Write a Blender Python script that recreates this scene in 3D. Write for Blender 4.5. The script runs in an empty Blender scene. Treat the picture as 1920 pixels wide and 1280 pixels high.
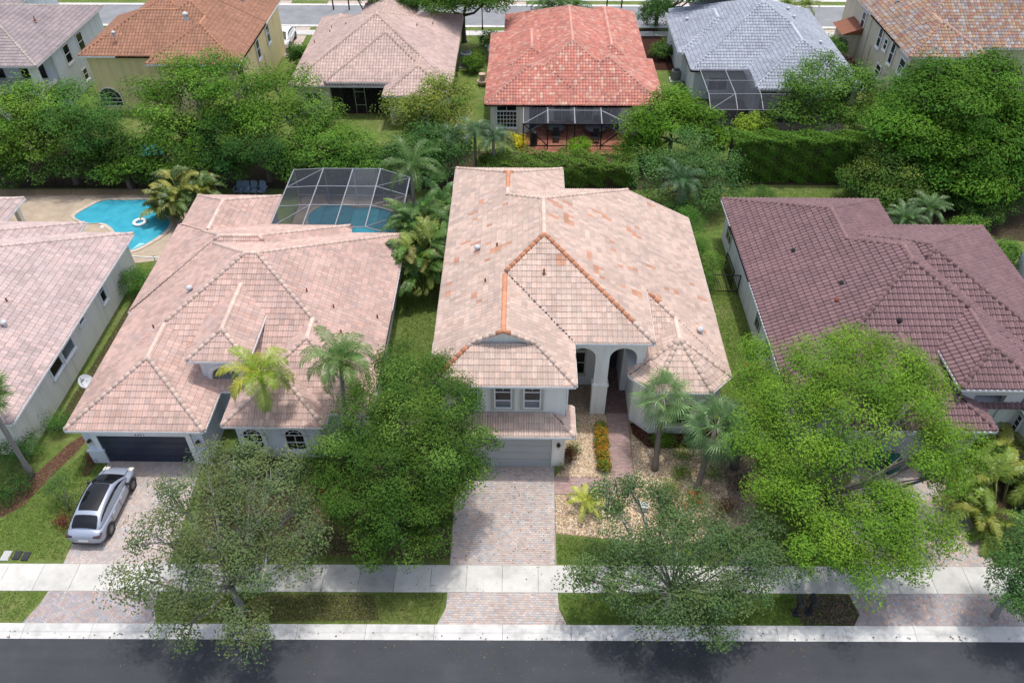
import bpy, math, random
import numpy as np
from mathutils import Vector, Matrix
rnd = random.Random(7)
rng = np.random.default_rng(7)
SC = bpy.context.scene
COL = SC.collection
R_ = math.radians

# ---------------------------------------------------------------- camera
CAM_H, CAM_P, CAM_YAW, CAM_F = 35.0, R_(42.2), R_(0.75), 1493.0
cd = bpy.data.cameras.new('camera'); cam = bpy.data.objects.new('camera', cd); COL.objects.link(cam)
cam.location = (0, 0, CAM_H)
cam.rotation_euler = (math.pi/2 - CAM_P, 0, CAM_YAW)
cd.sensor_width = 36.0; cd.lens = 36.0*CAM_F/1920.0
cd.clip_start = 0.5; cd.clip_end = 2000
SC.camera = cam
# ---------------------------------------------------------------- sky, sun, exposure
SUN_EL, SUN_AZ = R_(78), R_(24)
w = bpy.data.worlds.new('World'); SC.world = w; w.use_nodes = True
nt = w.node_tree; nt.nodes.clear()
sky = nt.nodes.new('ShaderNodeTexSky'); sky.sky_type = 'NISHITA'; sky.sun_disc = False
sky.sun_elevation = SUN_EL; sky.sun_rotation = SUN_AZ
sky.air_density = 1.0; sky.dust_density = 3.5; sky.ozone_density = 1.0
bg = nt.nodes.new('ShaderNodeBackground'); bg.inputs[1].default_value = 0.15
wo = nt.nodes.new('ShaderNodeOutputWorld')
hs = nt.nodes.new('ShaderNodeHueSaturation'); hs.inputs['Saturation'].default_value = .8
nt.links.new(sky.outputs[0], hs.inputs['Color']); nt.links.new(hs.outputs[0], bg.inputs[0]); nt.links.new(bg.outputs[0], wo.inputs[0])
sl = bpy.data.lights.new('sun', 'SUN'); sl.energy = 1.8; sl.angle = R_(2.2); sl.color = (1.0, 0.975, 0.94)
sun = bpy.data.objects.new('sun', sl); COL.objects.link(sun)
sd = Vector((math.sin(SUN_AZ)*math.cos(SUN_EL), math.cos(SUN_AZ)*math.cos(SUN_EL), math.sin(SUN_EL)))
sun.rotation_euler = sd.to_track_quat('Z', 'Y').to_euler(); sun.location = (0, 0, 60)
SC.view_settings.view_transform = 'Standard'; SC.view_settings.look = 'None'
SC.view_settings.exposure = 0.64; SC.view_settings.gamma = 1.0; SC.view_settings.use_curve_mapping = False
SC.render.engine = 'CYCLES'
SC.cycles.max_bounces = 6; SC.cycles.transparent_max_bounces = 12; SC.cycles.diffuse_bounces = 3
SC.cycles.use_denoising = True

# ---------------------------------------------------------------- materials
MATS = {}
def nmat(name):
    m = bpy.data.materials.new(name); m.use_nodes = True
    t = m.node_tree; b = t.nodes['Principled BSDF']
    MATS[name] = m
    return m, t, b
def nd(t, typ, **k):
    n = t.nodes.new(typ)
    for a, v in k.items(): setattr(n, a, v)
    return n
def noise(t, scale, detail=3, rough=.55, vec=None):
    n = nd(t, 'ShaderNodeTexNoise'); n.inputs['Scale'].default_value = scale
    n.inputs['Detail'].default_value = detail; n.inputs['Roughness'].default_value = rough
    if vec is not None: t.links.new(vec, n.inputs['Vector'])
    return n
def coords(t):
    return nd(t, 'ShaderNodeTexCoord').outputs['Object']
def ramp(t, fac, stops):
    r = nd(t, 'ShaderNodeValToRGB'); e = r.color_ramp.elements
    while len(e) < len(stops): e.new(0.5)
    for k, (p, c) in enumerate(stops):
        e[k].position = p; e[k].color = (*c, 1) if len(c) == 3 else c
    t.links.new(fac, r.inputs[0]); return r
def mix(t, a, b, fac, mode='MIX'):
    n = nd(t, 'ShaderNodeMix', data_type='RGBA', blend_type=mode)
    for v, i in ((fac, 0), (a, 6), (b, 7)):
        if hasattr(v, 'is_output'): t.links.new(v, n.inputs[i])
        elif i == 0: n.inputs[0].default_value = v
        else: n.inputs[i].default_value = (*v, 1)
    return n.outputs[2]
def bump(t, b, h, strength=.4, dist=.02):
    n = nd(t, 'ShaderNodeBump'); n.inputs['Strength'].default_value = strength; n.inputs['Distance'].default_value = dist
    t.links.new(h, n.inputs['Height']); t.links.new(n.outputs[0], b.inputs['Normal'])
def plain(name, col, rough=.6, metal=0, var=.12, scale=1.5, bmp=0, bscale=60, spec=.4):
    m, t, b = nmat(name); v = coords(t)
    n = noise(t, scale, 4, .6, v)
    lo = tuple(max(0, c*(1-var)) for c in col); hi = tuple(min(1, c*(1+var)) for c in col)
    r = ramp(t, n.outputs[0], [(.3, lo), (.7, hi)])
    t.links.new(r.outputs[0], b.inputs['Base Color'])
    b.inputs['Roughness'].default_value = rough; b.inputs['Metallic'].default_value = metal
    b.inputs['Specular IOR Level'].default_value = spec
    if bmp:
        n2 = noise(t, bscale, 3, .6, v); bump(t, b, n2.outputs[0], bmp, .01)
    return m
def attrmat(name, rough=.75, var=.16, scale=9, bmp=.25, spec=.3, stain=.0):
    """colour of each piece from its own attribute, with grain on top"""
    m, t, b = nmat(name); v = nd(t, 'ShaderNodeNewGeometry').outputs['Position']
    a = nd(t, 'ShaderNodeAttribute'); a.attribute_name = 'tcol'
    n = noise(t, scale, 4, .65, v)
    r = ramp(t, n.outputs[0], [(.25, (1-var,)*3), (.75, (1+var*.4,)*3)])
    c = mix(t, a.outputs['Color'], r.outputs[0], 1.0, 'MULTIPLY')
    if stain:
        n2 = noise(t, .45, 4, .6, v)
        r2 = ramp(t, n2.outputs[0], [(.34, (1-stain, 1-stain*.96, 1-stain*.92)), (.6, (1, 1, 1))])
        c = mix(t, c, r2.outputs[0], 1.0, 'MULTIPLY')
    t.links.new(c, b.inputs['Base Color'])
    b.inputs['Roughness'].default_value = rough; b.inputs['Specular IOR Level'].default_value = spec
    if bmp:
        n3 = noise(t, 70, 2, .6, v); bump(t, b, n3.outputs[0], bmp, .008)
    return m
def leafmat(name, trans=.28, rough=.5, spec=.35):
    m, t, b = nmat(name)
    a = nd(t, 'ShaderNodeAttribute'); a.attribute_name = 'tcol'
    t.links.new(a.outputs['Color'], b.inputs['Base Color'])
    b.inputs['Roughness'].default_value = rough; b.inputs['Specular IOR Level'].default_value = spec
    tr = nd(t, 'ShaderNodeBsdfTranslucent')
    c = mix(t, a.outputs['Color'], (1.05, 1.6, .5), 1.0, 'MULTIPLY'); t.links.new(c, tr.inputs['Color'])
    ms = nd(t, 'ShaderNodeMixShader'); ms.inputs[0].default_value = trans
    t.links.new(b.outputs[0], ms.inputs[1]); t.links.new(tr.outputs[0], ms.inputs[2])
    t.links.new(ms.outputs[0], t.nodes['Material Output'].inputs['Surface'])
    return m
def glassmat(name, col=(.010, .012, .014), rough=.06):
    m, t, b = nmat(name); v = coords(t)
    n = noise(t, .8, 2, .5, v)
    r = ramp(t, n.outputs[0], [(.3, tuple(c*.6 for c in col)), (.7, tuple(c*1.6 for c in col))])
    t.links.new(r.outputs[0], b.inputs['Base Color'])
    b.inputs['Roughness'].default_value = rough; b.inputs['Specular IOR Level'].default_value = .45
    return m
def screenmat(name, op=.55, col=(.03, .033, .04)):
    m, t, b = nmat(name)
    b.inputs['Base Color'].default_value = (*col, 1); b.inputs['Roughness'].default_value = .7
    b.inputs['Specular IOR Level'].default_value = .12
    tr = nd(t, 'ShaderNodeBsdfTransparent'); ms = nd(t, 'ShaderNodeMixShader')
    n = noise(t, .5, 2, .5, coords(t)); r = ramp(t, n.outputs[0], [(.3, (op-.06,)*3), (.7, (op+.06,)*3)])
    t.links.new(r.outputs[0], ms.inputs[0])
    t.links.new(tr.outputs[0], ms.inputs[1]); t.links.new(b.outputs[0], ms.inputs[2])
    t.links.new(ms.outputs[0], t.nodes['Material Output'].inputs['Surface'])
    return m

def grassmat():
    m, t, b = nmat('lawn_grass'); v = coords(t)
    n1 = noise(t, .35, 5, .62, v); n2 = noise(t, 3.0, 4, .7, v); n3 = noise(t, 40, 2, .6, v)
    r1 = ramp(t, n1.outputs[0], [(.3, (.105, .165, .042)), (.5, (.14, .195, .054)), (.68, (.20, .22, .09))])
    r2 = ramp(t, n2.outputs[0], [(.3, (.62, .62, .55)), (.62, (1.08, 1.08, 1.0)), (.8, (1.35, 1.22, 1.05))])
    r3 = ramp(t, n3.outputs[0], [(.3, (.6, .6, .6)), (.7, (1.25, 1.25, 1.2))])
    c = mix(t, r1.outputs[0], r2.outputs[0], 1, 'MULTIPLY'); c = mix(t, c, r3.outputs[0], 1, 'MULTIPLY')
    t.links.new(c, b.inputs['Base Color']); b.inputs['Roughness'].default_value = .9; b.inputs['Specular IOR Level'].default_value = .1
    bump(t, b, n3.outputs[0], .8, .05)
grassmat()
def soilmat(name, c0, c1, c2):
    m, t, b = nmat(name); v = coords(t)
    n = noise(t, 7, 5, .7, v); n2 = noise(t, 45, 3, .7, v)
    r = ramp(t, n.outputs[0], [(.3, c0), (.52, c1), (.72, c2)])
    r2 = ramp(t, n2.outputs[0], [(.3, (.5, .5, .5)), (.7, (1.3, 1.3, 1.3))])
    t.links.new(mix(t, r.outputs[0], r2.outputs[0], 1, 'MULTIPLY'), b.inputs['Base Color'])
    b.inputs['Roughness'].default_value = .95; b.inputs['Specular IOR Level'].default_value = .1
    bump(t, b, n2.outputs[0], 1, .05)
soilmat('dark_soil', (.04, .03, .02), (.075, .056, .036), (.12, .11, .055))
soilmat('bare_soil', (.05, .05, .022), (.085, .075, .038), (.15, .12, .07))
soilmat('red_mulch', (.085, .045, .026), (.13, .07, .042), (.18, .115, .07))
soilmat('brown_mulch', (.03, .013, .009), (.055, .024, .016), (.09, .045, .03))
soilmat('gravel_base', (.25, .17, .10), (.40, .29, .18), (.52, .42, .29))
def asphalt():
    m, t, b = nmat('asphalt'); v = coords(t)
    n = noise(t, .5, 6, .65, v); n2 = noise(t, 90, 2, .6, v); n3 = noise(t, 5, 4, .7, v)
    mp = nd(t, 'ShaderNodeMapping'); mp.inputs['Scale'].default_value = (.05, 1.6, 1); t.links.new(v, mp.inputs[0])
    n4 = noise(t, 1, 3, .6, mp.outputs[0])
    r = ramp(t, n.outputs[0], [(.3, (.027, .030, .037)), (.55, (.034, .037, .044)), (.75, (.046, .048, .055))])
    r4 = ramp(t, n4.outputs[0], [(.3, (.9, .9, .9)), (.7, (1.12, 1.12, 1.12))])
    r3 = ramp(t, n3.outputs[0], [(.28, (.70, .70, .73)), (.40, (1, 1, 1)), (.7, (1, 1, 1)), (.8, (1.22, 1.2, 1.16))])
    r2 = ramp(t, n2.outputs[0], [(.3, (.8, .8, .8)), (.7, (1.2, 1.2, 1.2))])
    c = mix(t, r.outputs[0], r2.outputs[0], 1, 'MULTIPLY'); c = mix(t, c, r3.outputs[0], 1, 'MULTIPLY'); c = mix(t, c, r4.outputs[0], 1, 'MULTIPLY')
    t.links.new(c, b.inputs['Base Color']); b.inputs['Roughness'].default_value = .8
    bump(t, b, n2.outputs[0], .4, .01)
asphalt()
plain('old_asphalt', (.20, .205, .215), .85, var=.15, scale=.6)
def concrete(name, col, stain=.45):
    m, t, b = nmat(name); v = nd(t, 'ShaderNodeNewGeometry').outputs['Position']
    a = nd(t, 'ShaderNodeAttribute'); a.attribute_name = 'tcol'
    n = noise(t, .9, 5, .65, v); n2 = noise(t, 30, 3, .6, v)
    r = ramp(t, n.outputs[0], [(.3, tuple(c*(1-stain) for c in col)), (.48, tuple(c*.9 for c in col)), (.62, col)])
    r2 = ramp(t, n2.outputs[0], [(.3, (.9, .9, .9)), (.7, (1.05, 1.05, 1.05))])
    c = mix(t, r.outputs[0], r2.outputs[0], 1, 'MULTIPLY'); c = mix(t, c, a.outputs['Color'], 1, 'MULTIPLY')
    t.links.new(c, b.inputs['Base Color']); b.inputs['Roughness'].default_value = .85
    bump(t, b, n2.outputs[0], .15, .005)
concrete('sidewalk_concrete', (.56, .55, .515), .28)
concrete('kerb_concrete', (.60, .59, .56), .38)
plain('pool_deck', (.36, .29, .215), .85, var=.18, scale=1.2)
plain('pool_coping', (.45, .38, .30), .8, var=.15, scale=3)
attrmat('paver', .8, .2, 14, .3, stain=.16)
attrmat('roof_tile', .8, .14, 11, .2, stain=.15)
attrmat('pebble', .8, .1, 20, 0)
attrmat('bark', .9, .35, 14, .6)
leafmat('leaf', .16, .6, .05)
leafmat('palm_leaf', .22, .42, .4)
def stucco(name, col):
    m, t, b = nmat(name); v = coords(t)
    mp = nd(t, 'ShaderNodeMapping'); mp.inputs['Scale'].default_value = (1.6, 1.6, .16); t.links.new(v, mp.inputs[0])
    n = noise(t, 1.0, 5, .65, mp.outputs[0]); n2 = noise(t, 55, 3, .6, v)
    r = ramp(t, n.outputs[0], [(.28, tuple(c*k for c, k in zip(col, (.80, .79, .76)))), (.5, tuple(c*.95 for c in col)), (.62, col)])
    t.links.new(r.outputs[0], b.inputs['Base Color']); b.inputs['Roughness'].default_value = .85
    b.inputs['Specular IOR Level'].default_value = .2
    bump(t, b, n2.outputs[0], .3, .012)
stucco('stucco_white', (.86, .86, .82)); stucco('stucco_pale_blue', (.72, .76, .82)); stucco('stucco_cream', (.82, .79, .70))
stucco('stucco_yellow', (.84, .70, .38)); stucco('stucco_grey', (.62, .645, .66)); stucco('stucco_tan', (.68, .63, .50)); stucco('stucco_beige', (.62, .55, .43))
stucco('stucco_pale_grey', (.70, .70, .68))
plain('white_paint', (.80, .81, .82), .5, var=.05); plain('grey_trim', (.56, .57, .57), .5, var=.06)
plain('greige_trim', (.50, .49, .42), .55, var=.08); plain('gutter_dark', (.035, .03, .03), .6)
plain('roof_underlay', (.10, .07, .06), .9, var=.3, scale=3)
plain('purple_underlay', (.028, .024, .028), .9); 
plain('garage_door_grey', (.40, .42, .43), .5, var=.04); plain('garage_door_navy', (.026, .036, .062), .42, var=.15)
plain('dark_door', (.05, .055, .06), .5); plain('black_metal', (.016, .016, .018), .4, metal=.3); plain('grey_metal', (.32, .33, .35), .4, metal=.6)
plain('white_metal', (.72, .73, .75), .4); plain('bronze', (.05, .032, .02), .4, metal=.5); plain('lamp_glass', (.7, .68, .6), .2)
plain('vent_metal', (.50, .51, .52), .6); plain('vent_rust', (.20, .07, .035), .7)
glassmat('window_glass'); glassmat('window_glass_grey', (.10, .12, .135), .1)
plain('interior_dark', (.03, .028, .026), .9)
screenmat('screen_mesh', .58, (.035, .038, .048)); screenmat('screen_mesh_light', .38, (.12, .13, .15)); screenmat('screen_patio', .22, (.10, .105, .125)); screenmat('screen_dark', .72, (.016, .016, .018))
plain('terracotta_deck', (.36, .14, .08), .8, var=.2, scale=4)
plain('chair_blue', (.17, .225, .31), .6); plain('plastic_black', (.02, .021, .024), .45); plain('plastic_green', (.012, .10, .085), .45)
plain('flower_red', (.55, .03, .02), .5); plain('tan_pot', (.3, .12, .07), .8); plain('ac_grey', (.14, .15, .16), .6)
def watermat():
    m, t, b = nmat('pool_water'); v = coords(t)
    n = noise(t, 1.2, 3, .5, v)
    r = ramp(t, n.outputs[0], [(.3, (.035, .27, .37)), (.7, (.06, .36, .46))])
    t.links.new(r.outputs[0], b.inputs['Base Color']); b.inputs['Roughness'].default_value = .06
    n2 = noise(t, 5, 3, .5, v); bump(t, b, n2.outputs[0], .25, .02)
watermat()
plain('pool_tile', (.35, .50, .55), .3); plain('pool_floor_pale', (.30, .56, .66), .3)
def carpaint(name, col):
    m, t, b = nmat(name); n = noise(t, 900, 1, .5, coords(t))
    r = ramp(t, n.outputs[0], [(.4, tuple(c*.94 for c in col)), (.6, col)]); t.links.new(r.outputs[0], b.inputs['Base Color'])
    b.inputs['Metallic'].default_value = .25; b.inputs['Roughness'].default_value = .35
    b.inputs['Coat Weight'].default_value = .8; b.inputs['Coat Roughness'].default_value = .05
carpaint('car_silver', (.31, .35, .435)); carpaint('car_white', (.8, .8, .8))
glassmat('car_glass', (.008, .009, .011), .03)
plain('tyre', (.02, .02, .021), .85); plain('alloy', (.25, .25, .26), .35, metal=.7); plain('tail_lamp', (.07, .045, .05), .25); plain('plate', (.55, .56, .55), .5)

# ---------------------------------------------------------------- mesh helpers
class MB:
    """collects boxes, prisms and tubes, then links them as one mesh object"""
    def __init__(s): s.v = []; s.f = []; s.c = []; s.cur = (1, 1, 1)
    def poly(s, pts, col=None):
        k = len(s.v); s.v += [tuple(p) for p in pts]; s.f.append(tuple(range(k, k+len(pts)))); s.c.append(col or s.cur)
    def face(s, ids, k, col=None): s.f.append(tuple(k+i for i in ids)); s.c.append(col or s.cur)
    def box(s, x0, x1, y0, y1, z0, z1, col=None, bottom=True):
        k = len(s.v); s.v += [(x, y, z) for z in (z0, z1) for y in (y0, y1) for x in (x0, x1)]
        for q in ((4, 5, 7, 6), (0, 1, 5, 4), (1, 3, 7, 5), (3, 2, 6, 7), (2, 0, 4, 6)) + (((0, 2, 3, 1),) if bottom else ()):
            s.face(q, k, col)
    def obox(s, c, a, b, d, col=None):
        c, a, b, d = map(Vector, (c, a, b, d)); k = len(s.v)
        for sz in (-1, 1):
            for sy in (-1, 1):
                for sx in (-1, 1): s.v.append(tuple(c+a*sx+b*sy+d*sz))
        for q in ((4, 5, 7, 6), (0, 1, 5, 4), (1, 3, 7, 5), (3, 2, 6, 7), (2, 0, 4, 6), (0, 2, 3, 1)): s.face(q, k, col)
    def bar(s, p, q, r=.03, col=None, up=(0, 0, 1)):
        p, q = Vector(p), Vector(q); d = (q-p)
        if d.length < 1e-6: return
        u = Vector(up)
        if abs(d.normalized().dot(u)) > .95: u = Vector((1, 0, 0))
        a = d.cross(u).normalized()*r; b = a.cross(d).normalized()*r
        s.obox((p+q)/2, d/2, a, b, col)
    def prism(s, poly, z0, z1, col=None, bottom=False):
        n = len(poly); k = len(s.v)
        s.v += [(x, y, z0) for x, y in poly]+[(x, y, z1) for x, y in poly]
        s.face(range(n, 2*n), k, col)
        if bottom: s.face(range(n-1, -1, -1), k, col)
        for i in range(n):
            j = (i+1) % n; s.face((i, j, n+j, n+i), k, col)
    def tube(s, pts, rad, n=6, col=None, cap=True):
        pts = [Vector(p) for p in pts]; k = len(s.v); m = len(pts)
        if not hasattr(rad, '__len__'): rad = [rad]*m
        ref = Vector((.31, .17, .93))
        for i, p in enumerate(pts):
            d = (pts[min(i+1, m-1)]-pts[max(i-1, 0)])
            if d.length < 1e-9: d = Vector((0, 0, 1))
            d.normalize(); rr = ref if abs(d.dot(ref)) < .95 else Vector((1, 0, 0))
            a = d.cross(rr).normalized(); b = d.cross(a)
            for j in range(n):
                t = 2*math.pi*j/n; s.v.append(tuple(p+(a*math.cos(t)+b*math.sin(t))*rad[i]))
        for i in range(m-1):
            for j in range(n):
                j2 = (j+1) % n; s.face((i*n+j, i*n+j2, (i+1)*n+j2, (i+1)*n+j), k, col)
        if cap:
            s.face(range(n-1, -1, -1), k, col); s.face(range((m-1)*n, m*n), k, col)
    def lathe(s, c, prof, n=12, col=None):
        c = Vector(c); k = len(s.v)
        for r, z in prof:
            for j in range(n):
                t = 2*math.pi*j/n; s.v.append((c.x+r*math.cos(t), c.y+r*math.sin(t), c.z+z))
        m = len(prof)
        for i in range(m-1):
            for j in range(n):
                j2 = (j+1) % n; s.face((i*n+j, i*n+j2, (i+1)*n+j2, (i+1)*n+j), k, col)
        s.face(range((m-1)*n, m*n), k, col); s.face(range(n-1, -1, -1), k, col)
    def xform(s, M, start=0):
        for i in range(start, len(s.v)): s.v[i] = tuple(M @ Vector(s.v[i]))
    def build(s, name, mat, parent=None, smooth=False, colour=False):
        me = bpy.data.meshes.new(name); me.from_pydata(s.v, [], s.f)
        if colour:
            a = me.attributes.new('tcol', 'FLOAT_COLOR', 'FACE')
            a.data.foreach_set('color', np.array([(*c, 1) for c in s.c], dtype=np.float32).ravel())
        return link(name, me, mat, parent, smooth)
def link(name, me, mat, parent=None, smooth=False):
    if mat: me.materials.append(MATS[mat] if isinstance(mat, str) else mat)
    if not smooth: me.shade_flat()
    if smooth: me.polygons.foreach_set('use_smooth', [True]*len(me.polygons))
    o = bpy.data.objects.new(name, me); COL.objects.link(o)
    if parent:
        o.parent = parent
        if parent.parent is None and parent.name not in LOCAL: o.matrix_parent_inverse = parent.matrix_basis.inverted()
    return o
LOCAL = set()        # things whose parts are built in their own space
def npmesh(name, V, F, mat, parent=None, C=None, smooth=False):
    """V (n,3), F (m,k), C (m,3) per face"""
    me = bpy.data.meshes.new(name); V = np.asarray(V, np.float32); F = np.asarray(F, np.int32); k = F.shape[1]
    me.vertices.add(len(V)); me.vertices.foreach_set('co', V.ravel())
    me.loops.add(F.size); me.loops.foreach_set('vertex_index', F.ravel())
    me.polygons.add(len(F)); me.polygons.foreach_set('loop_start', np.arange(0, F.size, k, dtype=np.int32))
    me.polygons.foreach_set('loop_total', np.full(len(F), k, np.int32))
    me.update(calc_edges=True)
    if C is not None:
        a = me.attributes.new('tcol', 'FLOAT_COLOR', 'FACE')
        a.data.foreach_set('color', np.concatenate([C, np.ones((len(C), 1))], 1).astype(np.float32).ravel())
    return link(name, me, mat, parent, smooth)
def empty(name, loc=(0, 0, 0), rz=0):
    o = bpy.data.objects.new(name, None); COL.objects.link(o); o.location = loc; o.rotation_euler = (0, 0, rz)
    o.empty_display_size = .2
    return o
def tag(o, label=None, cat=None, group=None, kind=None):
    if label: o['label'] = label
    if cat: o['category'] = cat
    if group: o['group'] = group
    if kind: o['kind'] = kind
    return o
def at(px, py, z=0.0):
    """the point of the place at height z that the photograph shows at a pixel of its 1920 px width"""
    f = np.array([-math.sin(CAM_YAW)*math.cos(CAM_P), math.cos(CAM_YAW)*math.cos(CAM_P), -math.sin(CAM_P)])
    r = np.array([math.cos(CAM_YAW), math.sin(CAM_YAW), 0.]); u = np.cross(r, f)
    d = f + r*(px-960)/CAM_F - u*(py-640)/CAM_F
    t = (z-CAM_H)/d[2]
    return np.array([0, 0, CAM_H])+t*d
CAMP = np.array([0, 0, CAM_H])

# ================================================================ roofs of real tiles
def clip_half(P, a, b, c):
    """part of the convex polygon where a*x+b*y+c >= 0"""
    out = []; n = len(P)
    for i in range(n):
        p, q = P[i], P[(i+1) % n]
        dp = a*p[0]+b*p[1]+c; dq = a*q[0]+b*q[1]+c
        if dp >= 0: out.append(p)
        if (dp > 0 and dq < 0) or (dp < 0 and dq > 0):
            t = dp/(dp-dq); out.append((p[0]+(q[0]-p[0])*t, p[1]+(q[1]-p[1])*t))
    return out
def area(P):
    return .5*sum(P[i][0]*P[(i+1) % len(P)][1]-P[(i+1) % len(P)][0]*P[i][1] for i in range(len(P))) if len(P) > 2 else 0
class Block:
    """one hipped or gabled roof over a convex footprint (counter-clockwise); a pitch of None is a gable end"""
    def __init__(s, poly, e, pitch=.5, inset=.42, walls=True, gable_inset=.30):
        s.poly = [tuple(p) for p in poly]; s.e = e; n = len(poly); s.inset = inset; s.walls = walls; s.gable_inset = gable_inset
        s.pitch = list(pitch) if hasattr(pitch, '__len__') else [pitch]*n
        s.lines = []; s.planes = []
        for i in range(n):
            p, q = s.poly[i], s.poly[(i+1) % n]; L = math.hypot(q[0]-p[0], q[1]-p[1])
            nx, ny = -(q[1]-p[1])/L, (q[0]-p[0])/L; c = -(nx*p[0]+ny*p[1])
            s.lines.append((nx, ny, c, (q[0]-p[0])/L, (q[1]-p[1])/L, L))
            k = s.pitch[i]
            s.planes.append(None if k is None else (nx*k, ny*k, c*k+e))
    def h(s, x, y): return min(a*x+b*y+c for a, b, c in [p for p in s.planes if p])
    def inside(s, x, y, m=0): return all(l[0]*x+l[1]*y+l[2] >= m for l in s.lines)
def rect(x0, x1, y0, y1): return [(x0, y0), (x1, y0), (x1, y1), (x0, y1)]   # edges: front, right, back, left

def hcol(i, j, k):
    h = (i*374761393+j*668265263+k*2246822519+0x9e3779b9) & 0xffffffff
    h ^= h >> 15; h = h*2246822519 & 0xffffffff; h ^= h >> 13; h = h*3266489917 & 0xffffffff; h ^= h >> 16
    return (h & 0xffff)/65535.0, (h >> 16)/65535.0
PROFILES = {'double': ((.010, .25, .5, .75, .990), (0.0, .048, .004, .048, 0.0)),
            'barrel': ((.03, .2, .45, .72, .95), (.0, .0, .07, .07, .0)),
            'flat':   ((0, .5, 1), (0.0, .028, 0.0))}

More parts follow.
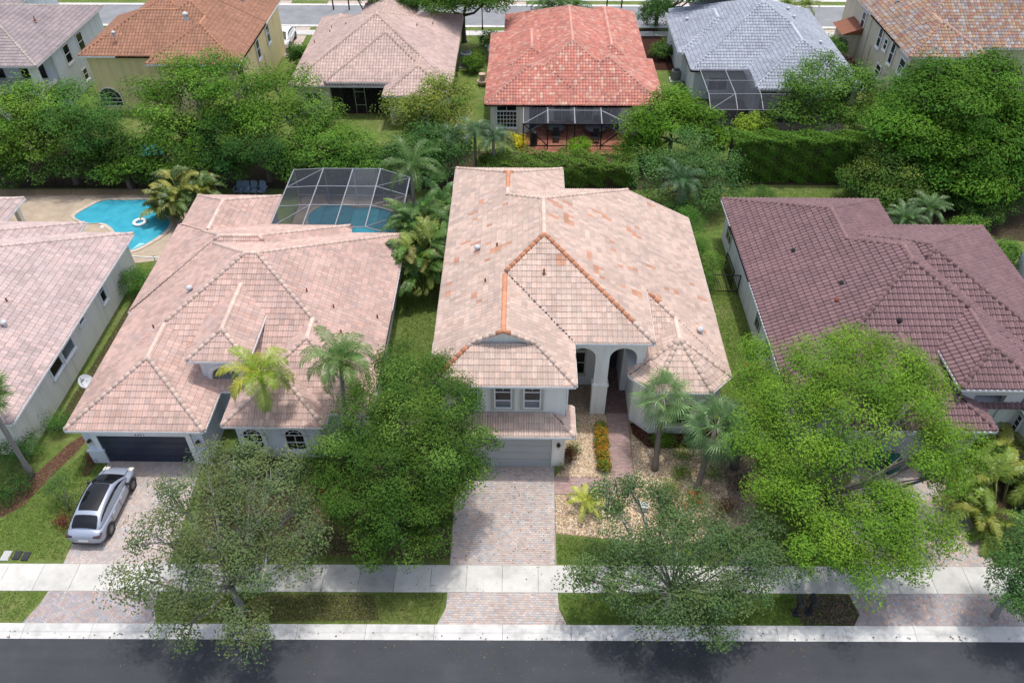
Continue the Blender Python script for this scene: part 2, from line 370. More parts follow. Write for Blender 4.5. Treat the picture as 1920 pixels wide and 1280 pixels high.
class Roof:
    def __init__(s, house, blocks, style, pal, underlay='roof_underlay', tw=.29, tl=.36, single=0, orange=None, patches=(), capcol=None, cap_r=.13, caps_single=True, lift=.028, gutter='white_paint', wall='stucco_white', extra_caps=(), calm=.68):
        s.house = house; s.B = blocks; s.style = style; s.pal = pal; s.tw = tw; s.tl = tl; s.lift = lift
        mean = tuple(sum(w_*c[k] for w_, c in pal)/sum(w_ for w_, c in pal) for k in range(3)); s.pal = [(w_, tuple(c[k]*(1-calm)+mean[k]*calm for k in range(3))) for w_, c in pal]
        s.single = single; s.orange = orange; s.patches = patches; s.capcol = capcol or (lambda x, y, z: pal[0][1])
        s.cap_r = cap_r; s.caps_single = caps_single
        s.us, s.hs = PROFILES[style]
        s.cum = np.cumsum([p[0] for p in pal]); s.cum = s.cum/s.cum[-1]
        deck = MB(); s.tv = []; s.tf = []; s.tc = []; s.nv = 0; s.cand = []
        gut = MB(); wl = MB(); sof = MB(); s.caps = []; vbars = MB()
        for bi, b in enumerate(blocks):
            for fi, pl in enumerate(b.planes):
                if pl is None: continue
                P = b.poly
                for fj, p2 in enumerate(b.planes):
                    if p2 is None or fj == fi: continue
                    P = clip_half(P, p2[0]-pl[0], p2[1]-pl[1], p2[2]-pl[2])
                if area(P) < .02: continue
                pieces = [P]
                for bj, o in enumerate(blocks):
                    if bj == bi: continue
                    hp = []; tie = False; dead = False
                    for p2 in o.planes:
                        if p2 is None: continue
                        g = (p2[0]-pl[0], p2[1]-pl[1], p2[2]-pl[2])
                        if abs(g[0]) < 1e-4 and abs(g[1]) < 1e-4:
                            if abs(g[2]) < .02: 
                                tie = True
                                if bj > bi: dead = True
                                continue
                            if g[2] < 0: dead = True; continue
                            continue
                        hp.append(g)
                    if dead: continue
                    m = 0 if tie else min(o.inset, .4)
                    for k, l in enumerate(o.lines): hp.append((l[0], l[1], l[2]-(m if o.pitch[k] is not None else 0)))
                    new = []
                    for Q in pieces:
                        rest = Q
                        for g in hp:
                            rest = clip_half(rest, *g)
                            if len(rest) < 3: break
                        if len(rest) < 3 or area(rest) < .004: new.append(Q); continue
                        rest = Q
                        for g in hp:
                            outp = clip_half(rest, -g[0], -g[1], -g[2])
                            if area(outp) > .002: new.append(outp)
                            rest = clip_half(rest, *g)
                            if len(rest) < 3: break
                    pieces = new
                for Q in pieces:
                    deck.poly([(x, y, pl[0]*x+pl[1]*y+pl[2]) for x, y in Q])
                    s.tile_piece(bi, fi, b, pl, Q)
            # ridges and hips: where two planes of the block meet
            for i in range(len(b.planes)):
                for j in range(i+1, len(b.planes)):
                    a1, a2 = b.planes[i], b.planes[j]
                    if a1 is None or a2 is None: continue
                    s.ridge(bi, b, a1, a2)
            # eaves: gutter and soffit, walls
            n = len(b.poly)
            for i in range(n):
                p, q = b.poly[i], b.poly[(i+1) % n]; l = b.lines[i]; L = l[5]; N = max(2, int(L/.12))
                run = None
                for k in range(N+1):
                    t = (k+.5)/N if k < N else 2
                    vis = False
                    if k < N:
                        x = p[0]+l[3]*L*t; y = p[1]+l[4]*L*t
                        z = b.e if b.pitch[i] is not None else b.h(x, y)
                        vis = not any(o is not b and o.inside(x-l[0]*.05, y-l[1]*.05, .02) and o.h(x, y) > z-.02 for o in blocks)
                    if vis and run is None: run = k/N
                    if not vis and run is not None:
                        s.eave(gut, b, i, p, q, run, min(1, k/N)); run = None
            sof.poly([(x, y, b.e-.06-.006*bi) for x, y in reversed(b.poly)])
            if b.walls: s.wallprism(wl, b, bi)
        for p, q in extra_caps:
            p, q = Vector(p), Vector(q); N = max(1, round((q-p).length/.4))
            for k in range(N):
                c0 = s.capcol(*p.lerp(q, (k+.5)/N)); f = .88+.24*hcol(k, 3, 91)[0]
                s.caps.append((tuple(p.lerp(q, k/N)), tuple(p.lerp(q, (k+1)/N)), tuple(v*f for v in c0)))
        s.roof = deck.build('roof', underlay, house)
        gut.build('gutter', gutter, house)
        if wl.v: wl.build('wall', wall, house)
        if sof.v: sof.build('soffit', gutter, house)
        s.emit()
    def eave(s, gut, b, i, p, q, t0, t1):
        l = b.lines[i]; L = l[5]; a = Vector((p[0]+l[3]*L*t0, p[1]+l[4]*L*t0, 0)); c = Vector((p[0]+l[3]*L*t1, p[1]+l[4]*L*t1, 0))
        out = Vector((-l[0], -l[1], 0))
        if b.pitch[i] is not None:
            mid = (a+c)/2+out*.035+Vector((0, 0, b.e-.085)); gut.obox(mid, (c-a)/2, out*.065, Vector((0, 0, .062)))
        else:
            za, zc = b.h(a.x, a.y), b.h(c.x, c.y); n = 1
            # a rake may pass over the ridge: split there
            best = 0; K = 24; zs = [b.h(*(a.lerp(c, k/K)).xy) for k in range(K+1)]; kk = max(range(K+1), key=lambda k: zs[k])
            pts = [a] + ([a.lerp(c, kk/K)] if 0 < kk < K else []) + [c]; zz = [za] + ([zs[kk]] if 0 < kk < K else []) + [zc]
            for k in range(len(pts)-1):
                A = pts[k]+Vector((0, 0, zz[k]-.06)); Cc = pts[k+1]+Vector((0, 0, zz[k+1]-.06))
                gut.obox((A+Cc)/2+out*.02, (Cc-A)/2, out*.03, Vector((0, 0, .09)))
    def wallprism(s, wl, b, bi):
        ins = b.inset+.004*(bi % 7); n = len(b.poly)
        ln = [(l[0], l[1], l[2]-(ins if b.pitch[k] is not None else b.gable_inset+.004*bi)) for k, l in enumerate(b.lines)]
        P = []
        for i in range(n):
            a1, b1, c1 = ln[i-1]; a2, b2, c2 = ln[i]; d = a1*b2-a2*b1
            if abs(d) < 1e-6: P.append((-a2*c2, -b2*c2)); continue
            P.append(((b1*c2-b2*c1)/d, (a2*c1-a1*c2)/d))
        z1 = b.e-.065-.006*bi; b.wallpoly = P
        base = getattr(b, 'base', 0.0)
        k = len(wl.v)
        for i in range(n):
            p, q = P[i], P[(i+1) % n]
            if b.pitch[i] is not None: wl.poly([(p[0], p[1], base), (q[0], q[1], base), (q[0], q[1], z1), (p[0], p[1], z1)])
            else:
                K = 24; top = [(q[0]+(p[0]-q[0])*t/K, q[1]+(p[1]-q[1])*t/K) for t in range(K+1)]
                wl.poly([(p[0], p[1], base), (q[0], q[1], base)]+[(x, y, b.h(x, y)-.05) for x, y in top])
    def color(s, bi, fi, i, j, ctr=None):
        r1, r2 = hcol(i+1000, j+1000, bi*17+fi+3)
        if ctr is not None and s.patches:
            for q in s.patches:
                if abs(ctr[0]-q[0]) < q[2] and abs(ctr[1]-q[1]) < q[3]:
                    c = s.orange; f = .86+.25*r2; return (c[0]*f, c[1]*f, c[2]*f)
        k = int(np.searchsorted(s.cum, r1)); c = s.pal[min(k, len(s.pal)-1)][1]; f = .87+.26*r2
        return (c[0]*f, c[1]*f, c[2]*f)
    def tile_piece(s, bi, fi, b, pl, Q):
        l = b.lines[fi]; k = b.pitch[fi]; ct = 1/math.sqrt(1+k*k); st = k*ct
        p0 = b.poly[fi]; U = np.array([l[3], l[4], 0]); Vv = np.array([l[0]*ct, l[1]*ct, st]); Nn = np.cross(U, Vv)
        org = np.array([p0[0], p0[1], b.e])
        D = [(((x-p0[0])*l[3]+(y-p0[1])*l[4]), (l[0]*x+l[1]*y+l[2])/ct) for x, y in Q]
        if area(D) < 0: D = D[::-1]
        D = [(u, v if v > 1e-4 else -.07) for u, v in D]     # first course hangs over the gutter
        us = [d[0] for d in D]; vs = [d[1] for d in D]; tw, tl = s.tw, s.tl
        i0, i1 = math.floor(min(us)/tw), math.ceil(max(us)/tw); j0, j1 = math.floor(min(vs)/tl), math.ceil(max(vs)/tl)
        if i1 <= i0 or j1 <= j0: return
        I, J = np.meshgrid(np.arange(i0, i1), np.arange(j0, j1), indexing='ij'); I = I.ravel(); J = J.ravel()
        ln = []
        for a in range(len(D)):
            p, q = D[a], D[(a+1) % len(D)]; L = math.hypot(q[0]-p[0], q[1]-p[1])
            if L < 1e-6: continue
            nx, ny = -(q[1]-p[1])/L, (q[0]-p[0])/L; ln.append((nx, ny, -(nx*p[0]+ny*p[1])))
        full = np.ones(len(I), bool); none = np.zeros(len(I), bool)
        for nx, ny, c in ln:
            d = np.stack([nx*(I+a)*tw+ny*(J+e)*tl+c for a in (0, 1) for e in (0, 1)])
            full &= (d >= -1e-4).all(0); none |= (d <= 1e-4).all(0)
        K = len(s.us); prof = np.array(s.hs); uf = np.array(s.us)
        for ii, jj in zip(I[full], J[full]):
            ctr = org+U*((ii+.5)*tw)+Vv*((jj+.5)*tl)
            s.cand.append((((ctr-CAMP)**2).sum(), ii, jj, bi, fi, org, U, Vv, Nn, ctr))
        for ii, jj in zip(I[~full & ~none], J[~full & ~none]):
            ctr = org+U*((ii+.5)*tw)+Vv*((jj+.5)*tl); col = s.color(bi, fi, int(ii), int(jj), ctr)
            lf = s.lift*(.85+.3*hcol(int(ii), int(jj), 5)[0])
            for m in range(K-1):
                cell = [((ii+uf[m])*tw, jj*tl), ((ii+uf[m+1])*tw, jj*tl), ((ii+uf[m+1])*tw, (jj+1)*tl), ((ii+uf[m])*tw, (jj+1)*tl)]
                for g in ln:
                    cell = clip_half(cell, *g)
                    if len(cell) < 3: break
                if len(cell) < 3: continue
                pts = []
                for u, v in cell:
                    fu = (u/tw-ii-uf[m])/(uf[m+1]-uf[m]); fv = v/tl-jj
                    pts.append(org+U*u+Vv*v+Nn*(.012+prof[m]+(prof[m+1]-prof[m])*fu+lf*(1-fv)))
                kk = s.nv; s.tv += pts; s.nv += len(pts)
                if len(pts) > 4:
                    for a in range(1, len(pts)-1, 2):
                        ids = [kk, kk+a, kk+a+1]+([kk+a+2] if a+2 < len(pts) else []); s.tf.append(ids); s.tc.append(col)
                else: s.tf.append(list(range(kk, kk+len(pts)))); s.tc.append(col)
                low = [p for p, (u, v) in zip(pts, cell) if abs(v-jj*tl) < 1e-4]
                if len(low) == 2:
                    kk = s.nv; s.tv += [low[0]-Nn*(lf+.01), low[1]-Nn*(lf+.01), low[1], low[0]]; s.nv += 4
                    s.tf.append([kk, kk+1, kk+2, kk+3]); s.tc.append(col)
    def local_tile(s, lf):
        """vertices and faces of one tile in its own axes (across, up the slope, out of the roof)"""
        K = len(s.us); v = []
        for u, h in zip(s.us, s.hs): v.append((u*s.tw, 0, .012+h+lf))
        for u, h in zip(s.us, s.hs): v.append((u*s.tw, s.tl*1.02, .012+h))
        for u, h in zip(s.us, s.hs): v.append((u*s.tw, .0, h))
        f = []
        for m in range(K-1): f.append((m, m+1, K+m+1, K+m)); f.append((2*K+m, 2*K+m+1, m+1, m))
        return v, f
    def emit(s):
        s.cand.sort(key=lambda c: c[0])
        front = s.cand[:s.single]; rest = s.cand[s.single:]
        # the largest tiles in view are objects of their own, sharing a few meshes
        cache = {}
        for d, ii, jj, bi, fi, org, U, Vv, Nn, ctr in front:
            c = s.color(bi, fi, int(ii), int(jj), ctr); key = tuple(round(x*14) for x in c)
            if key not in cache:
                v, f = s.local_tile(s.lift); me = bpy.data.meshes.new('tile'); me.from_pydata(v, [], f)
                a = me.attributes.new('tcol', 'FLOAT_COLOR', 'FACE'); a.data.foreach_set('color', np.array([(*c, 1)]*len(f), np.float32).ravel())
                me.materials.append(MATS['roof_tile']); cache[key] = me
            o = bpy.data.objects.new('tile', cache[key]); COL.objects.link(o); o.parent = s.roof
            p = org+U*(ii*s.tw)+Vv*(jj*s.tl)
            o.matrix_local = Matrix(((U[0], Vv[0], Nn[0], p[0]), (U[1], Vv[1], Nn[1], p[1]), (U[2], Vv[2], Nn[2], p[2]), (0, 0, 0, 1)))
        if rest:
            v0, f0 = s.local_tile(0); v0 = np.array(v0); f0 = np.array(f0); K = len(s.us); nvt = len(v0)
            I = np.array([c[1] for c in rest]); J = np.array([c[2] for c in rest])
            O = np.array([c[5] for c in rest]); U = np.array([c[6] for c in rest]); Vv = np.array([c[7] for c in rest]); Nn = np.array([c[8] for c in rest])
            lf = s.lift*(.85+.3*np.array([hcol(int(a), int(b), 5)[0] for a, b in zip(I, J)]))
            base = O+U*(I*s.tw)[:, None]+Vv*(J*s.tl)[:, None]
            z = np.repeat(v0[None, :, 2], len(I), 0).copy(); z[:, :K] += lf[:, None]
            P = base[:, None]+U[:, None]*v0[None, :, :1]+Vv[:, None]*v0[None, :, 1:2]+Nn[:, None]*z[..., None]
            F = (np.arange(len(I))*nvt)[:, None, None]+f0[None]
            C = np.array([s.color(c[3], c[4], int(c[1]), int(c[2]), c[9]) for c in rest])
            V = P.reshape(-1, 3); F = F.reshape(-1, 4); C = np.repeat(C, len(f0), 0)
        else: V = np.zeros((0, 3)); F = np.zeros((0, 4), int); C = np.zeros((0, 3))
        me = bpy.data.meshes.new('tiles')
        nv = len(V); allv = np.concatenate([V, np.array(s.tv)]) if s.tv else V
        fl = [list(f) for f in F]+[[nv+i for i in f] for f in s.tf]
        cl = np.concatenate([C, np.array(s.tc)]) if s.tc else C
        sizes = np.array([len(f) for f in fl], np.int32); flat = np.array([i for f in fl for i in f], np.int32)
        me.vertices.add(len(allv)); me.vertices.foreach_set('co', allv.astype(np.float32).ravel())
        me.loops.add(len(flat)); me.loops.foreach_set('vertex_index', flat)
        me.polygons.add(len(fl)); me.polygons.foreach_set('loop_start', (np.cumsum(sizes)-sizes).astype(np.int32)); me.polygons.foreach_set('loop_total', sizes)
        me.update(calc_edges=True)
        a = me.attributes.new('tcol', 'FLOAT_COLOR', 'FACE'); a.data.foreach_set('color', np.concatenate([cl, np.ones((len(cl), 1))], 1).astype(np.float32).ravel())
        o = link('roof_tiles', me, 'roof_tile', s.house); o['kind'] = 'stuff'
        # ridge and hip caps
        capm = MB(); n = 0
        for p, q, c in s.caps:
            m = MB(); s.capgeo(m if s.caps_single and n < 290 else capm, p, q, c)
            if s.caps_single and n < 290: m.build('ridge_cap', 'roof_tile', s.roof, True, True)
            n += 1
        if capm.v:
            o = capm.build('ridge_caps', 'roof_tile', s.house, True, True); o['kind'] = 'stuff'
    def capgeo(s, mb, p, q, c):
        """a half barrel from p (lower end, flared) to q"""
        p, q = Vector(p), Vector(q); d = (q-p).normalized(); a = d.cross(Vector((0, 0, 1))).normalized(); b = a.cross(d); k = len(mb.v); n = 6
        q = q+d*.05
        for P, r, lift in ((p, s.cap_r*1.06, .035), (q, s.cap_r*.95, .015)):
            for j in range(n+1):
                t = math.pi*(j/n*1.16-.08); mb.v.append(tuple(P+a*(math.cos(t)*r)+b*(math.sin(t)*r*.8+lift-.02)))
        for j in range(n): mb.face((j, n+1+j, n+2+j, j+1), k, c)
        mb.face(range(n+1), k, tuple(x*.9 for x in c))
    def ridge(s, bi, b, a1, a2):
        g = (a1[0]-a2[0], a1[1]-a2[1], a1[2]-a2[2]); L = math.hypot(g[0], g[1])
        if L < 1e-6: return
        nx, ny, c = g[0]/L, g[1]/L, g[2]/L; dx, dy = -ny, nx; px, py = -nx*c, -ny*c     # the line a1 = a2
        cx = sum(p[0] for p in b.poly)/len(b.poly); cy = sum(p[1] for p in b.poly)/len(b.poly)
        t0 = (cx-px)*dx+(cy-py)*dy; rng_ = 60.0; lo, hi = -rng_, rng_
        cons = [(l[0], l[1], l[2]) for l in b.lines]
        for p in b.planes:
            if p is None or p is a1 or p is a2: continue
            cons.append((p[0]-a1[0], p[1]-a1[1], p[2]-a1[2]))
        lo += t0; hi += t0
        for A, B, Cc in cons:
            k0 = A*px+B*py+Cc; k1 = A*dx+B*dy
            if abs(k1) < 1e-9:
                if k0 < -1e-6: return
                continue
            t = -k0/k1
            if k1 > 0: lo = max(lo, t)
            else: hi = min(hi, t)
        if hi-lo < .25: return
        hz = lambda t: a1[0]*(px+dx*t)+a1[1]*(py+dy*t)+a1[2]
        if hz(lo) > hz(hi)+1e-6: px, py = px+dx*(lo+hi), py+dy*(lo+hi); dx, dy = -dx, -dy      # run uphill from lo
        Lh = hi-lo; slope = abs(hz(hi)-hz(lo))/Lh if True else 0
        P = lambda t: (px+dx*t, py+dy*t)
        zf = lambda t: a1[0]*P(t)[0]+a1[1]*P(t)[1]+a1[2]
        step = .40/math.sqrt(1+slope*slope); N = max(1, round(Lh/step)); st = Lh/N
        for k in range(N):
            tm = lo+(k+.5)*st; x, y = P(tm); z = zf(tm)
            if any(o is not b and o.inside(x, y, .15) and o.h(x, y) > z+.02 for o in s.B): continue
            if any(o.inside(x+sg*dy*.35, y-sg*dx*.35, .02) and o.h(x+sg*dy*.35, y-sg*dx*.35) > z-.03 for o in s.B for sg in (-1, 1)): continue
            p = (*P(lo+k*st), zf(lo+k*st)); q = (*P(lo+(k+1)*st), zf(lo+(k+1)*st))
            c0 = s.capcol(x, y, z); f = .88+.24*hcol(k, bi, 77)[0]
            s.caps.append((p, q, tuple(v*f for v in c0)))

# ================================================================ pieces of houses
def frame_axes(nx, ny):
    return Vector((-ny, nx, 0)), Vector((nx, ny, 0)), Vector((0, 0, 1))     # across (to the right seen from outside... mirrored is fine), out, up
def window(house, x, y, z, n, w, h, cols=1, rows=2, frame='white_paint', glass='window_glass', sill=True, fw=.07, surround=None, arch=False, label=None, split=None):
    """window with its bottom centre at x, y, z on a wall that faces n"""
    a, o, u = frame_axes(*n); c = Vector((x, y, z)); g = MB()
    P = lambda s, t, d: c+a*s+u*t+o*d
    if arch:
        pts = [P(w/2*math.cos(math.pi*k/14), h+w/2*math.sin(math.pi*k/14), .022) for k in range(15)]
        pts = [P(w/2, 0, .022)]+pts+[P(-w/2, 0, .022)]
        g.poly(pts)
    else: g.poly([P(-w/2, 0, .022), P(w/2, 0, .022), P(w/2, h, .022), P(-w/2, h, .022)])
    win = g.build('window', glass, house)
    if label: win['label'] = label
    f = MB(); e = fw/2
    for s in (-1, 1): f.obox(P(s*(w/2+e-.01), h/2, .045), a*e, o*.045, u*(h/2+(0 if arch else fw-.01)))
    f.obox(P(0, -e+.01, .045), a*(w/2-.008), o*.043, u*e)
    if not arch: f.obox(P(0, h+e-.01, .045), a*(w/2-.008), o*.043, u*e)
    else:
        r = w/2+e
        for k in range(12):
            t0, t1 = math.pi*k/12, math.pi*(k+1)/12
            p, q = P(r*math.cos(t0), h+r*math.sin(t0), .05), P(r*math.cos(t1), h+r*math.sin(t1), .05); f.obox((p+q)/2, (q-p)/2*1.04, o*.045, (p+q-2*P(0, h, .05)).normalized()*e)
    f.build('frame', frame, win)
    m = MB()
    for k in range(1, cols): m.obox(P(-w/2+w*k/cols, h/2, .034), a*.018, o*.018, u*(h/2-.005))
    rr = split or [k/rows for k in range(1, rows)]
    for k, t in enumerate(rr): m.obox(P(0, h*t, .037), a*(w/2-.005), o*.02, u*(.028 if len(rr) < 3 else .017))
    if arch:
        m.obox(P(0, h, .037), a*(w/2-.01), o*.02, u*.025)
        for ang in (45, 90, 135):
            t = R_(ang); p, q = P(.3*w*math.cos(t), h+.3*w*math.sin(t), .034), P(.49*w*math.cos(t), h+.49*w*math.sin(t), .034); m.bar(p, q, .015)
        for k in range(8):
            t0, t1 = math.pi*k/8, math.pi*(k+1)/8; m.bar(P(.3*w*math.cos(t0), h+.3*w*math.sin(t0), .034), P(.3*w*math.cos(t1), h+.3*w*math.sin(t1), .034), .015)
    if m.v: m.build('muntin', frame, win)
    if sill:
        s = MB(); s.obox(P(0, -fw-.04, .07), a*(w/2+.12), o*.07, u*.045); s.build('sill', frame, win)
    if surround:
        s = MB(); q = .12
        for sg in (-1, 1): s.obox(P(sg*(w/2+fw+q/2), h/2, .04), a*(q/2), o*.04, u*(h/2+fw))
        if not arch: s.obox(P(0, h+fw+q/2+.002, .045), a*(w/2+fw+q), o*.045, u*(q/2))
        else:
            r = w/2+fw+q/2
            for k in range(14):
                t0, t1 = math.pi*k/14, math.pi*(k+1)/14; p, q2 = P(r*math.cos(t0), h+r*math.sin(t0), .04), P(r*math.cos(t1), h+r*math.sin(t1), .04)
                s.obox((p+q2)/2, (q2-p)/2*1.05, o*.04, ((p+q2)/2-P(0, h, .04)).normalized()*q/2)
        s.obox(P(0, -.2, .08), a*(w/2+fw+q), o*.08, u*.07)
        s.build('surround', surround, win)
    return win
def arch_wall(house, x0, x1, y, th, z0, z1, ops, mat, name='porch_wall'):
    """wall along x with openings (xl, xr, spring height, arched)"""
    m = MB(); xs = {x0, x1}
    for xl, xr, zs, ar in ops:
        n = 14 if ar else 1
        for k in range(n+1): xs.add(round(xl+(xr-xl)*(.5-.5*math.cos(math.pi*k/n)), 4))
    xs = sorted(xs)
    def low(x, side):
        for xl, xr, zs, ar in ops:
            if xl-1e-3 <= x <= xr+1e-3 and (side > 0 or x > xl+1e-3) and (side < 0 or x < xr-1e-3):
                r = (xr-xl)/2; return zs+(math.sqrt(max(0, r*r-(x-(xl+xr)/2)**2)) if ar else 0)
        return z0
    for a, b in zip(xs[:-1], xs[1:]):
        la, lb = low(a, 1), low(b, -1)
        m.poly([(a, y, la), (b, y, lb), (b, y, z1), (a, y, z1)]); m.poly([(b, y+th, lb), (a, y+th, la), (a, y+th, z1), (b, y+th, z1)])
        m.poly([(a, y, la), (a, y+th, la), (b, y+th, lb), (b, y, lb)])
    for xl, xr, zs, ar in ops:
        m.poly([(xl, y, z0), (xl, y, zs), (xl, y+th, zs), (xl, y+th, z0)]); m.poly([(xr, y+th, z0), (xr, y+th, zs), (xr, y, zs), (xr, y, z0)])
    m.poly([(x0, y+th, z0), (x0, y, z0), (x0, y, z1), (x0, y+th, z1)]); m.poly([(x1, y, z0), (x1, y+th, z0), (x1, y+th, z1), (x1, y, z1)])
    m.poly([(x0, y, z1), (x1, y, z1), (x1, y+th, z1), (x0, y+th, z1)])
    return m.build(name, mat, house)
def garage_door(house, x0, x1, y, z1, mat, rows=4, cols=8):
    d = MB(); d.box(x0, x1, y+.01, y+.05, 0.02, z1); door = d.build('garage_door', mat, house)
    h = (z1-.02)/rows
    for r in range(rows):
        m = MB(); m.box(x0+.01, x1-.01, y-.02, y+.012, .03+r*h, .02+(r+1)*h-.012)
        w_ = (x1-x0)/cols
        for c in range(cols):
            if cols > 1: m.box(x0+c*w_+.1, x0+(c+1)*w_-.1, y-.032, y-.018, .03+r*h+.1, .02+(r+1)*h-.11)
        m.build('door_panel', mat, door)
    return door
def vent(house, p, kind='metal', n=None):
    """small pipe or hood through the roof"""
    m = MB(); x, y, z = p
    if kind == 'metal':
        m.lathe((x, y, z-.1), [(.16, 0), (.16, .1), (.11, .14), (.11, .34), (.2, .34), (.2, .42), (.07, .52)], 12); m.build('roof_vent', 'vent_metal', house, True)
    else:
        m.lathe((x, y, z-.12), [(.15, 0), (.12, .1), (.05, .14), (.05, .42)], 8); m.build('vent_pipe', 'vent_rust', house)
def wall_lamp(house, x, y, z):
    m = MB(); m.box(x-.06, x+.06, y-.03, y, z-.1, z+.12); m.lathe((x, y-.13, z-.22), [(.03, 0), (.09, .06), (.11, .28), (.12, .30), (.04, .38)], 8)
    l = m.build('wall_lamp', 'bronze', house); g = MB(); g.lathe((x, y-.13, z-.13), [(.098, 0), (.118, .14)], 8); g.build('lamp_glass', 'lamp_glass', l)

CREAM = (0.608, 0.478, 0.401); PINK = (0.580, 0.382, 0.306); SALM = (0.613, 0.414, 0.329); GRAY = (0.427, 0.359, 0.329); SAND = (0.627, 0.501, 0.419); BUFF = (0.546, 0.432, 0.373)
ORANGE = (.56, .31, .21)
PAL_M = [(4, SAND), (4, CREAM), (3, SALM), (2.2, BUFF), (1.5, GRAY), (1.6, (.61, .43, .345))]
PAL_A = [(3, (0.590, 0.395, 0.330)), (3, (0.559, 0.410, 0.354)), (2, (0.612, 0.439, 0.369)), (1.8, (0.432, 0.347, 0.326)), (1.2, (0.485, 0.351, 0.312)), (1, (0.580, 0.341, 0.269))]
PAL_B = [(3, (0.562, 0.449, 0.421)), (3, (0.529, 0.413, 0.385)), (2, (0.573, 0.418, 0.380)), (2, (0.452, 0.376, 0.364))]
PAL_P = [(3, (0.209, 0.123, 0.131)), (3, (0.223, 0.138, 0.142)), (1.5, (0.194, 0.119, 0.128)), (1, (0.238, 0.142, 0.142))]
PAL_T = [(3, (0.583, 0.428, 0.377)), (3, (0.562, 0.423, 0.377)), (1.5, (0.616, 0.459, 0.377)), (1, (0.497, 0.383, 0.352))]
PAL_R = [(4, (.55, .20, .15)), (3, (.58, .25, .19)), (1.4, (.62, .42, .33)), (1.0, (.44, .19, .17)), (1, (.60, .31, .23))]
PAL_G = [(3, (.37, .40, .45)), (2, (.33, .36, .41)), (1, (.42, .45, .49))]
PAL_O = [(2, (.36, .21, .145)), (2, (.40, .275, .17)), (1.8, (.28, .245, .25)), (1.6, (.40, .36, .34)), (1, (.32, .16, .12))]
PAL_Y = [(3, (.345, .175, .11)), (3, (.375, .195, .125)), (1, (.32, .16, .105)), (.6, (.40, .23, .15))]
PAL_W = [(3, (.33, .275, .275)), (2, (.305, .255, .26)), (1, (.36, .30, .29))]

# ---------------------------------------------------------------- the house in the middle
M = tag(empty('house', (1, 38, 0)), 'white two storey house with peach tiled roof patched by orange tiles, grey garage door', 'house', 'tile roofed houses')
bG = Block(rect(-4.6, 2.9, 30.7, 50.3), 6.0, [None, .5, .5, .5], gable_inset=.10)
bGf = Block(rect(-4.6, 2.9, 28.65, 31.05), 6.0, [.5, .5, None, .5])
bU = Block(rect(-4.6, 7.3, 31.95, 47.55), 6.0, walls=False)
bL = Block(rect(7.3, 11.75, 32.2, 47.5), 3.775, [.5, .5, None, None])
bT = Block([(7.35, 30.45), (10.5, 30.45), (11.75, 31.7), (11.75, 36.5), (6.15, 36.5), (6.15, 31.7)], 3.775, [.5, .455, .5, None, .5, .455], inset=.3)
bS = Block(rect(-4.72, 2.95, 27.85, 30.0), 3.02, [.42, .42, None, .42])
def on_plane(b, fi, px, py):
    pl = b.planes[fi]; z = b.e+1
    for _ in range(8):
        p = at(px, py, z); z = pl[0]*p[0]+pl[1]*p[1]+pl[2]
    return p
PATCH = []
for px, py, w_, h_ in [(1035, 378, .5, .45), (1048, 388, .6, .4), (1063, 402, .5, .25), (1063, 408, .5, .5), (1066, 415, .45, .45), (1036, 405, .5, .2), (1064, 381, .5, .2), (1111, 393, .5, .2), (1103, 402, .5, .2),
        (1130, 404, .75, .2), (1136, 408, .5, .2), (1179, 431, .3, .55), (1186, 436, .55, .3), (1192, 443, .5, .2), (1196, 430, .4, .2), (1148, 456, .5, .2), (1150, 468, .5, .2), (1102, 478, .35, .6), (1104, 486, .35, .3),
        (1116, 503, .55, .3), (1118, 510, .5, .3), (1128, 520, .35, .35), (1127, 503, .3, .2), (1165, 501, .5, .2), (1184, 505, .5, .2), (1220, 501, .45, .2), (1170, 537, .5, .2), (1190, 545, .6, .2), (1200, 549, .4, .2),
        (1194, 553, .3, .25), (1246, 539, .5, .2), (1268, 544, .5, .2), (1298, 534, .4, .2), (1315, 562, .4, .2), (1218, 384, .5, .2), (1267, 550, .35, .2), (1234, 558, .3, .2), (1313, 622, .35, .25)]:
    p = on_plane(bU, 1, px, py); PATCH.append((p[0], p[1], max(.2, w_*.45), max(.14, h_*.6)))
for px, py, w_, h_ in [(903, 379, .45, .25), (888, 402, .8, .2), (892, 410, .7, .2), (920, 423, .45, .22), (876, 456, .9, .22), (891, 459, .5, .22), (919, 455, .45, .32), (934, 466, 1.3, .2), (928, 472, .7, .2), (955, 458, .5, .2),
        (858, 487, .5, .2), (855, 493, .5, .2), (917, 489, .5, .2), (951, 381, .5, .2), (842, 532, .5, .25), (841, 551, .4, .35), (893, 554, .4, .4), (902, 566, .5, .22), (897, 475, .3, .2)]:
    p = on_plane(bU, 3, px, py); PATCH.append((p[0], p[1], max(.2, w_*.45), max(.14, h_*.6)))
for px, py, w_, h_ in [(1050, 483, .5, .42), (1058, 486, .3, .3)]:
    p = on_plane(bU, 0, px, py); PATCH.append((p[0], p[1], w_*.5, h_*.5))
def cap_m(x, y, z):
    o = (.56, .25, .14); l = (.63, .475, .39)
    if x < 2.2 and z > 7.7 and y > 30.2 and y < 36.2 and x < -.4: return o             # ridge over the garage
    if y > 44.5 and abs(x+.85) < .3: return o                                          # rear ridge
    if 31 < y < 38.3 and z > 6.6 and x > -1.2: return o if (x < 6.1 or z > 7) and not (abs(x-1.35) < .1) else l
    if y < 36.5 and 7.3 < x < 8.1 and z > 5.5: return o
    if abs(x+3.3) < .8 and 29 < y < 30.6: return o
    return l
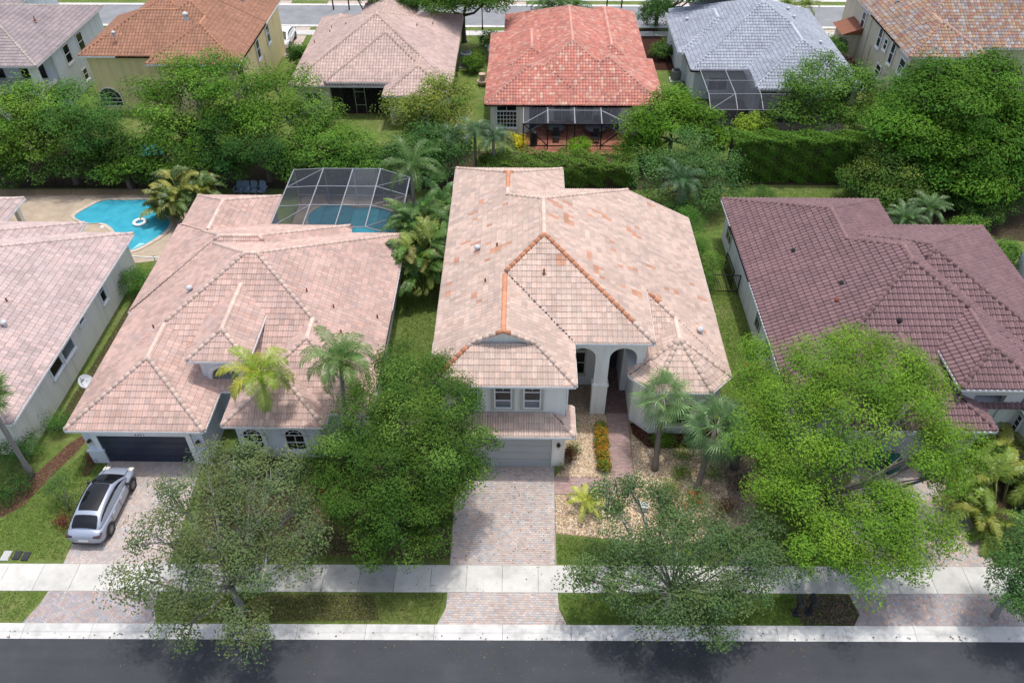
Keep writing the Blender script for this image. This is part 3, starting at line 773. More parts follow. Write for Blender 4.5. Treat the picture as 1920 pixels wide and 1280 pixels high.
rM = Roof(M, [bG, bGf, bU, bL, bT, bS], 'double', PAL_M, tw=.275, tl=.355, single=300, orange=ORANGE, patches=PATCH, capcol=cap_m, cap_r=.14,
          extra_caps=[((-2.6, 30.72, 7.0), (-.85, 30.68, 7.9)), ((.9, 30.72, 7.0), (-.85, 30.68, 7.9))])
vf = MB()                                                      # open valley, its dark flashing showing between the cut tiles
for k in range(24):
    t0, t1 = (k+.12)/24, (k+.72)/24; a, b = Vector((2.88, 31.97, 6.03)), Vector((-.85, 35.7, 7.90)); vf.bar(tuple(a.lerp(b, t0)), tuple(a.lerp(b, t1)), .055)
vf.build('valley_flashing', 'purple_underlay', M)
dp = MB(); dp.box(2.50, 2.58, 29.14, 29.24, 3.6, 5.9); dp.bar((2.54, 29.19, 5.88), (2.86, 29.1, 5.97), .04); dp.box(6.94, 7.02, 32.4, 32.5, 4.4, 5.9); dp.build('downpipe', 'white_paint', M)
# porch: arched front, side walls, door and window in the recess
arch_wall(M, 2.40, 6.92, 32.30, .32, 0, 5.92, [(2.75, 4.25, 4.5, True), (5.02, 6.56, 4.5, True)], 'stucco_white')
m = MB(); m.box(4.20, 5.07, 32.24, 32.68, 0, 2.35); m.build('pillar', 'stucco_white', M)
m = MB(); m.box(4.15, 5.12, 32.19, 32.73, 2.352, 2.46); m.box(4.18, 5.09, 32.22, 32.70, 2.462, 2.52); m.build('pillar_moulding', 'stucco_white', M)
m = MB(); m.box(6.60, 6.90, 32.625, 37.2, 0, 5.9); m.box(4.52, 4.80, 34.7, 36.4, 0, 5.9); m.box(2.3, 4.52, 34.68, 34.9, 0, 5.9); m.box(4.8, 6.6, 36.38, 36.6, 0, 5.9); m.box(2.9, 6.9, 46.9, 47.1, 0, 5.9); m.box(6.62, 6.92, 37.2, 47.1, 3, 5.89)
m.build('porch_wall', 'stucco_pale_grey', M)
window(M, 3.35, 34.68, 1.05, (0, -1), 1.1, 1.75, 1, 2, 'greige_trim', fw=.1)
window(M, 3.35, 34.68, 3.0, (0, -1), 1.1, .62, 1, 1, 'greige_trim', fw=.1, sill=False)
d = MB(); d.box(5.0, 6.45, 36.32, 36.375, .05, 2.6); door = d.build('front_door', 'dark_door', M)
d = MB(); d.box(5.07, 5.72, 36.295, 36.322, .15, 1.1); d.box(5.07, 5.72, 36.295, 36.322, 1.25, 2.5); d.build('door_panel', 'dark_door', door)
d = MB(); d.box(5.16, 5.22, 36.24, 36.3, 1.0, 1.35); d.build('handle', 'black_metal', door)
d = MB(); d.box(6.1, 6.55, 34.2, 36.3, 0, 3.9); d.build('porch_return', 'stucco_pale_grey', M)
# windows over the garage, garage door, lamp
for x in (-4.0+1.15, -1.02+.35, 1.32): pass
yw = 28.65+.42+.004
for px in (880, 943, 998):
    p = at(px, 745, 4.9); x = p[0]
    wdw = window(M, x, yw, 3.95, (0, -1), .82, 1.75, 1, 2, 'white_paint', split=[.30, .66], sill=False)
    mm = MB(); mm.obox((x, yw-.035, 5.47), (.014, 0, 0), (0, .02, 0), (0, 0, .23)); mm.build('muntin', 'white_paint', wdw)
    mm = MB(); mm.box(x-.42, x+.42, yw-.04, yw-.02, 3.95, 4.45); mm.build('pane', 'window_glass_grey', wdw)
    tr = MB()
    for sg in (-1, 1): tr.box(x+sg*.56-.055, x+sg*.56+.055, yw-.12, yw-.001, 3.8, 5.78)
    tr.box(x-.503, x+.503, yw-.11, yw-.002, 3.8, 3.9); tr.build('shutter_track', 'greige_trim', wdw)
yg = 27.85+.42+.02
p0 = at(905, 868, 0); garage_door(M, -3.35, 1.80, yg-.012, 2.33, 'garage_door_grey', 4, 1)
m = MB(); m.box(1.802, 1.86, yg-.1, yg, 0, 2.4); m.box(-3.42, -3.352, yg-.1, yg, 0, 2.4); m.build('door_frame', 'stucco_white', M)
wall_lamp(M, 2.15, yg-.005, 1.85)
# turret windows
window(M, 8.95, 30.75, .95, (0, -1), 2.0, 1.55, 3, 2, 'greige_trim', fw=.1, surround='stucco_white')
for (px, py, b, f, kd) in [(895, 470, bU, 3, 'metal'), (932, 463, bU, 3, 'pipe'), (910, 530, bU, 3, 'pipe'), (1020, 512, bU, 0, 'pipe'), (1312, 624, bU, 1, 'metal')]:
    vent(M, on_plane(b, f, px, py), kd)
# windows on the sides
for y in (35, 40.5, 45.5): window(M, -4.18, y, 3.6, (-1, 0), 1.0, 1.4); 
for y in (37, 42.5): window(M, 11.33, y, 1.2, (1, 0), 1.1, 1.4)

# ---------------------------------------------------------------- the house on its left
A = tag(empty('house', (-16, 38, 0)), 'pale blue single storey house with pinkish tiled roof and dark navy garage door', 'house', 'tile roofed houses')
blA = [Block(rect(-24.15, -8.05, 30.9, 46.3), 3.1, walls=True), Block(rect(-24.15, -16.75, 27.9, 40), 3.1, [.5, .5, None, .5]),
       Block(rect(-24.25, -12.0, 37.5, 47.2), 3.15), Block(rect(-24.1, -17.9, 40, 51.1), 3.1, [None, .5, .5, .5]),
       Block(rect(-15.9, -10.4, 28.3, 37), 3.1, [.5, .5, None, .5]), Block(rect(-15.9, -8.05, 29.3, 38), 3.1, [.5, .5, None, .5]),
       Block(rect(-18.1, -14.75, 31.1, 37.6), 5.2, [.5, .5, None, .5], walls=False, inset=.42)]
blA[0].inset = .5
rA = Roof(A, blA, 'double', PAL_A, tw=.285, tl=.36, single=300, capcol=lambda x, y, z: (.63, .47, .395), cap_r=.14, wall='stucco_pale_blue')
arch_wall(A, -17.68, -15.16, 31.52, .3, 0, 5.13, [(-17.2, -15.65, 3.55, True)], 'stucco_pale_blue', 'entry_wall')
m = MB()
for k in range(14):
    t0, t1 = math.pi*k/14, math.pi*(k+1)/14; r = .87; p, q = Vector((-16.425+r*math.cos(t0), 31.49, 3.55+r*math.sin(t0))), Vector((-16.425+r*math.cos(t1), 31.49, 3.55+r*math.sin(t1)))
    m.obox((p+q)/2, (q-p)/2*1.05, (0, .035, 0), ((p+q)/2-Vector((-16.425, 31.49, 3.55))).normalized()*.11)
for x in (-17.3, -15.55): m.box(x-.11, x+.11, 31.455, 31.52, 0, 3.55)
m.build('arch_surround', 'white_paint', A)
m = MB(); m.box(-17.68, -17.4, 31.825, 37, 0, 5.12); m.box(-15.44, -15.16, 31.825, 37, 0, 5.12); m.build('entry_wall', 'stucco_pale_blue', A)
m = MB(); m.box(-17.4, -15.44, 34.0, 34.2, 0, 5.1); m.build('front_door', 'dark_door', A)
ya = 27.9+.42+.004
garage_door(A, -22.95, -18.1, ya-.012, 2.2, 'garage_door_navy', 4, 8)
m = MB()
for x0, x1 in ((-23.25, -22.955), (-18.095, -17.8)): m.box(x0, x1, ya-.07, ya, 0, 2.5)
m.box(-23.25, -17.8, ya-.071, ya-.001, 2.205, 2.5); m.build('door_frame', 'white_paint', A)
m = MB(); m.box(-23.78, -22.9, ya-.14, ya-.002, 0, .95); m.box(-23.82, -22.86, ya-.18, ya-.003, .952, 1.06); m.box(-18.15+.35, -17.12, ya-.14, ya-.002, 0, .95); m.box(-17.84, -17.08, ya-.18, ya-.003, .952, 1.06); m.build('wall_base', 'stucco_pale_blue', A)
wall_lamp(A, -23.45, ya-.005, 1.75); wall_lamp(A, -17.5, ya-.005, 1.75)
for k, ch in enumerate('4421'):
    cu = bpy.data.curves.new('house_number', 'FONT'); cu.body = ch; cu.size = .2; cu.extrude = .008; cu.align_x = 'CENTER'
    o = bpy.data.objects.new('house_number', cu); COL.objects.link(o); cu.materials.append(MATS['black_metal'])
    o.location = (-20.75+k*.15, ya-.08, 2.27); o.rotation_euler = (math.pi/2, 0, 0)
    me = bpy.data.meshes.new_from_object(o); me.transform(o.matrix_basis); bpy.data.objects.remove(o); link('house_number', me, None, A)
window(A, -12.3, 28.3+.42+.016, .75, (0, -1), 1.0, 1.15, 2, 2, 'white_paint', arch=True, surround='white_paint')
window(A, -14.6, 28.3+.42+.016, .75, (0, -1), 1.0, 1.15, 2, 2, 'white_paint', arch=True, surround='white_paint')
for y in (33, 36.5, 43): window(A, -8.55, y, 1.0, (1, 0), 1.0, 1.4)
for y in (31, 34): window(A, -23.73, y, 1.0, (-1, 0), 1.0, 1.4)
for (px, py, f, kd) in [(576, 548, 1, 'pipe'), (626, 578, 1, 'pipe'), (708, 597, 1, 'pipe'), (357, 546, 3, 'metal'), (289, 616, 3, 'pipe'), (640, 625, 1, 'pipe')]:
    vent(A, on_plane(blA[0], f, px, py), kd)

# ---------------------------------------------------------------- the house at the left edge
B = tag(empty('house', (-34, 37, 0)), 'cream house at the left edge with pale pink tiled roof and four side windows', 'house', 'tile roofed houses')
blB = [Block(rect(-44, -27.2, 28.3, 46.1), 3.1), Block(rect(-46, -31, 34, 47.2), 3.2), Block(rect(-46, -37.2, 44, 50.9), 2.9, [None, .5, .5, .5], walls=False)]
rB = Roof(B, blB, 'double', PAL_B, tw=.285, tl=.36, single=300, capcol=lambda x, y, z: (.62, .48, .43), cap_r=.14, wall='stucco_cream')
for (px, py, w_, h_) in [(599/3.175, 340+655/3.175, .62, 1.55), (467/3.175, 340+805/3.175, .62, .9), (386/3.175, 340+972/3.175, 1.35, 1.5), (315/3.175, 340+1075/3.175, 1.25, 1.5)]:
    for _ in range(1):
        # meet the sight line with the wall plane x = -27.62
        z = 1.6
        for _k in range(30):
            p = at(px, py, z); z += (p[0]+27.62)*-.35 if False else (-27.62-p[0])*1.15
            z = max(.2, min(2.9, z))
    window(B, -27.62, p[1], max(.5, z-h_/2), (1, 0), w_, h_, 1, 2, 'white_paint', glass='window_glass_grey' if w_ > 1.3 else 'window_glass', fw=.09)
m = MB(); m.box(-37.95, -37.6, 50.1, 50.45, 0, 2.8); m.box(-46, -37.95, 49.0, 49.2, 0, 2.8); m.build('lanai_wall', 'stucco_cream', B)
m = MB(); m.box(-45.5, -38.3, 49.21, 49.24, .2, 2.4); m.build('window', 'window_glass', B)
for (px, py, kd) in [(10, 611, 'metal'), (14, 566, 'pipe')]: vent(B, on_plane(blB[0], 1, px, py), kd)

# ---------------------------------------------------------------- the house with the plum roof on the right
P = tag(empty('house', (23, 39, 0)), 'pale grey house with plum coloured tile roof on the right', 'house', 'tile roofed houses')
blP = [Block(rect(14.9, 26.3, 41, 51.0), 3.2, [None, .5, .5, .5]), Block(rect(14.9, 31.0, 30.0, 47.5), 3.2), Block(rect(17, 32.6, 31.6, 47.6), 3.2),
       Block(rect(23.45, 27.8, 29.9, 37.5), 4.8, [.5, .5, None, .5], walls=False), Block(rect(17.5, 25.3, 28.4, 35), 3.2, [.5, .5, None, .5]), Block(rect(27.4, 34, 28.7, 35), 3.25, [.5, .5, None, .5])]
blP[2].inset = .55
rP = Roof(P, blP, 'barrel', PAL_P, underlay='purple_underlay', tw=.31, tl=.40, single=300, capcol=lambda x, y, z: (.205, .122, .12), cap_r=.15, wall='stucco_pale_grey', lift=.052)
arch_wall(P, 23.9, 27.36, 30.3, .3, 0, 4.72, [(24.7, 26.4, 3.9, False)], 'stucco_pale_grey', 'entry_wall')
m = MB(); m.box(23.9, 24.2, 30.61, 36, 3.3, 4.71); m.box(27.05, 27.35, 30.61, 36, 0, 4.71); m.box(24.2, 27.05, 33.5, 33.7, 0, 4.7); m.build('entry_wall', 'stucco_grey', P)
d = MB(); d.box(24.8, 25.9, 33.44, 33.498, .05, 2.5); d.build('front_door', 'dark_door', P)
window(P, 29.4, 28.7+.42+.02, .8, (0, -1), 1.1, 1.6, 3, 4, 'white_paint', fw=.09)
window(P, 31.6, 28.7+.42+.02, .8, (0, -1), 1.1, 1.6, 3, 4, 'white_paint', fw=.09)
window(P, 27.8-.0, 30.4, .8, (-1, 0), .8, 1.6, 2, 4, 'white_paint', fw=.08)
garage_door(P, 18.9, 23.8, 28.4+.42+.004, 2.25, 'garage_door_grey', 4, 8)
for (y, z, w_, h_) in [(48.6, 1.0, 1.3, 1.5), (38.9, 1.0, .9, 1.6), (36.2, 1.0, .9, 1.6)]: window(P, 15.32-.004, y, z, (-1, 0), w_, h_, 2, 2, 'greige_trim', fw=.09)
for (px, py, b, f, kd) in [(1487, 471, 1, 3, 'metal'), (1577, 532, 1, 3, 'metal'), (1569, 564, 1, 3, 'pipe'), (1686, 602, 1, 0, 'metal')]:
    m_ = on_plane(blP[b], f, px, py); mm = MB(); mm.lathe((m_[0], m_[1], m_[2]-.1), [(.17, 0), (.16, .22), (.06, .34)], 9); mm.build('roof_vent', 'plastic_black' if kd == 'metal' else 'vent_rust', P)

# ================================================================ the row of houses behind
def side_windows(h, xw, ys, z, n, w_=1.0, h_=1.5, fr='white_paint', **k):
    for y in ys: window(h, xw, y, z, n, w_, h_, 1, 2, fr, fw=.1, **k)
# --- white two storey house at the top left
W = tag(empty('house', (-50, 76, 0)), 'white two storey house with greyish tiled roof in the top left corner', 'house', 'tile roofed houses')
Roof(W, [Block(rect(-60, -43.3, 68.4, 83.4), 5.5, .36, walls=False), Block(rect(-64, -52, 72, 92), 5.6, .36)], 'double', PAL_W, tw=.30, tl=.38, capcol=lambda x, y, z: (.46, .40, .35), caps_single=False, wall='stucco_pale_blue', gutter='grey_trim')
m = MB(); m.box(-59.5, -43.7, 72.0, 83.0, 0, 5.42); m.build('wall', 'stucco_pale_blue', W)
for x in (-44.1, -48.4, -52.7): m = MB(); m.box(x-.3, x+.3, 68.8, 69.4, 0, 5.42); m.build('column', 'stucco_white', W)
m = MB(); m.box(-59.5, -43.9, 68.9, 72, 2.6, 2.85); m.build('balcony_floor', 'stucco_white', W)
for x in (-46.0, -50.0): window(W, x, 72.0-.002, 2.9, (0, -1), 2.2, 2.1, 2, 1, 'black_metal', sill=False); window(W, x, 72.0-.002, .1, (0, -1), 2.2, 2.2, 2, 1, 'black_metal', sill=False)
side_windows(W, -43.7+.002, (74.6, 77.6), 3.3, (1, 0), 1.1, 1.6); side_windows(W, -43.7+.002, (76.4,), .8, (1, 0), .8, 1.0)
for px, py in ((64, 35), (30, 16)): vent(W, (at(px, py, 7)[0], at(px, py, 7)[1], 6.9), 'pipe')
# --- yellow two storey house
Y = tag(empty('house', (-33, 77, 0)), 'yellow two storey house with brown tiled roof at the upper left', 'house', 'tile roofed houses')
blY = [Block(rect(-40.5, -27, 70.75, 80.45), 5.5), Block(rect(-33.7, -25.4, 69.0, 79), 5.5, [.5, .5, None, .5]), Block(rect(-37.1, -25.4, 70.75, 86), 5.5), Block(rect(-37.4, -31.6, 76, 84), 6.7)]
Roof(Y, blY, 'barrel', PAL_Y, tw=.30, tl=.38, capcol=lambda x, y, z: (.46, .22, .13), caps_single=False, wall='stucco_yellow', gutter='white_paint')
window(Y, -39.4+.35, 70.75+.42-.0, .5, (0, -1), 2.0, .75, 1, 2, 'white_paint', arch=True, sill=False)
side_windows(Y, -25.82+.03, (76.3, 80.2), 3.1, (1, 0), .95, 1.7)
m = MB(); m.box(-25.79, -25.5, 72.2, 73.3, .3, 1.3); m.bar((-25.7, 74.1, 0), (-25.7, 74.1, 2.6), .03); m.bar((-25.7, 77.6, .4), (-25.7, 77.6, 3.0), .03); m.build('meter_box', 'stucco_beige', Y)
m = MB(); m.box(-25.80, -25.765, 69.6, 71.0, .1, 5.0); m.build('screen_door', 'interior_dark', Y)
for px, py in ((214, 67), (349, 35), (456, 3)): p = on_plane(blY[0] if px < 400 else blY[2], 0 if px < 400 else 1, px, py); vent(Y, p, 'metal')
# --- tan house with the covered patio
T = tag(empty('house', (-14, 78, 0)), 'tan house with pinkish tiled roof and dark covered patio left of the red roof', 'house', 'tile roofed houses')
blT = [Block(rect(-21.6, -6.5, 70.2, 85.8), 3.05, walls=False), Block(rect(-18.2, -7.8, 71.0-.75, 82), 3.35, [.5, .5, None, .5], walls=False), Block(rect(-12.6, -6.5, 68.1, 78), 3.05, [.5, .5, None, .5]),
       Block(rect(-17.3, -11.5, 80, 90), 3.5, [None, .5, .5, .5]), Block(rect(-12.5, -6.5, 79, 88), 3.0, [None, .5, .5, .5]), Block(rect(-21.6, -16.4, 79, 87), 3.05, [None, .5, .5, .5])]
Roof(T, blT, 'barrel', PAL_T, tw=.27, tl=.38, capcol=lambda x, y, z: (.50, .37, .29), caps_single=False, wall='stucco_tan', gutter='grey_trim')
m = MB(); m.box(-21.15, -17.95, 70.62, 85.3, 0, 2.98); m.box(-17.95, -6.95, 74.0, 85.3, 0, 2.97); m.build('wall', 'stucco_tan', T)
m = MB(); m.box(-17.949, -12.2, 70.8, 74, .0, .06); m.build('patio_floor', 'terracotta_deck', T)
m = MB(); m.box(-17.5, -16.6, 73.93, 73.998, .07, 2.3); m.box(-15.9, -12.6, 73.93, 73.998, .07, 2.4); m.build('sliding_door', 'window_glass', T)
m = MB()
for x in (-15.9, -14.8, -13.7, -12.63): m.box(x-.03, x+.03, 73.88, 73.93, .07, 2.45)
m.build('door_frame', 'grey_metal', T)
m = MB()
for x in (-17.9, -15.7, -14.75, -12.25): m.box(x-.03, x+.03, 70.75, 70.8, 0.0, 2.95)
for z in (.9, 2.2): m.box(-15.7, -14.75, 70.755, 70.79, z-.03, z+.03)
m.box(-17.9, -12.25, 70.745, 70.8, 2.9, 2.97); m.build('screen_frame', 'grey_metal', T)
m = MB(); m.poly([(-17.9, 70.77, 0.05), (-12.25, 70.77, .05), (-12.25, 70.77, 2.9), (-17.9, 70.77, 2.9)]); m.build('screen_panel', 'screen_dark', T)
window(T, -19.6, 70.62-.002, .9, (0, -1), 1.5, 1.3, 2, 1, 'white_paint', glass='window_glass_grey')
window(T, -9.6, 68.52-.0, .9, (0, -1), 1.4, 1.2, 2, 1, 'white_paint', glass='window_glass_grey')
for px, py in ((622, 54), (619, 62), (649, 48), (590, 82), (782, 50), (812, 47)): vent(T, on_plane(blT[0], 3 if px < 700 else 1, px, py), 'pipe')
# --- the house with the red roof
Rr = tag(empty('house', (4.5, 77, 0)), 'beige single storey house with bright red barrel tile roof', 'house', 'tile roofed houses')
blR = [Block(rect(-3.25, 6, 66.4, 74.2), 3.1, walls=False), Block(rect(3, 12.65, 66.4, 76.2), 3.1, walls=False), Block(rect(-1.8, 11.1, 66.4, 88), 3.1, walls=False), Block(rect(5, 12.1, 72, 89), 3.1), Block(rect(-3.2, 5, 70, 82.6), 3.1), Block(rect(.2, 4.2, 78, 84.4), 3.3)]
Roof(Rr, blR, 'barrel', PAL_R, calm=.25, tw=.27, tl=.34, lift=.04, capcol=lambda x, y, z: (.56, .29, .23), caps_single=False, wall='stucco_cream', gutter='gutter_dark')
m = MB(); m.box(-2.8, .15, 66.85, 78, 0, 3.02); m.box(9.4, 12.2, 66.85, 78, 0, 3.01); m.build('wall', 'stucco_cream', Rr)
# patio walls behind the screen: the back in the middle, two slanted sides
m = MB(); m.prism([(.15, 66.9), (2.6, 69.4), (2.6, 80), (.15, 80)], 0, 3.0); m.prism([(9.4, 66.9), (9.4, 80), (7.0, 80), (7.0, 69.4)], 0, 3.005); m.box(2.6, 7.0, 69.4, 70, 0, 2.99); m.build('patio_wall', 'stucco_white', Rr)
window(Rr, 3.75, 69.4-.002, .15, (0, -1), 1.5, 2.2, 2, 1, 'white_metal', glass='window_glass_grey', sill=False); window(Rr, 5.85, 69.4-.002, .15, (0, -1), 1.5, 2.2, 2, 1, 'white_metal', glass='window_glass_grey', sill=False)
k_ = math.hypot(2.45, 2.5); window(Rr, 1.4, 68.14, .15, (2.5/k_, -2.45/k_), 2.2, 2.25, 2, 1, 'white_metal', glass='window_glass_grey', sill=False)
window(Rr, 8.22, 68.1, .15, (-2.5/k_, -2.45/k_), 2.2, 2.25, 2, 1, 'white_metal', glass='window_glass_grey', sill=False)
window(Rr, -1.35, 66.85-.002, .75, (0, -1), 1.75, 1.5, 6, 4, 'white_paint', fw=.09); window(Rr, -1.35, 66.85-.002, 2.35, (0, -1), 1.75, .42, 2, 1, 'white_paint', fw=.06, sill=False)
m = MB()
for x in (-2.68, -.1): m.box(x-.13, x+.13, 66.7, 66.849, 0, 3.0)
m.build('pilaster', 'stucco_cream', Rr)
for px, py in ((957, 107), (1148, 41)): vent(Rr, on_plane(blR[2], 3 if px < 1000 else 1, px, py), 'metal')
# --- grey roofed house
G = tag(empty('house', (24, 80, 0)), 'white single storey house with blue grey tiled roof', 'house', 'tile roofed houses')
blG_ = [Block(rect(16.2, 27.6, 74, 85.6), 3.05), Block(rect(16.2, 31.5, 74, 90), 3.05), Block(rect(21.3, 31.5, 70.0, 82), 3.05, [.5, .5, None, .5]), Block(rect(18.6, 25.5, 84, 93.5), 3.4, [None, .5, .5, .5]), Block(rect(15.6, 24, 78, 88.4), 3.05)]
Roof(G, blG_, 'barrel', PAL_G, tw=.29, tl=.37, lift=.04, capcol=lambda x, y, z: (.47, .50, .55), caps_single=False, wall='stucco_grey', gutter='grey_trim')
side_windows(G, 16.62-.03, (79.2,), 1.0, (-1, 0), 1.3, 1.5)
window(G, 19.0, 74.42-.0, .9, (0, -1), 1.8, 1.3, 2, 1, 'white_paint'); m = MB(); m.box(22.2, 30.5, 70.40, 70.418, .2, 2.5); m.build('sliding_door', 'window_glass', G)
m = MB(); m.box(16.3, 16.58, 82.3, 82.6, 1.9, 2.2); m.build('wall_lamp', 'black_metal', G)
for px, py in ((1287, 40), (1477, 21), (1488, 36), (1538, 84)): vent(G, on_plane(blG_[4] if px < 1300 else blG_[1], 3 if px < 1300 else 1, px, py), 'metal')
# --- beige two storey house at the top right
O = tag(empty('house', (43, 80, 0)), 'beige two storey house with speckled multicoloured tiled roof in the top right corner', 'house', 'tile roofed houses')
blO = [Block(rect(35.2, 42.5, 71.4, 82), 5.5), Block(rect(35.2, 54, 73.6, 91), 5.5)]
Roof(O, blO, 'barrel', PAL_O, calm=.1, tw=.31, tl=.38, lift=.04, capcol=lambda x, y, z: (.46, .27, .19), caps_single=False, wall='stucco_beige', gutter='grey_trim')
for (y, z, w_, h_) in [(79.4, 3.3, .8, 1.7), (77.7, 3.7, .7, .95), (75.8, 3.1, .8, 1.9), (73.0, 3.3, 1.2, 1.3), (77.6, 1.0, 1.1, 1.1), (84.5, 3.3, .9, 1.5)]: window(O, 35.62-.03, y, z, (-1, 0), w_, h_, 1, 2, 'white_paint', fw=.12)
m = MB(); m.bar((35.5, 82.4, 0), (35.5, 82.4, 5.3), .05); m.bar((35.5, 80.9, 0), (35.5, 80.9, 2.8), .05); m.build('downpipe', 'stucco_tan', O)
m = MB(); m.prism([(33.9, 84.3), (35.6, 84.3), (35.6, 87), (33.9, 87)], 0, 2.6); m.build('porch', 'stucco_beige', O)
m = MB(); m.poly([(33.5, 83.9, 2.7), (35.6, 83.9, 3.4), (35.6, 87.3, 3.4), (33.5, 87.3, 2.7)]); m.poly([(33.5, 83.9, 2.7), (35.6, 83.9, 2.7), (35.6, 83.9, 3.4)]); m.build('porch_roof', 'vent_rust', O)
vent(O, on_plane(blO[1], 3, 1681, 6), 'metal')
# --- house beyond the right edge: one slice of wall and roof
X = tag(empty('house', (36, 44, 0)), 'pale blue house with orange tiled eave cut by the right edge', 'house', 'tile roofed houses')
Roof(X, [Block(rect(34.9, 44, 36.5, 46.6), 4.2)], 'barrel', PAL_Y, tw=.31, tl=.40, capcol=lambda x, y, z: (.46, .22, .13), caps_single=False, wall='stucco_pale_blue')
window(X, 35.32-.002, 44.3, 1.3, (-1, 0), 1.0, 1.7, 1, 2, 'white_paint', fw=.1); window(X, 35.32-.002, 40.3, 1.3, (-1, 0), 1.0, 1.7, 1, 2, 'white_paint', fw=.1)

# ================================================================ ground, street, walks
SL = .0093                                                    # the street runs a little askew of the houses
def road_strip(name, mat, y0, y1, x0, x1, z, kind='structure', h=.25):
    m = MB(); m.poly([(x0, y0+SL*x0, z), (x1, y0+SL*x1, z), (x1, y1+SL*x1, z), (x0, y1+SL*x0, z)]); o = m.build(name, mat); o['kind'] = kind; return o
def gridsheet(name, mat, poly, z):
    m = MB(); m.poly([(x, y, z) for x, y in poly]); o = m.build(name, mat); o['kind'] = 'structure'; return o
g = MB(); g.poly([(-300, 18.7-300*SL, 0), (300, 18.7+300*SL, 0), (300, 500, 0), (-300, 500, 0)]); g.poly([(-300, -200, -.02), (300, -200, -.02), (300, 2, -.02), (-300, 2, -.02)])
tag(g.build('ground', 'lawn_grass'), kind='structure')
road_strip('road', 'asphalt', 2.0, 18.12, -120, 120, -.012)
# kerb: one concrete segment after another, a flat gutter pan and a low mountable lip
kerb = tag(empty('kerb', (0, 18.4, 0)), kind='structure')
for k in range(-16, 16):
    x0 = -3.87+k*3.2; x1 = x0+3.2-.015
    if x1 < -40 or x0 > 40: continue
    m = MB(); sec = [(18.03, -.25), (18.03, -.004), (18.33, .012), (18.40, .05), (18.55, .075), (18.76, .07), (18.76, -.25)]
    f = .9+.14*hcol(k, 2, 3)[0]; m.cur = (f, f, f)
    for (ya, za), (yb, zb) in zip(sec[:-1], sec[1:]): m.poly([(x0, ya+SL*x0, za), (x1, ya+SL*x1, za), (x1, yb+SL*x1, zb), (x0, yb+SL*x0, zb)])
    m.poly([(x0, y+SL*x0, z) for y, z in reversed(sec)]); m.poly([(x1, y+SL*x1, z) for y, z in sec])
    m.build('kerb_segment', 'kerb_concrete', kerb, colour=True)
walk = tag(empty('sidewalk', (0, 21.2, 0)), kind='structure')
for k in range(-22, 22):
    x0 = -.75+k*1.76; x1 = x0+1.76-.012
    f = .9+.16*hcol(k, 5, 9)[0]
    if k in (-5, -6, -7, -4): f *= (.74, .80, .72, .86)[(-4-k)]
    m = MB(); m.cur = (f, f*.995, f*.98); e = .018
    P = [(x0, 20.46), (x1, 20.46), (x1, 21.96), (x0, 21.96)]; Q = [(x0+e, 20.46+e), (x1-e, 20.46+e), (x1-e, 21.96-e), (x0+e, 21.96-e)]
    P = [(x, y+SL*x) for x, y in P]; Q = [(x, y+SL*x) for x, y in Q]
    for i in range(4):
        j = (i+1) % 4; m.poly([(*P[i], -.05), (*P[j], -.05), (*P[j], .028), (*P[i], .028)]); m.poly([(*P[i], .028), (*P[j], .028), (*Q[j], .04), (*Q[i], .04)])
    m.poly([(*q, .04) for q in Q]); m.build('slab', 'sidewalk_concrete', walk, colour=True)
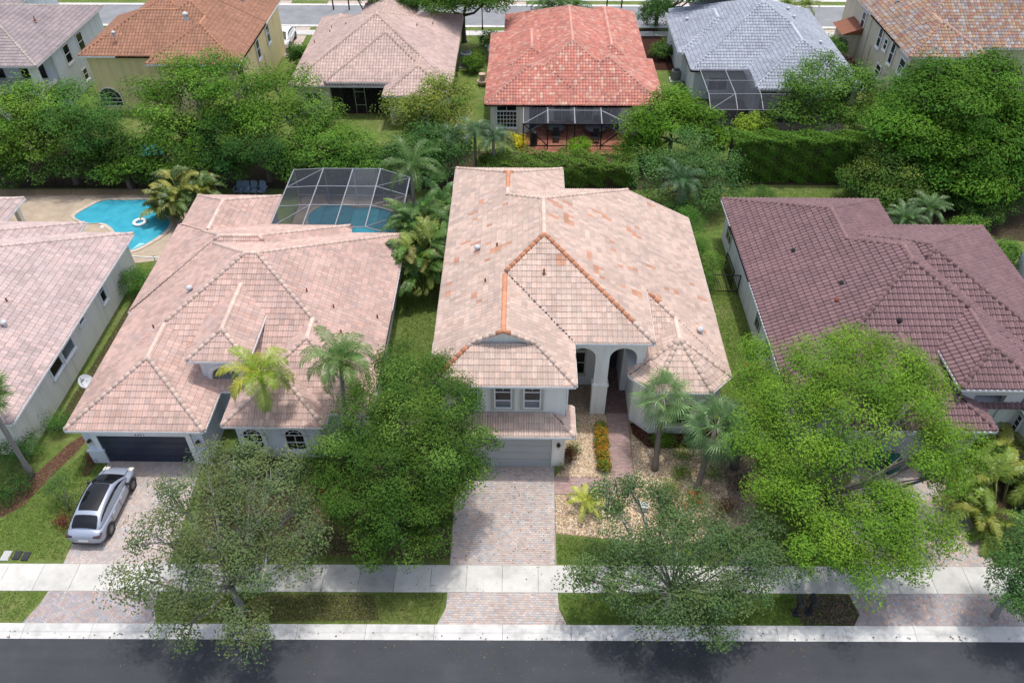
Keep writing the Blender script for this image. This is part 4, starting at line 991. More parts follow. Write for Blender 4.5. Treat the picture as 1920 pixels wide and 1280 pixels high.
# ---- pavers, one by one
def pip(x, y, P):
    c = False; n = len(P)
    for i in range(n):
        x1, y1 = P[i]; x2, y2 = P[i-1]
        if (y1 > y) != (y2 > y) and x < (x2-x1)*(y-y1)/(y2-y1)+x1: c = not c
    return c
PAVE = [(3, (.51, .415, .37)), (2.2, (.50, .435, .395)), (1.7, (.445, .43, .43)), (1.6, (.52, .45, .40)), (1.3, (.49, .39, .345)), (.7, (.41, .405, .415))]
PAVE2 = [(3, (.40, .33, .32)), (2, (.42, .37, .35)), (2.2, (.34, .35, .38)), (1, (.44, .33, .29))]
PATHC = [(3, (.40, .26, .235)), (2, (.42, .30, .27)), (1, (.36, .28, .27))]
def pavers(name, poly, pal, pat='running', z=.03, kind='structure', a=.2, b=.1, border=None, rot=0.0):
    V = []; F = []; C = []; cum = np.cumsum([p[0] for p in pal]); cum = cum/cum[-1]
    fp = [p for P in poly for p in P] if hasattr(poly[0][0], '__len__') else poly
    xs = [p[0] for p in fp]; ys = [p[1] for p in fp]; x0, x1, y0, y1 = min(xs), max(xs), min(ys), max(ys)
    cx, cy = (x0+x1)/2, (y0+y1)/2; R = max(x1-x0, y1-y0)*.75+1; cells = []
    if pat == 'running':
        for j in range(int((y1-y0)/b)+1):
            off = (a/2 if j % 2 else 0)
            for i in range(int((x1-x0)/a)+2): cells.append((x0+i*a-off+a/2, y0+j*b+b/2, a, b, 0))
    else:
        n = int(R*2/b)+2
        for j in range(n):
            for i in range(n):
                q = (i-j) % 4
                gx, gy = (i-n/2)*b, (j-n/2)*b
                if q == 0: cells.append((gx+b, gy+b/2, 2*b, b, 1))
                if q == 3: cells.append((gx+b/2, gy+b, b, 2*b, 1))
        cs, sn = math.cos(rot), math.sin(rot)
        cells = [(cx+c[0]*cs-c[1]*sn, cy+c[0]*sn+c[1]*cs, c[2], c[3], 2) for c in cells]
    cs, sn = math.cos(rot), math.sin(rot)
    parts = poly if hasattr(poly[0][0], '__len__') else [poly]
    lines = []
    for P in parts:
        ln = []
        for i in range(len(P)):
            p, q = P[i], P[(i+1) % len(P)]; L = math.hypot(q[0]-p[0], q[1]-p[1]); nx, ny = -(q[1]-p[1])/L, (q[0]-p[0])/L; ln.append((nx, ny, -(nx*p[0]+ny*p[1])))
        lines.append(ln)
    for x, y, la, lb, md in cells:
        h1, h2 = hcol(int(x*97+5000), int(y*89), 13); dz = (h2-.5)*.006; k0 = len(V)
        k = int(np.searchsorted(cum, h1)); c = pal[min(k, len(pal)-1)][1]; f = .88+.24*hcol(int(y*71), int(x*67+900), 5)[0]; c = (c[0]*f, c[1]*f, c[2]*f)
        sx, sy = la/2-.004, lb/2-.004; e = .006
        def place(R2): return [(x+u*cs-v*sn, y+u*sn+v*cs) if md == 2 else (x+u, y+v) for u, v in R2]
        ring = place([(-sx, -sy), (sx, -sy), (sx, sy), (-sx, sy)]); top = place([(-sx+e, -sy+e), (sx-e, -sy+e), (sx-e, sy-e), (-sx+e, sy-e)])
        for ln in lines:
            d = [min(g[0]*px+g[1]*py+g[2] for g in ln) for px, py in ring]
            if min(d) > -.002:
                V += [(px, py, z-.012+dz) for px, py in ring]+[(px, py, z+dz) for px, py in top]
                F += [(k0+4, k0+5, k0+6, k0+7), (k0, k0+1, k0+5, k0+4), (k0+1, k0+2, k0+6, k0+5), (k0+2, k0+3, k0+7, k0+6), (k0+3, k0, k0+4, k0+7)]; C += [c]*5; break
            cell = ring
            for g in ln:
                cell = clip_half(cell, *g)
                if len(cell) < 3: break
            if len(cell) < 3 or area(cell) < .0012: continue
            k0 = len(V); V += [(px, py, z+dz) for px, py in cell]; F.append(tuple(range(k0, k0+len(cell)))); C.append(c)
    m = MB()
    for P in parts: m.poly([(x, y, z-.014) for x, y in P])
    base = m.build(name, 'paver_joint'); base['kind'] = kind
    me = bpy.data.meshes.new('pavers'); me.from_pydata(V, [], F); at_ = me.attributes.new('tcol', 'FLOAT_COLOR', 'FACE'); at_.data.foreach_set('color', np.array([(*c, 1) for c in C], np.float32).ravel())
    o = link('pavers', me, 'paver', base); o['kind'] = 'stuff'
    return base
plain('paver_joint', (.27, .235, .21), .95)
ys = lambda x, y: y+SL*x
dM = [(-3.38, ys(-3.4, 21.97)), (1.93, ys(1.9, 21.97)), (1.95, 26.35), (2.0, 28.28), (-3.45, 28.28)]
pavers('driveway', dM, PAVE, a=.19, b=.12)
pavers('driveway_apron', [[(-3.78, ys(-3.8, 18.77)), (2.34, ys(2.3, 18.77)), (1.98, 19.6), (-3.42, 19.6)], [(-3.42, 19.6), (1.98, 19.6), (1.95, ys(2, 20.45)), (-3.4, ys(-3.4, 20.45))]], PAVE, a=.19, b=.12)
pavers('footpath', [[(1.97, 26.35), (6.3, 26.35), (6.33, 27.5), (1.97, 27.5)], [(5.1, 27.5), (6.33, 27.5), (6.45, 32.3), (5.2, 32.3)]], PATHC, a=.2, b=.1, z=.032)
pavers('porch_floor', [(4.8, 32.31), (6.6, 32.31), (6.6, 36.35), (4.8, 36.35)], [(2, (.20, .12, .11)), (1, (.24, .15, .14))], z=.05)
pavers('driveway', [(-22.72, ys(-22.7, 21.97)), (-17.4, ys(-17.4, 21.97)), (-17.7, 28.3), (-23.0, 28.3)], PAVE, 'herring', rot=R_(45))
pavers('driveway_apron', [[(-23.3, ys(-23.3, 18.77)), (-17.0, ys(-17, 18.77)), (-17.4, 19.6), (-22.9, 19.6)], [(-22.9, 19.6), (-17.4, 19.6), (-17.4, ys(-17.4, 20.45)), (-22.8, ys(-22.8, 20.45))]], PAVE2, 'herring', rot=R_(45))
pavers('driveway', [(16.6, ys(17, 21.97)), (23.82, ys(23.8, 21.97)), (23.6, 28.7), (18.6, 28.7)], [(3, (.50, .42, .37)), (2, (.53, .40, .34)), (1.5, (.42, .42, .43))], 'herring', rot=R_(45))
pavers('driveway_apron', [[(15.8, ys(15.8, 18.77)), (24.2, ys(24.2, 18.77)), (24.0, 19.5), (16.25, 19.5)], [(16.25, 19.5), (24.0, 19.5), (23.85, ys(23.8, 20.45)), (16.05, ys(16, 20.45))]], PAVE2, 'herring', rot=R_(45))
# ---- beds
gridsheet('gravel_bed', 'gravel_base', [(1.96, 22.95+.9), (4.4, 23.6), (7, 23.3), (9.2, 23.4), (12.2, 24.6), (13.3, 27.5), (13.2, 30.4), (6.47, 31.8), (6.32, 26.33), (1.97, 26.33)], .008)
gridsheet('gravel_bed', 'gravel_base', [(2.02, 27.52), (5.08, 27.52), (5.18, 32.2), (5.0, 34.6), (2.5, 34.6), (2.5, 28.3)], .012)
gridsheet('planting_bed', 'brown_mulch', [(6.5, 31.5), (6.6, 30.7), (7.4, 29.7), (10.6, 29.7), (11.9, 31), (11.9, 31.9), (7.5, 31.9)], .016)
gridsheet('planting_bed', 'bare_soil', [(-16.5, 22.6), (-3.46, 22.3), (-3.5, 28.1), (-4.6, 29.0), (-16.9, 29.0), (-17.3, 27)], .006)
gridsheet('planting_bed', 'brown_mulch', [(-13.8, 25.6), (-9.0, 25.2), (-8.6, 27.6), (-13.5, 28.6)], .011)
gridsheet('planting_bed', 'red_mulch', [(-29.4, 22.6), (-26.4, 25.2), (-25.75, 27.2), (-24.9, 29.6), (-25.1, 30.4), (-25.8, 29.5), (-26.6, 27.6), (-27.5, 26), (-30, 24)], .006)
gridsheet('planting_bed', 'red_mulch', [(-24.1, 27.2), (-23.7, 27.3), (-23.5, 29.5), (-24.4, 29.5)], .009)
gridsheet('soil_patch', 'dark_soil', [(13.5, ys(13, 18.8)), (14.2, 18.98), (15.0, 18.93), (15.78, ys(15.8, 18.77)), (16.2, 19.5), (16.0, ys(16, 20.4)), (15.3, 20.35), (14.8, 20.5), (14.2, 20.25), (13.7, 20.3), (13.6, 19.9), (13.1, 19.7), (13.4, 19.3)], .008)
gridsheet('soil_patch', 'bare_soil', [(-13.5, ys(-13, 18.9)), (-6.5, ys(-6, 19.0)), (-7, ys(-7, 20.3)), (-12.5, ys(-13, 20.35))], .006)
gridsheet('planting_bed', 'dark_soil', [(23.85, 22.5), (27, 21.7), (30, 24), (30, 28), (25, 27.6), (23.9, 26.2)], .007)
gridsheet('soil_patch', 'dark_soil', [(-47, 57.0), (10, 57.4), (13, 58), (13, 63), (-24, 64.5), (-47, 64)], .005)
gridsheet('soil_patch', 'dark_soil', [(13.5, 56.6), (17, 58.3), (29, 58.3), (33, 51), (42, 50), (42, 62), (14, 62.5)], .006)
gridsheet('soil_patch', 'bare_soil', [(-27.2, 30.5), (-24.4, 30.5), (-24.5, 43), (-26.9, 43)], .004)
def pebbles(name, poly, n, pal, smin, smax, parent=None, z=.01, pile=.02):
    xs = [p[0] for p in poly]; yy = [p[1] for p in poly]; pts = []
    while len(pts) < n:
        q = rng.uniform((min(xs), min(yy)), (max(xs), max(yy)), (n, 2)); pts += [tuple(p) for p in q if pip(p[0], p[1], poly)]
    pts = np.array(pts[:n]); s = rng.uniform(smin, smax, n)
    base = np.array([(1, 0, 0), (0, 1, 0), (-1, 0, 0), (0, -1, 0), (0, 0, .75)]); V = np.repeat(base[None], n, 0)*s[:, None, None]*rng.uniform(.6, 1.3, (n, 5, 1))
    th = rng.uniform(0, 6.28, n); c, sn = np.cos(th)[:, None], np.sin(th)[:, None]
    X = V[..., 0]*c-V[..., 1]*sn+pts[:, :1]; Yy = V[..., 0]*sn+V[..., 1]*c+pts[:, 1:]; Z = V[..., 2]+z+rng.uniform(0, pile, n)[:, None]
    V = np.stack([X, Yy, Z], -1).reshape(-1, 3)
    F = (np.arange(n)*5)[:, None, None]+np.array([(0, 1, 4), (1, 2, 4), (2, 3, 4), (3, 0, 4)])[None]
    w_ = np.array([p[0] for p in pal], float); ci = rng.choice(len(pal), n, p=w_/w_.sum()); C = np.array([p[1] for p in pal])[ci]*rng.uniform(.75, 1.2, (n, 1))
    return tag(npmesh(name, V, F.reshape(-1, 3), 'pebble', parent, np.repeat(C, 4, 0)), kind='stuff')
STONE = [(4, (.60, .455, .30)), (3, (.70, .58, .42)), (2.4, (.48, .34, .22)), (1.5, (.76, .68, .57)), (1.4, (.34, .25, .18))]
STONED = [(4, (.42, .31, .22)), (3, (.50, .40, .30)), (2, (.33, .24, .18))]
pebbles('gravel', [(1.98, 23.87), (4.4, 23.62), (7, 23.32), (9.2, 23.42), (11.2, 24.2), (11.4, 28.5), (11, 29.6), (7.3, 29.6), (6.5, 30.7), (6.34, 26.3), (1.99, 26.3)], 17000, STONE, .028, .06)
pebbles('gravel', [(2.06, 27.54), (5.06, 27.54), (5.16, 32.2), (2.52, 32.2), (2.52, 28.3)], 9000, STONE, .028, .06)
pebbles('gravel', [(2.52, 32.2), (4.9, 32.2), (4.9, 34.6), (2.52, 34.6)], 2600, STONED, .028, .055)
pebbles('mulch', [(11.2, 24.2), (12.2, 24.7), (13.2, 27.5), (13.1, 30.3), (11.9, 30.9), (10.6, 29.6), (11.0, 29), (11.4, 28)], 5000, [(3, (.30, .22, .17)), (2, (.40, .30, .23)), (1, (.22, .15, .11))], .03, .07)
pebbles('mulch', [(6.55, 31.3), (6.65, 30.75), (7.4, 29.75), (10.6, 29.75), (11.8, 31), (11.8, 31.8)], 2500, [(1, (.10, .035, .022)), (1, (.14, .055, .035))], .03, .06)
pebbles('mulch', [(-29.3, 22.8), (-26.4, 25.2), (-25.75, 27.2), (-24.9, 29.5), (-25.1, 30.3), (-25.8, 29.5), (-26.6, 27.6), (-27.5, 26), (-29.9, 24)], 2200, [(2, (.165, .085, .05)), (1, (.22, .125, .075)), (1, (.12, .07, .045))], .03, .06)
pebbles('leaf_litter', [(-16, 22.5), (-3.6, 22.4), (-3.6, 28), (-16.5, 28.5)], 6000, [(2, (.13, .08, .045)), (1, (.22, .15, .09)), (1, (.09, .09, .035))], .03, .08)
pebbles('leaf_litter', [(13.4, 19.0), (15.7, 19.0), (16.1, 19.5), (15.95, 20.5), (13.9, 20.5), (13.1, 19.7)], 1300, [(2, (.09, .06, .045)), (1, (.18, .12, .09)), (1, (.05, .07, .02))], .03, .08)
pebbles('leaf_litter', [(-30, 18.5), (26, 18.95), (26, 18.3), (-30, 17.8)], 260, [(2, (.16, .11, .06)), (1, (.26, .19, .10)), (1, (.12, .12, .05))], .02, .05, z=.03, pile=.02)
pebbles('leaf_litter', [(-20, 16.2), (14, 16.4), (14, 18.1), (-20, 17.8)], 380, [(2, (.13, .10, .06)), (1, (.2, .16, .09)), (1, (.10, .11, .05))], .018, .045, z=-.005, pile=.004)
pebbles('leaf_litter', [(-3.3, 22), (1.9, 22), (1.9, 28), (-3.3, 28)], 190, [(2, (.15, .09, .05)), (1, (.12, .12, .05))], .018, .045, z=.035, pile=.004)
pebbles('leaf_litter', [(-20, 20.3), (20, 20.7), (20, 22.1), (-20, 21.75)], 220, [(2, (.16, .11, .06)), (1, (.13, .13, .05))], .018, .045, z=.045, pile=.004)
# ---- grass blades on the lawns that show large
def blades(name, poly, n, h=.07, cols=((.10, .17, .03), (.075, .135, .022), (.16, .18, .055))):
    xs = [p[0] for p in poly]; yy = [p[1] for p in poly]; q = rng.uniform((min(xs), min(yy)), (max(xs), max(yy)), (n*3, 2))
    q = np.array([p for p in q if pip(p[0], p[1], poly)])[:n]; n = len(q)
    th = rng.uniform(0, 6.28, n); d = np.stack([np.cos(th), np.sin(th)], 1); w_ = rng.uniform(.012, .03, n)[:, None]; hh = h*rng.uniform(.5, 1.3, n)[:, None]; ln = rng.normal(0, .045, (n, 2))
    V = np.stack([np.concatenate([q-d*w_, np.zeros((n, 1))], 1), np.concatenate([q+d*w_, np.zeros((n, 1))], 1), np.concatenate([q+ln, hh], 1)], 1).reshape(-1, 3)
    F = np.arange(n*3).reshape(-1, 3)
    C = np.array(cols)[rng.choice(len(cols), n, p=[.5, .32, .18])]*rng.uniform(1.1, 1.8, (n, 1))
    return tag(npmesh(name, V, F, 'leaf', None, C), kind='stuff')
blades('grass', [(-40, 22.0), (-22.9, 22.0), (-23.2, 28), (-24.6, 29), (-25.6, 27), (-26.4, 25.2), (-28.4, 22.7), (-40, 22.7)], 16000)
blades('grass', [(-40, 18.5), (-23.3, 18.7), (-22.9, 20.2), (-40, 20.05)], 8000)
blades('grass', [(-17.0, 18.75), (-3.8, 18.85), (-3.5, 20.35), (-17.3, 20.25)], 14000, .07, ((.14, .16, .045), (.10, .135, .032), (.20, .18, .08)))
blades('grass', [(2.4, 18.9), (13.3, 19.0), (13.2, 20.5), (2.1, 20.4)], 12000)
blades('grass', [(2.0, 22.1), (15.5, 22.3), (15.5, 25), (13.4, 27), (12.3, 24.4), (9.2, 23.2), (7, 23.1), (4.4, 23.4), (2.0, 23.75)], 14000)
blades('grass', [(-17, 22.0), (-3.5, 22.1), (-3.5, 22.6), (-9, 24.2), (-16.5, 22.9)], 8000, .07, ((.13, .14, .045), (.09, .12, .03), (.19, .16, .08)))
blades('grass', [(12.8, 18.95), (15.7, 18.95), (16.1, 19.5), (15.9, 20.5), (12.8, 20.5)], 1500, .07)
blades('grass', [(12.0, 31), (15.3, 31), (15.3, 44), (12, 44)], 12000)
blades('grass', [(-27.1, 31), (-24.4, 31), (-24.4, 43), (-26.9, 43)], 7000, .06, ((.12, .15, .04), (.09, .13, .03), (.17, .16, .07)))
blades('grass', [(-7.9, 30), (-4.3, 30), (-4.4, 45), (-7.8, 45)], 12000, .07, ((.085, .125, .026), (.07, .11, .02), (.13, .13, .05)))
blades('grass', [(14.6, 51.5), (32, 51.5), (31, 58), (15, 57.5)], 14000, .07)
# ---- the street behind
SB = .0
o = gridsheet('street', 'old_asphalt', [(-90, 92.9), (90, 93.4), (90, 99.6), (-90, 99.1)], .012)
for y0, y1, nm, mt, z in ((92.3, 92.9, 'street_kerb', 'kerb_concrete', .05), (99.1, 99.7, 'street_kerb', 'kerb_concrete', .05), (89.9, 91.3, 'far_sidewalk', 'sidewalk_concrete', .03), (101.0, 102.4, 'far_sidewalk', 'sidewalk_concrete', .03)):
    m = MB()
    for k in range(60):
        x0 = -90+k*3; m.cur = (.9+.1*hcol(k, 1, 1)[0],)*3; m.box(x0, x0+2.97, y0+.0028*(x0+90), y1+.0028*(x0+90), -.05, z)
    tag(m.build(nm, mt, colour=True), kind='structure')
for x0, x1 in ((-33, -24.5), (-20, -15.2), (-2.0, 4.4), (19, 26), (30.5, 36), (44, 60)):
    for y0, y1 in ((84 if x0 > 15 or x0 < -22 else 88, 89.9), (91.3, 92.4), (99.8, 101), (102.4, 118)):
        s = -4 if y0 > 95 else 0
        o = gridsheet('far_driveway', 'far_paver', [(x0+s, y0), (x1+s, y0), (x1+s, y1), (x0+s, y1)], .008) if 'far_paver' in MATS else (plain('far_paver', (.42, .33, .29), .85, var=.14, scale=2.5), gridsheet('far_driveway', 'far_paver', [(x0+s, y0), (x1+s, y0), (x1+s, y1), (x0+s, y1)], .008))[1]
# ---- the pool terrace at the left and the screened pool
def smooth_loop(pts, n=6):
    out = []; N = len(pts)
    for i in range(N):
        p0, p1, p2, p3 = [np.array(pts[(i+k-1) % N]) for k in range(4)]
        for t in np.linspace(0, 1, n, endpoint=False):
            out.append(tuple(.5*((2*p1)+(p2-p0)*t+(2*p0-5*p1+4*p2-p3)*t*t+(3*p1-p0-3*p2+p3)*t**3)))
    return out
def pool(label, loop, deck, group):
    L = smooth_loop(loop); n = len(L); c = np.mean(np.array(L), 0)
    out = [tuple(np.array(p)+(np.array(p)-c)/np.linalg.norm(np.array(p)-c)*.32) for p in L]
    m = MB()
    dz = gridsheet('pool_terrace', 'pool_deck', deck, .018)
    p = tag(empty('swimming_pool', (c[0], c[1], 0)), label, 'pool', group)
    m = MB()
    for i in range(n):
        j = (i+1) % n
        m.poly([(*out[i], .02), (*out[j], .02), (*out[j], .07), (*out[i], .07)]); m.poly([(*out[i], .07), (*out[j], .07), (*L[j], .07), (*L[i], .07)]); m.poly([(*L[i], .07), (*L[j], .07), (*L[j], -.03), (*L[i], -.03)])
    m.build('coping', 'pool_coping', p)
    inn = [tuple(c+(np.array(q)-c)*1.0) for q in L]
    m = MB(); m.poly([(*q, .024) for q in inn]); m.build('water_surface', 'pool_water', p)
    return p
pl = pool('blue freeform swimming pool with a white swim ring floating in it', [at(140, 407)[:2], at(165, 390)[:2], at(195, 377)[:2], at(235, 376)[:2], at(283, 377)[:2], at(289, 395)[:2], at(317, 412)[:2], at(312, 432)[:2], at(280, 455)[:2], at(245, 470)[:2], at(225, 455)[:2], at(213, 432)[:2], at(195, 420)[:2], at(165, 419)[:2]],
     [(-46, 46), (-28, 46.8), (-25.6, 47.4), (-25.2, 51), (-24.6, 52), (-28.5, 55.8), (-30, 56.4), (-46, 55.9)], 'swimming pools behind the houses')
m = MB(); m.poly([(*at(x, y)[:2], .027) for x, y in ((246, 469), (262, 456), (272, 457), (248, 468))]); m.build('tanning_ledge', 'pool_floor_pale', pl)
gridsheet('sand_strip', 'gravel_base', [(-44, 55.7), (-29.5, 56.1), (-29.5, 57), (-44, 56.7)], .022)
pool('blue pool with curved edge under the dark screen enclosure', [at(578, 408)[:2], at(592, 393)[:2], at(618, 384)[:2], at(640, 384)[:2], at(665, 390)[:2], at(700, 390)[:2], at(728, 397)[:2], at(745, 412)[:2], at(738, 436)[:2], at(700, 446)[:2], at(640, 446)[:2], at(585, 425)[:2]],
     [(-17.85, 47.25), (-8.8, 46.4), (-8.8, 56.2), (-17.9, 56.2)], 'swimming pools behind the houses')
m = MB(); m.poly([(*at(x, y)[:2], .03) for x, y in ((258, 272), (305, 272), (310, 290), (262, 294))]); pq = tag(m.build('swimming_pool', 'pool_water'), 'sliver of a blue pool glimpsed under the trees', 'pool', 'swimming pools behind the houses')
# screen enclosure over the pool
E = tag(empty('pool_enclosure', (-13.5, 51.5, 0)), 'dark mesh screen enclosure standing over a pool beside the pale blue house', 'enclosure', 'screen enclosures')
bx = [-17.75, -15.4, -13.1, -10.95]; zt = 3.3; yb, yf = 54.8, 46.8; xr = -8.75; zr = 2.5
def ztop(x): return 3.15+(zt-3.15)*min(1, (x-bx[0])/2.35)
rows = [yf, 49.6, 52.2, yb]
m = MB()
plain('pale_metal', (.23, .24, .26), .5)
for x in bx: m.bar((x, yf, ztop(x)), (x, yb, ztop(x)), .036)
m.build('beam', 'pale_metal', E)
for y in rows:
    m = MB()
    for i in range(3): m.bar((bx[i], y, ztop(bx[i])), (bx[i+1], y, ztop(bx[i+1])), .03)
    m.bar((bx[3], y, zt), (xr, y+.1, zr), .035); m.build('cross_bar', 'grey_metal', E)
m = MB()
for i in range(3): m.bar((bx[3], rows[i], zt), (xr, rows[i+1], zr), .025)
m.bar((bx[0], yf, ztop(bx[0])), (bx[1], 49.6, zt), .025); m.bar((bx[0], 52.2, ztop(bx[0])), (bx[1], yb, zt), .025)
m.bar((xr, yf, zr), (xr, yb, zr), .045); m.build('brace', 'grey_metal', E)
m = MB()
for x in bx+[xr]: m.bar((x, yb+.05, 0), (x, yb+.05, ztop(x) if x != xr else zr), .045)
for y in rows: m.bar((xr, y+.1, 0), (xr, y+.1, zr), .04)
m.bar((bx[0], yb+.05, .9), (xr, yb+.05, .9), .03); m.build('post', 'grey_metal', E)
for i in range(3):
    for j in range(3):
        m = MB(); m.poly([(bx[i]+.03, rows[j]+.02, ztop(bx[i])), (bx[i+1]-.03, rows[j]+.02, ztop(bx[i+1])), (bx[i+1]-.03, rows[j+1]-.02, ztop(bx[i+1])), (bx[i]+.03, rows[j+1]-.02, ztop(bx[i]))]); m.build('screen_panel', 'screen_mesh_light' if i == 2 and j > 0 else 'screen_mesh', E)
for j in range(3): m = MB(); m.poly([(bx[3], rows[j], zt), (xr, rows[j]+.1, zr), (xr, rows[j+1]+.1, zr), (bx[3], rows[j+1], zt)]); m.build('screen_panel', 'screen_mesh', E)
m = MB(); m.poly([(bx[0], yb+.05, 0), (xr, yb+.05, 0), (xr, yb+.05, zr), (bx[3], yb+.05, zt), (bx[1], yb+.05, zt), (bx[0], yb+.05, 3.15)]); m.build('screen_panel', 'screen_mesh', E)
m = MB(); m.poly([(xr, yf, 0), (xr, yb, 0), (xr, yb, zr), (xr, yf, zr)]); m.build('screen_panel', 'screen_mesh', E)
# patio enclosure behind the red roof
E2 = tag(empty('patio_enclosure', (4.7, 66, 0)), 'black framed screen enclosure with white roof bars behind the red roofed house', 'enclosure', 'screen enclosures')
x4 = [.15, 2.3, 4.65, 7.0, 9.4]; zl = 2.45; yo = 64.1
m = MB()
for x in x4: m.bar((x, yo, 0), (x, yo, zl), .05)
m.bar((x4[0], yo, zl), (x4[4], yo, zl), .05); m.bar((x4[0], yo, .35), (x4[4], yo, .35), .04)
m.bar((x4[0], yo, zl), (x4[1], yo, .35), .035); m.bar((x4[4], yo, zl), (x4[3], yo, .35), .035); m.bar((4.0, yo, 0), (4.0, yo, zl), .04); m.build('screen_frame', 'black_metal', E2)
m = MB()
for x in x4[1:4]: m.bar((x, yo, zl), (x, 66.5, 2.95), .04)
m.bar((x4[1], 65.9, 2.83), (x4[3], 65.9, 2.83), .03); m.bar((x4[3], 65.9, 2.83), (x4[4], yo, zl), .05); m.bar((x4[1], 65.9, 2.83), (x4[0], yo, zl), .03); m.bar((x4[0], yo, zl), (x4[0], 66.5, 2.95), .03); m.build('roof_bar', 'pale_metal', E2)
for i in range(4):
    m = MB(); m.poly([(x4[i], yo, zl), (x4[i+1], yo, zl), (x4[i+1], 66.5, 2.95), (x4[i], 66.5, 2.95)]); m.build('roof_screen', 'screen_patio', E2)
    m = MB(); m.poly([(x4[i], yo+.02, 0), (x4[i+1], yo+.02, 0), (x4[i+1], yo+.02, zl), (x4[i], yo+.02, zl)]); m.build('screen_panel', 'screen_thin', E2) if 'screen_thin' in MATS else (screenmat('screen_thin', .22, (.02, .02, .022)), m.build('screen_panel', 'screen_thin', E2))
pavers('patio_floor', [(.16, 63.2), (9.39, 63.2), (9.39, 66.88), (6.98, 69.38), (2.62, 69.38), (.16, 66.88)], [(3, (.46, .18, .11)), (2, (.52, .22, .14)), (1, (.40, .15, .10))], a=.3, b=.3, z=.03)
# enclosure of the grey roofed house
E3 = tag(empty('patio_enclosure', (20, 70, 0)), 'grey framed screen enclosure behind the blue grey roof', 'enclosure', 'screen enclosures')
m = MB(); px_ = [16.9, 19.3, 21.6, 24.4, 27.2]
for x in px_: m.bar((x, 66.9, 0), (x, 66.9, 2.5), .03)
for z in (.35, 1.2, 2.5): m.bar((px_[0], 66.9, z), (px_[-1], 66.9, z), .028)
for x, yt in zip(px_[:3], (73.9, 73.9, 71)): m.bar((x, 66.9, 2.5), (x, 68.6, 3.2), .03); m.bar((x, 68.6, 3.2), (x, yt, 3.3), .03)
m.bar((px_[0], 68.6, 3.2), (px_[4], 68.6, 3.2), .03); m.bar((px_[0], 71.3, 3.25), (px_[2], 71.3, 3.25), .026); m.bar((px_[0], 66.9, 2.5), (px_[1], 68.6, 3.2), .026); m.build('screen_frame', 'pale_metal', E3)
for i in range(4):
    for q in ([(px_[i], 66.9, 0), (px_[i+1], 66.9, 0), (px_[i+1], 66.9, 2.5), (px_[i], 66.9, 2.5)], [(px_[i], 66.9, 2.5), (px_[i+1], 66.9, 2.5), (px_[i+1], 68.6, 3.2), (px_[i], 68.6, 3.2)]) + (([(px_[i], 68.6, 3.2), (px_[i+1], 68.6, 3.2), (px_[i+1], 73.8, 3.3), (px_[i], 73.8, 3.3)],) if i < 2 else ()):
        m = MB(); m.poly(q); m.build('screen_panel', 'screen_mesh', E3)
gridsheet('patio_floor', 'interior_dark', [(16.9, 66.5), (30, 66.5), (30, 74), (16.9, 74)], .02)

# ================================================================ plants
def unit(v): return v/np.maximum(np.linalg.norm(v, axis=-1, keepdims=True), 1e-9)
def leaf_quads(P, Nrm, L, Wd, droop=0.0):
    """one bent rhomb per leaf"""
    n = len(P); t = unit(np.cross(Nrm, rng.normal(size=(n, 3)))); b = np.cross(Nrm, t)
    L = L[:, None]; Wd = Wd[:, None]
    V = np.stack([P-t*L*.5, P+b*Wd*.5-Nrm*L*.06, P+t*L*.5-Nrm*L*droop, P-b*Wd*.5-Nrm*L*.06], 1)
    return V.reshape(-1, 3), np.arange(n*4).reshape(-1, 4)
def shade(base, n, hue=.12, val=.22):
    c = np.array(base)[None]*rng.uniform(1-val, 1+val, (n, 1)); k = rng.normal(0, hue, (n, 1))
    return np.clip(c*np.concatenate([1+k*1.2, 1+k*.3, 1-k*.4], 1), .004, 1)
def clumps_on(lobes, dens, zmin=-.45, shell=(.62, 1.02)):
    out = []
    for (cx, cy, cz, rx, ry, rz) in lobes:
        ar = (rx*ry+rx*rz+ry*rz)*4.2; n = max(3, int(ar*dens)); d = unit(rng.normal(size=(n*3, 3))); d = d[d[:, 2] > zmin][:n]
        r = rng.uniform(shell[0], shell[1], (len(d), 1)); r = np.where(rng.random((len(d), 1)) < .18, r*.72, r)
        out.append(np.concatenate([np.array([[cx, cy, cz]])+d*r*np.array([[rx, ry, rz]]), d], 1))
    return np.concatenate(out)
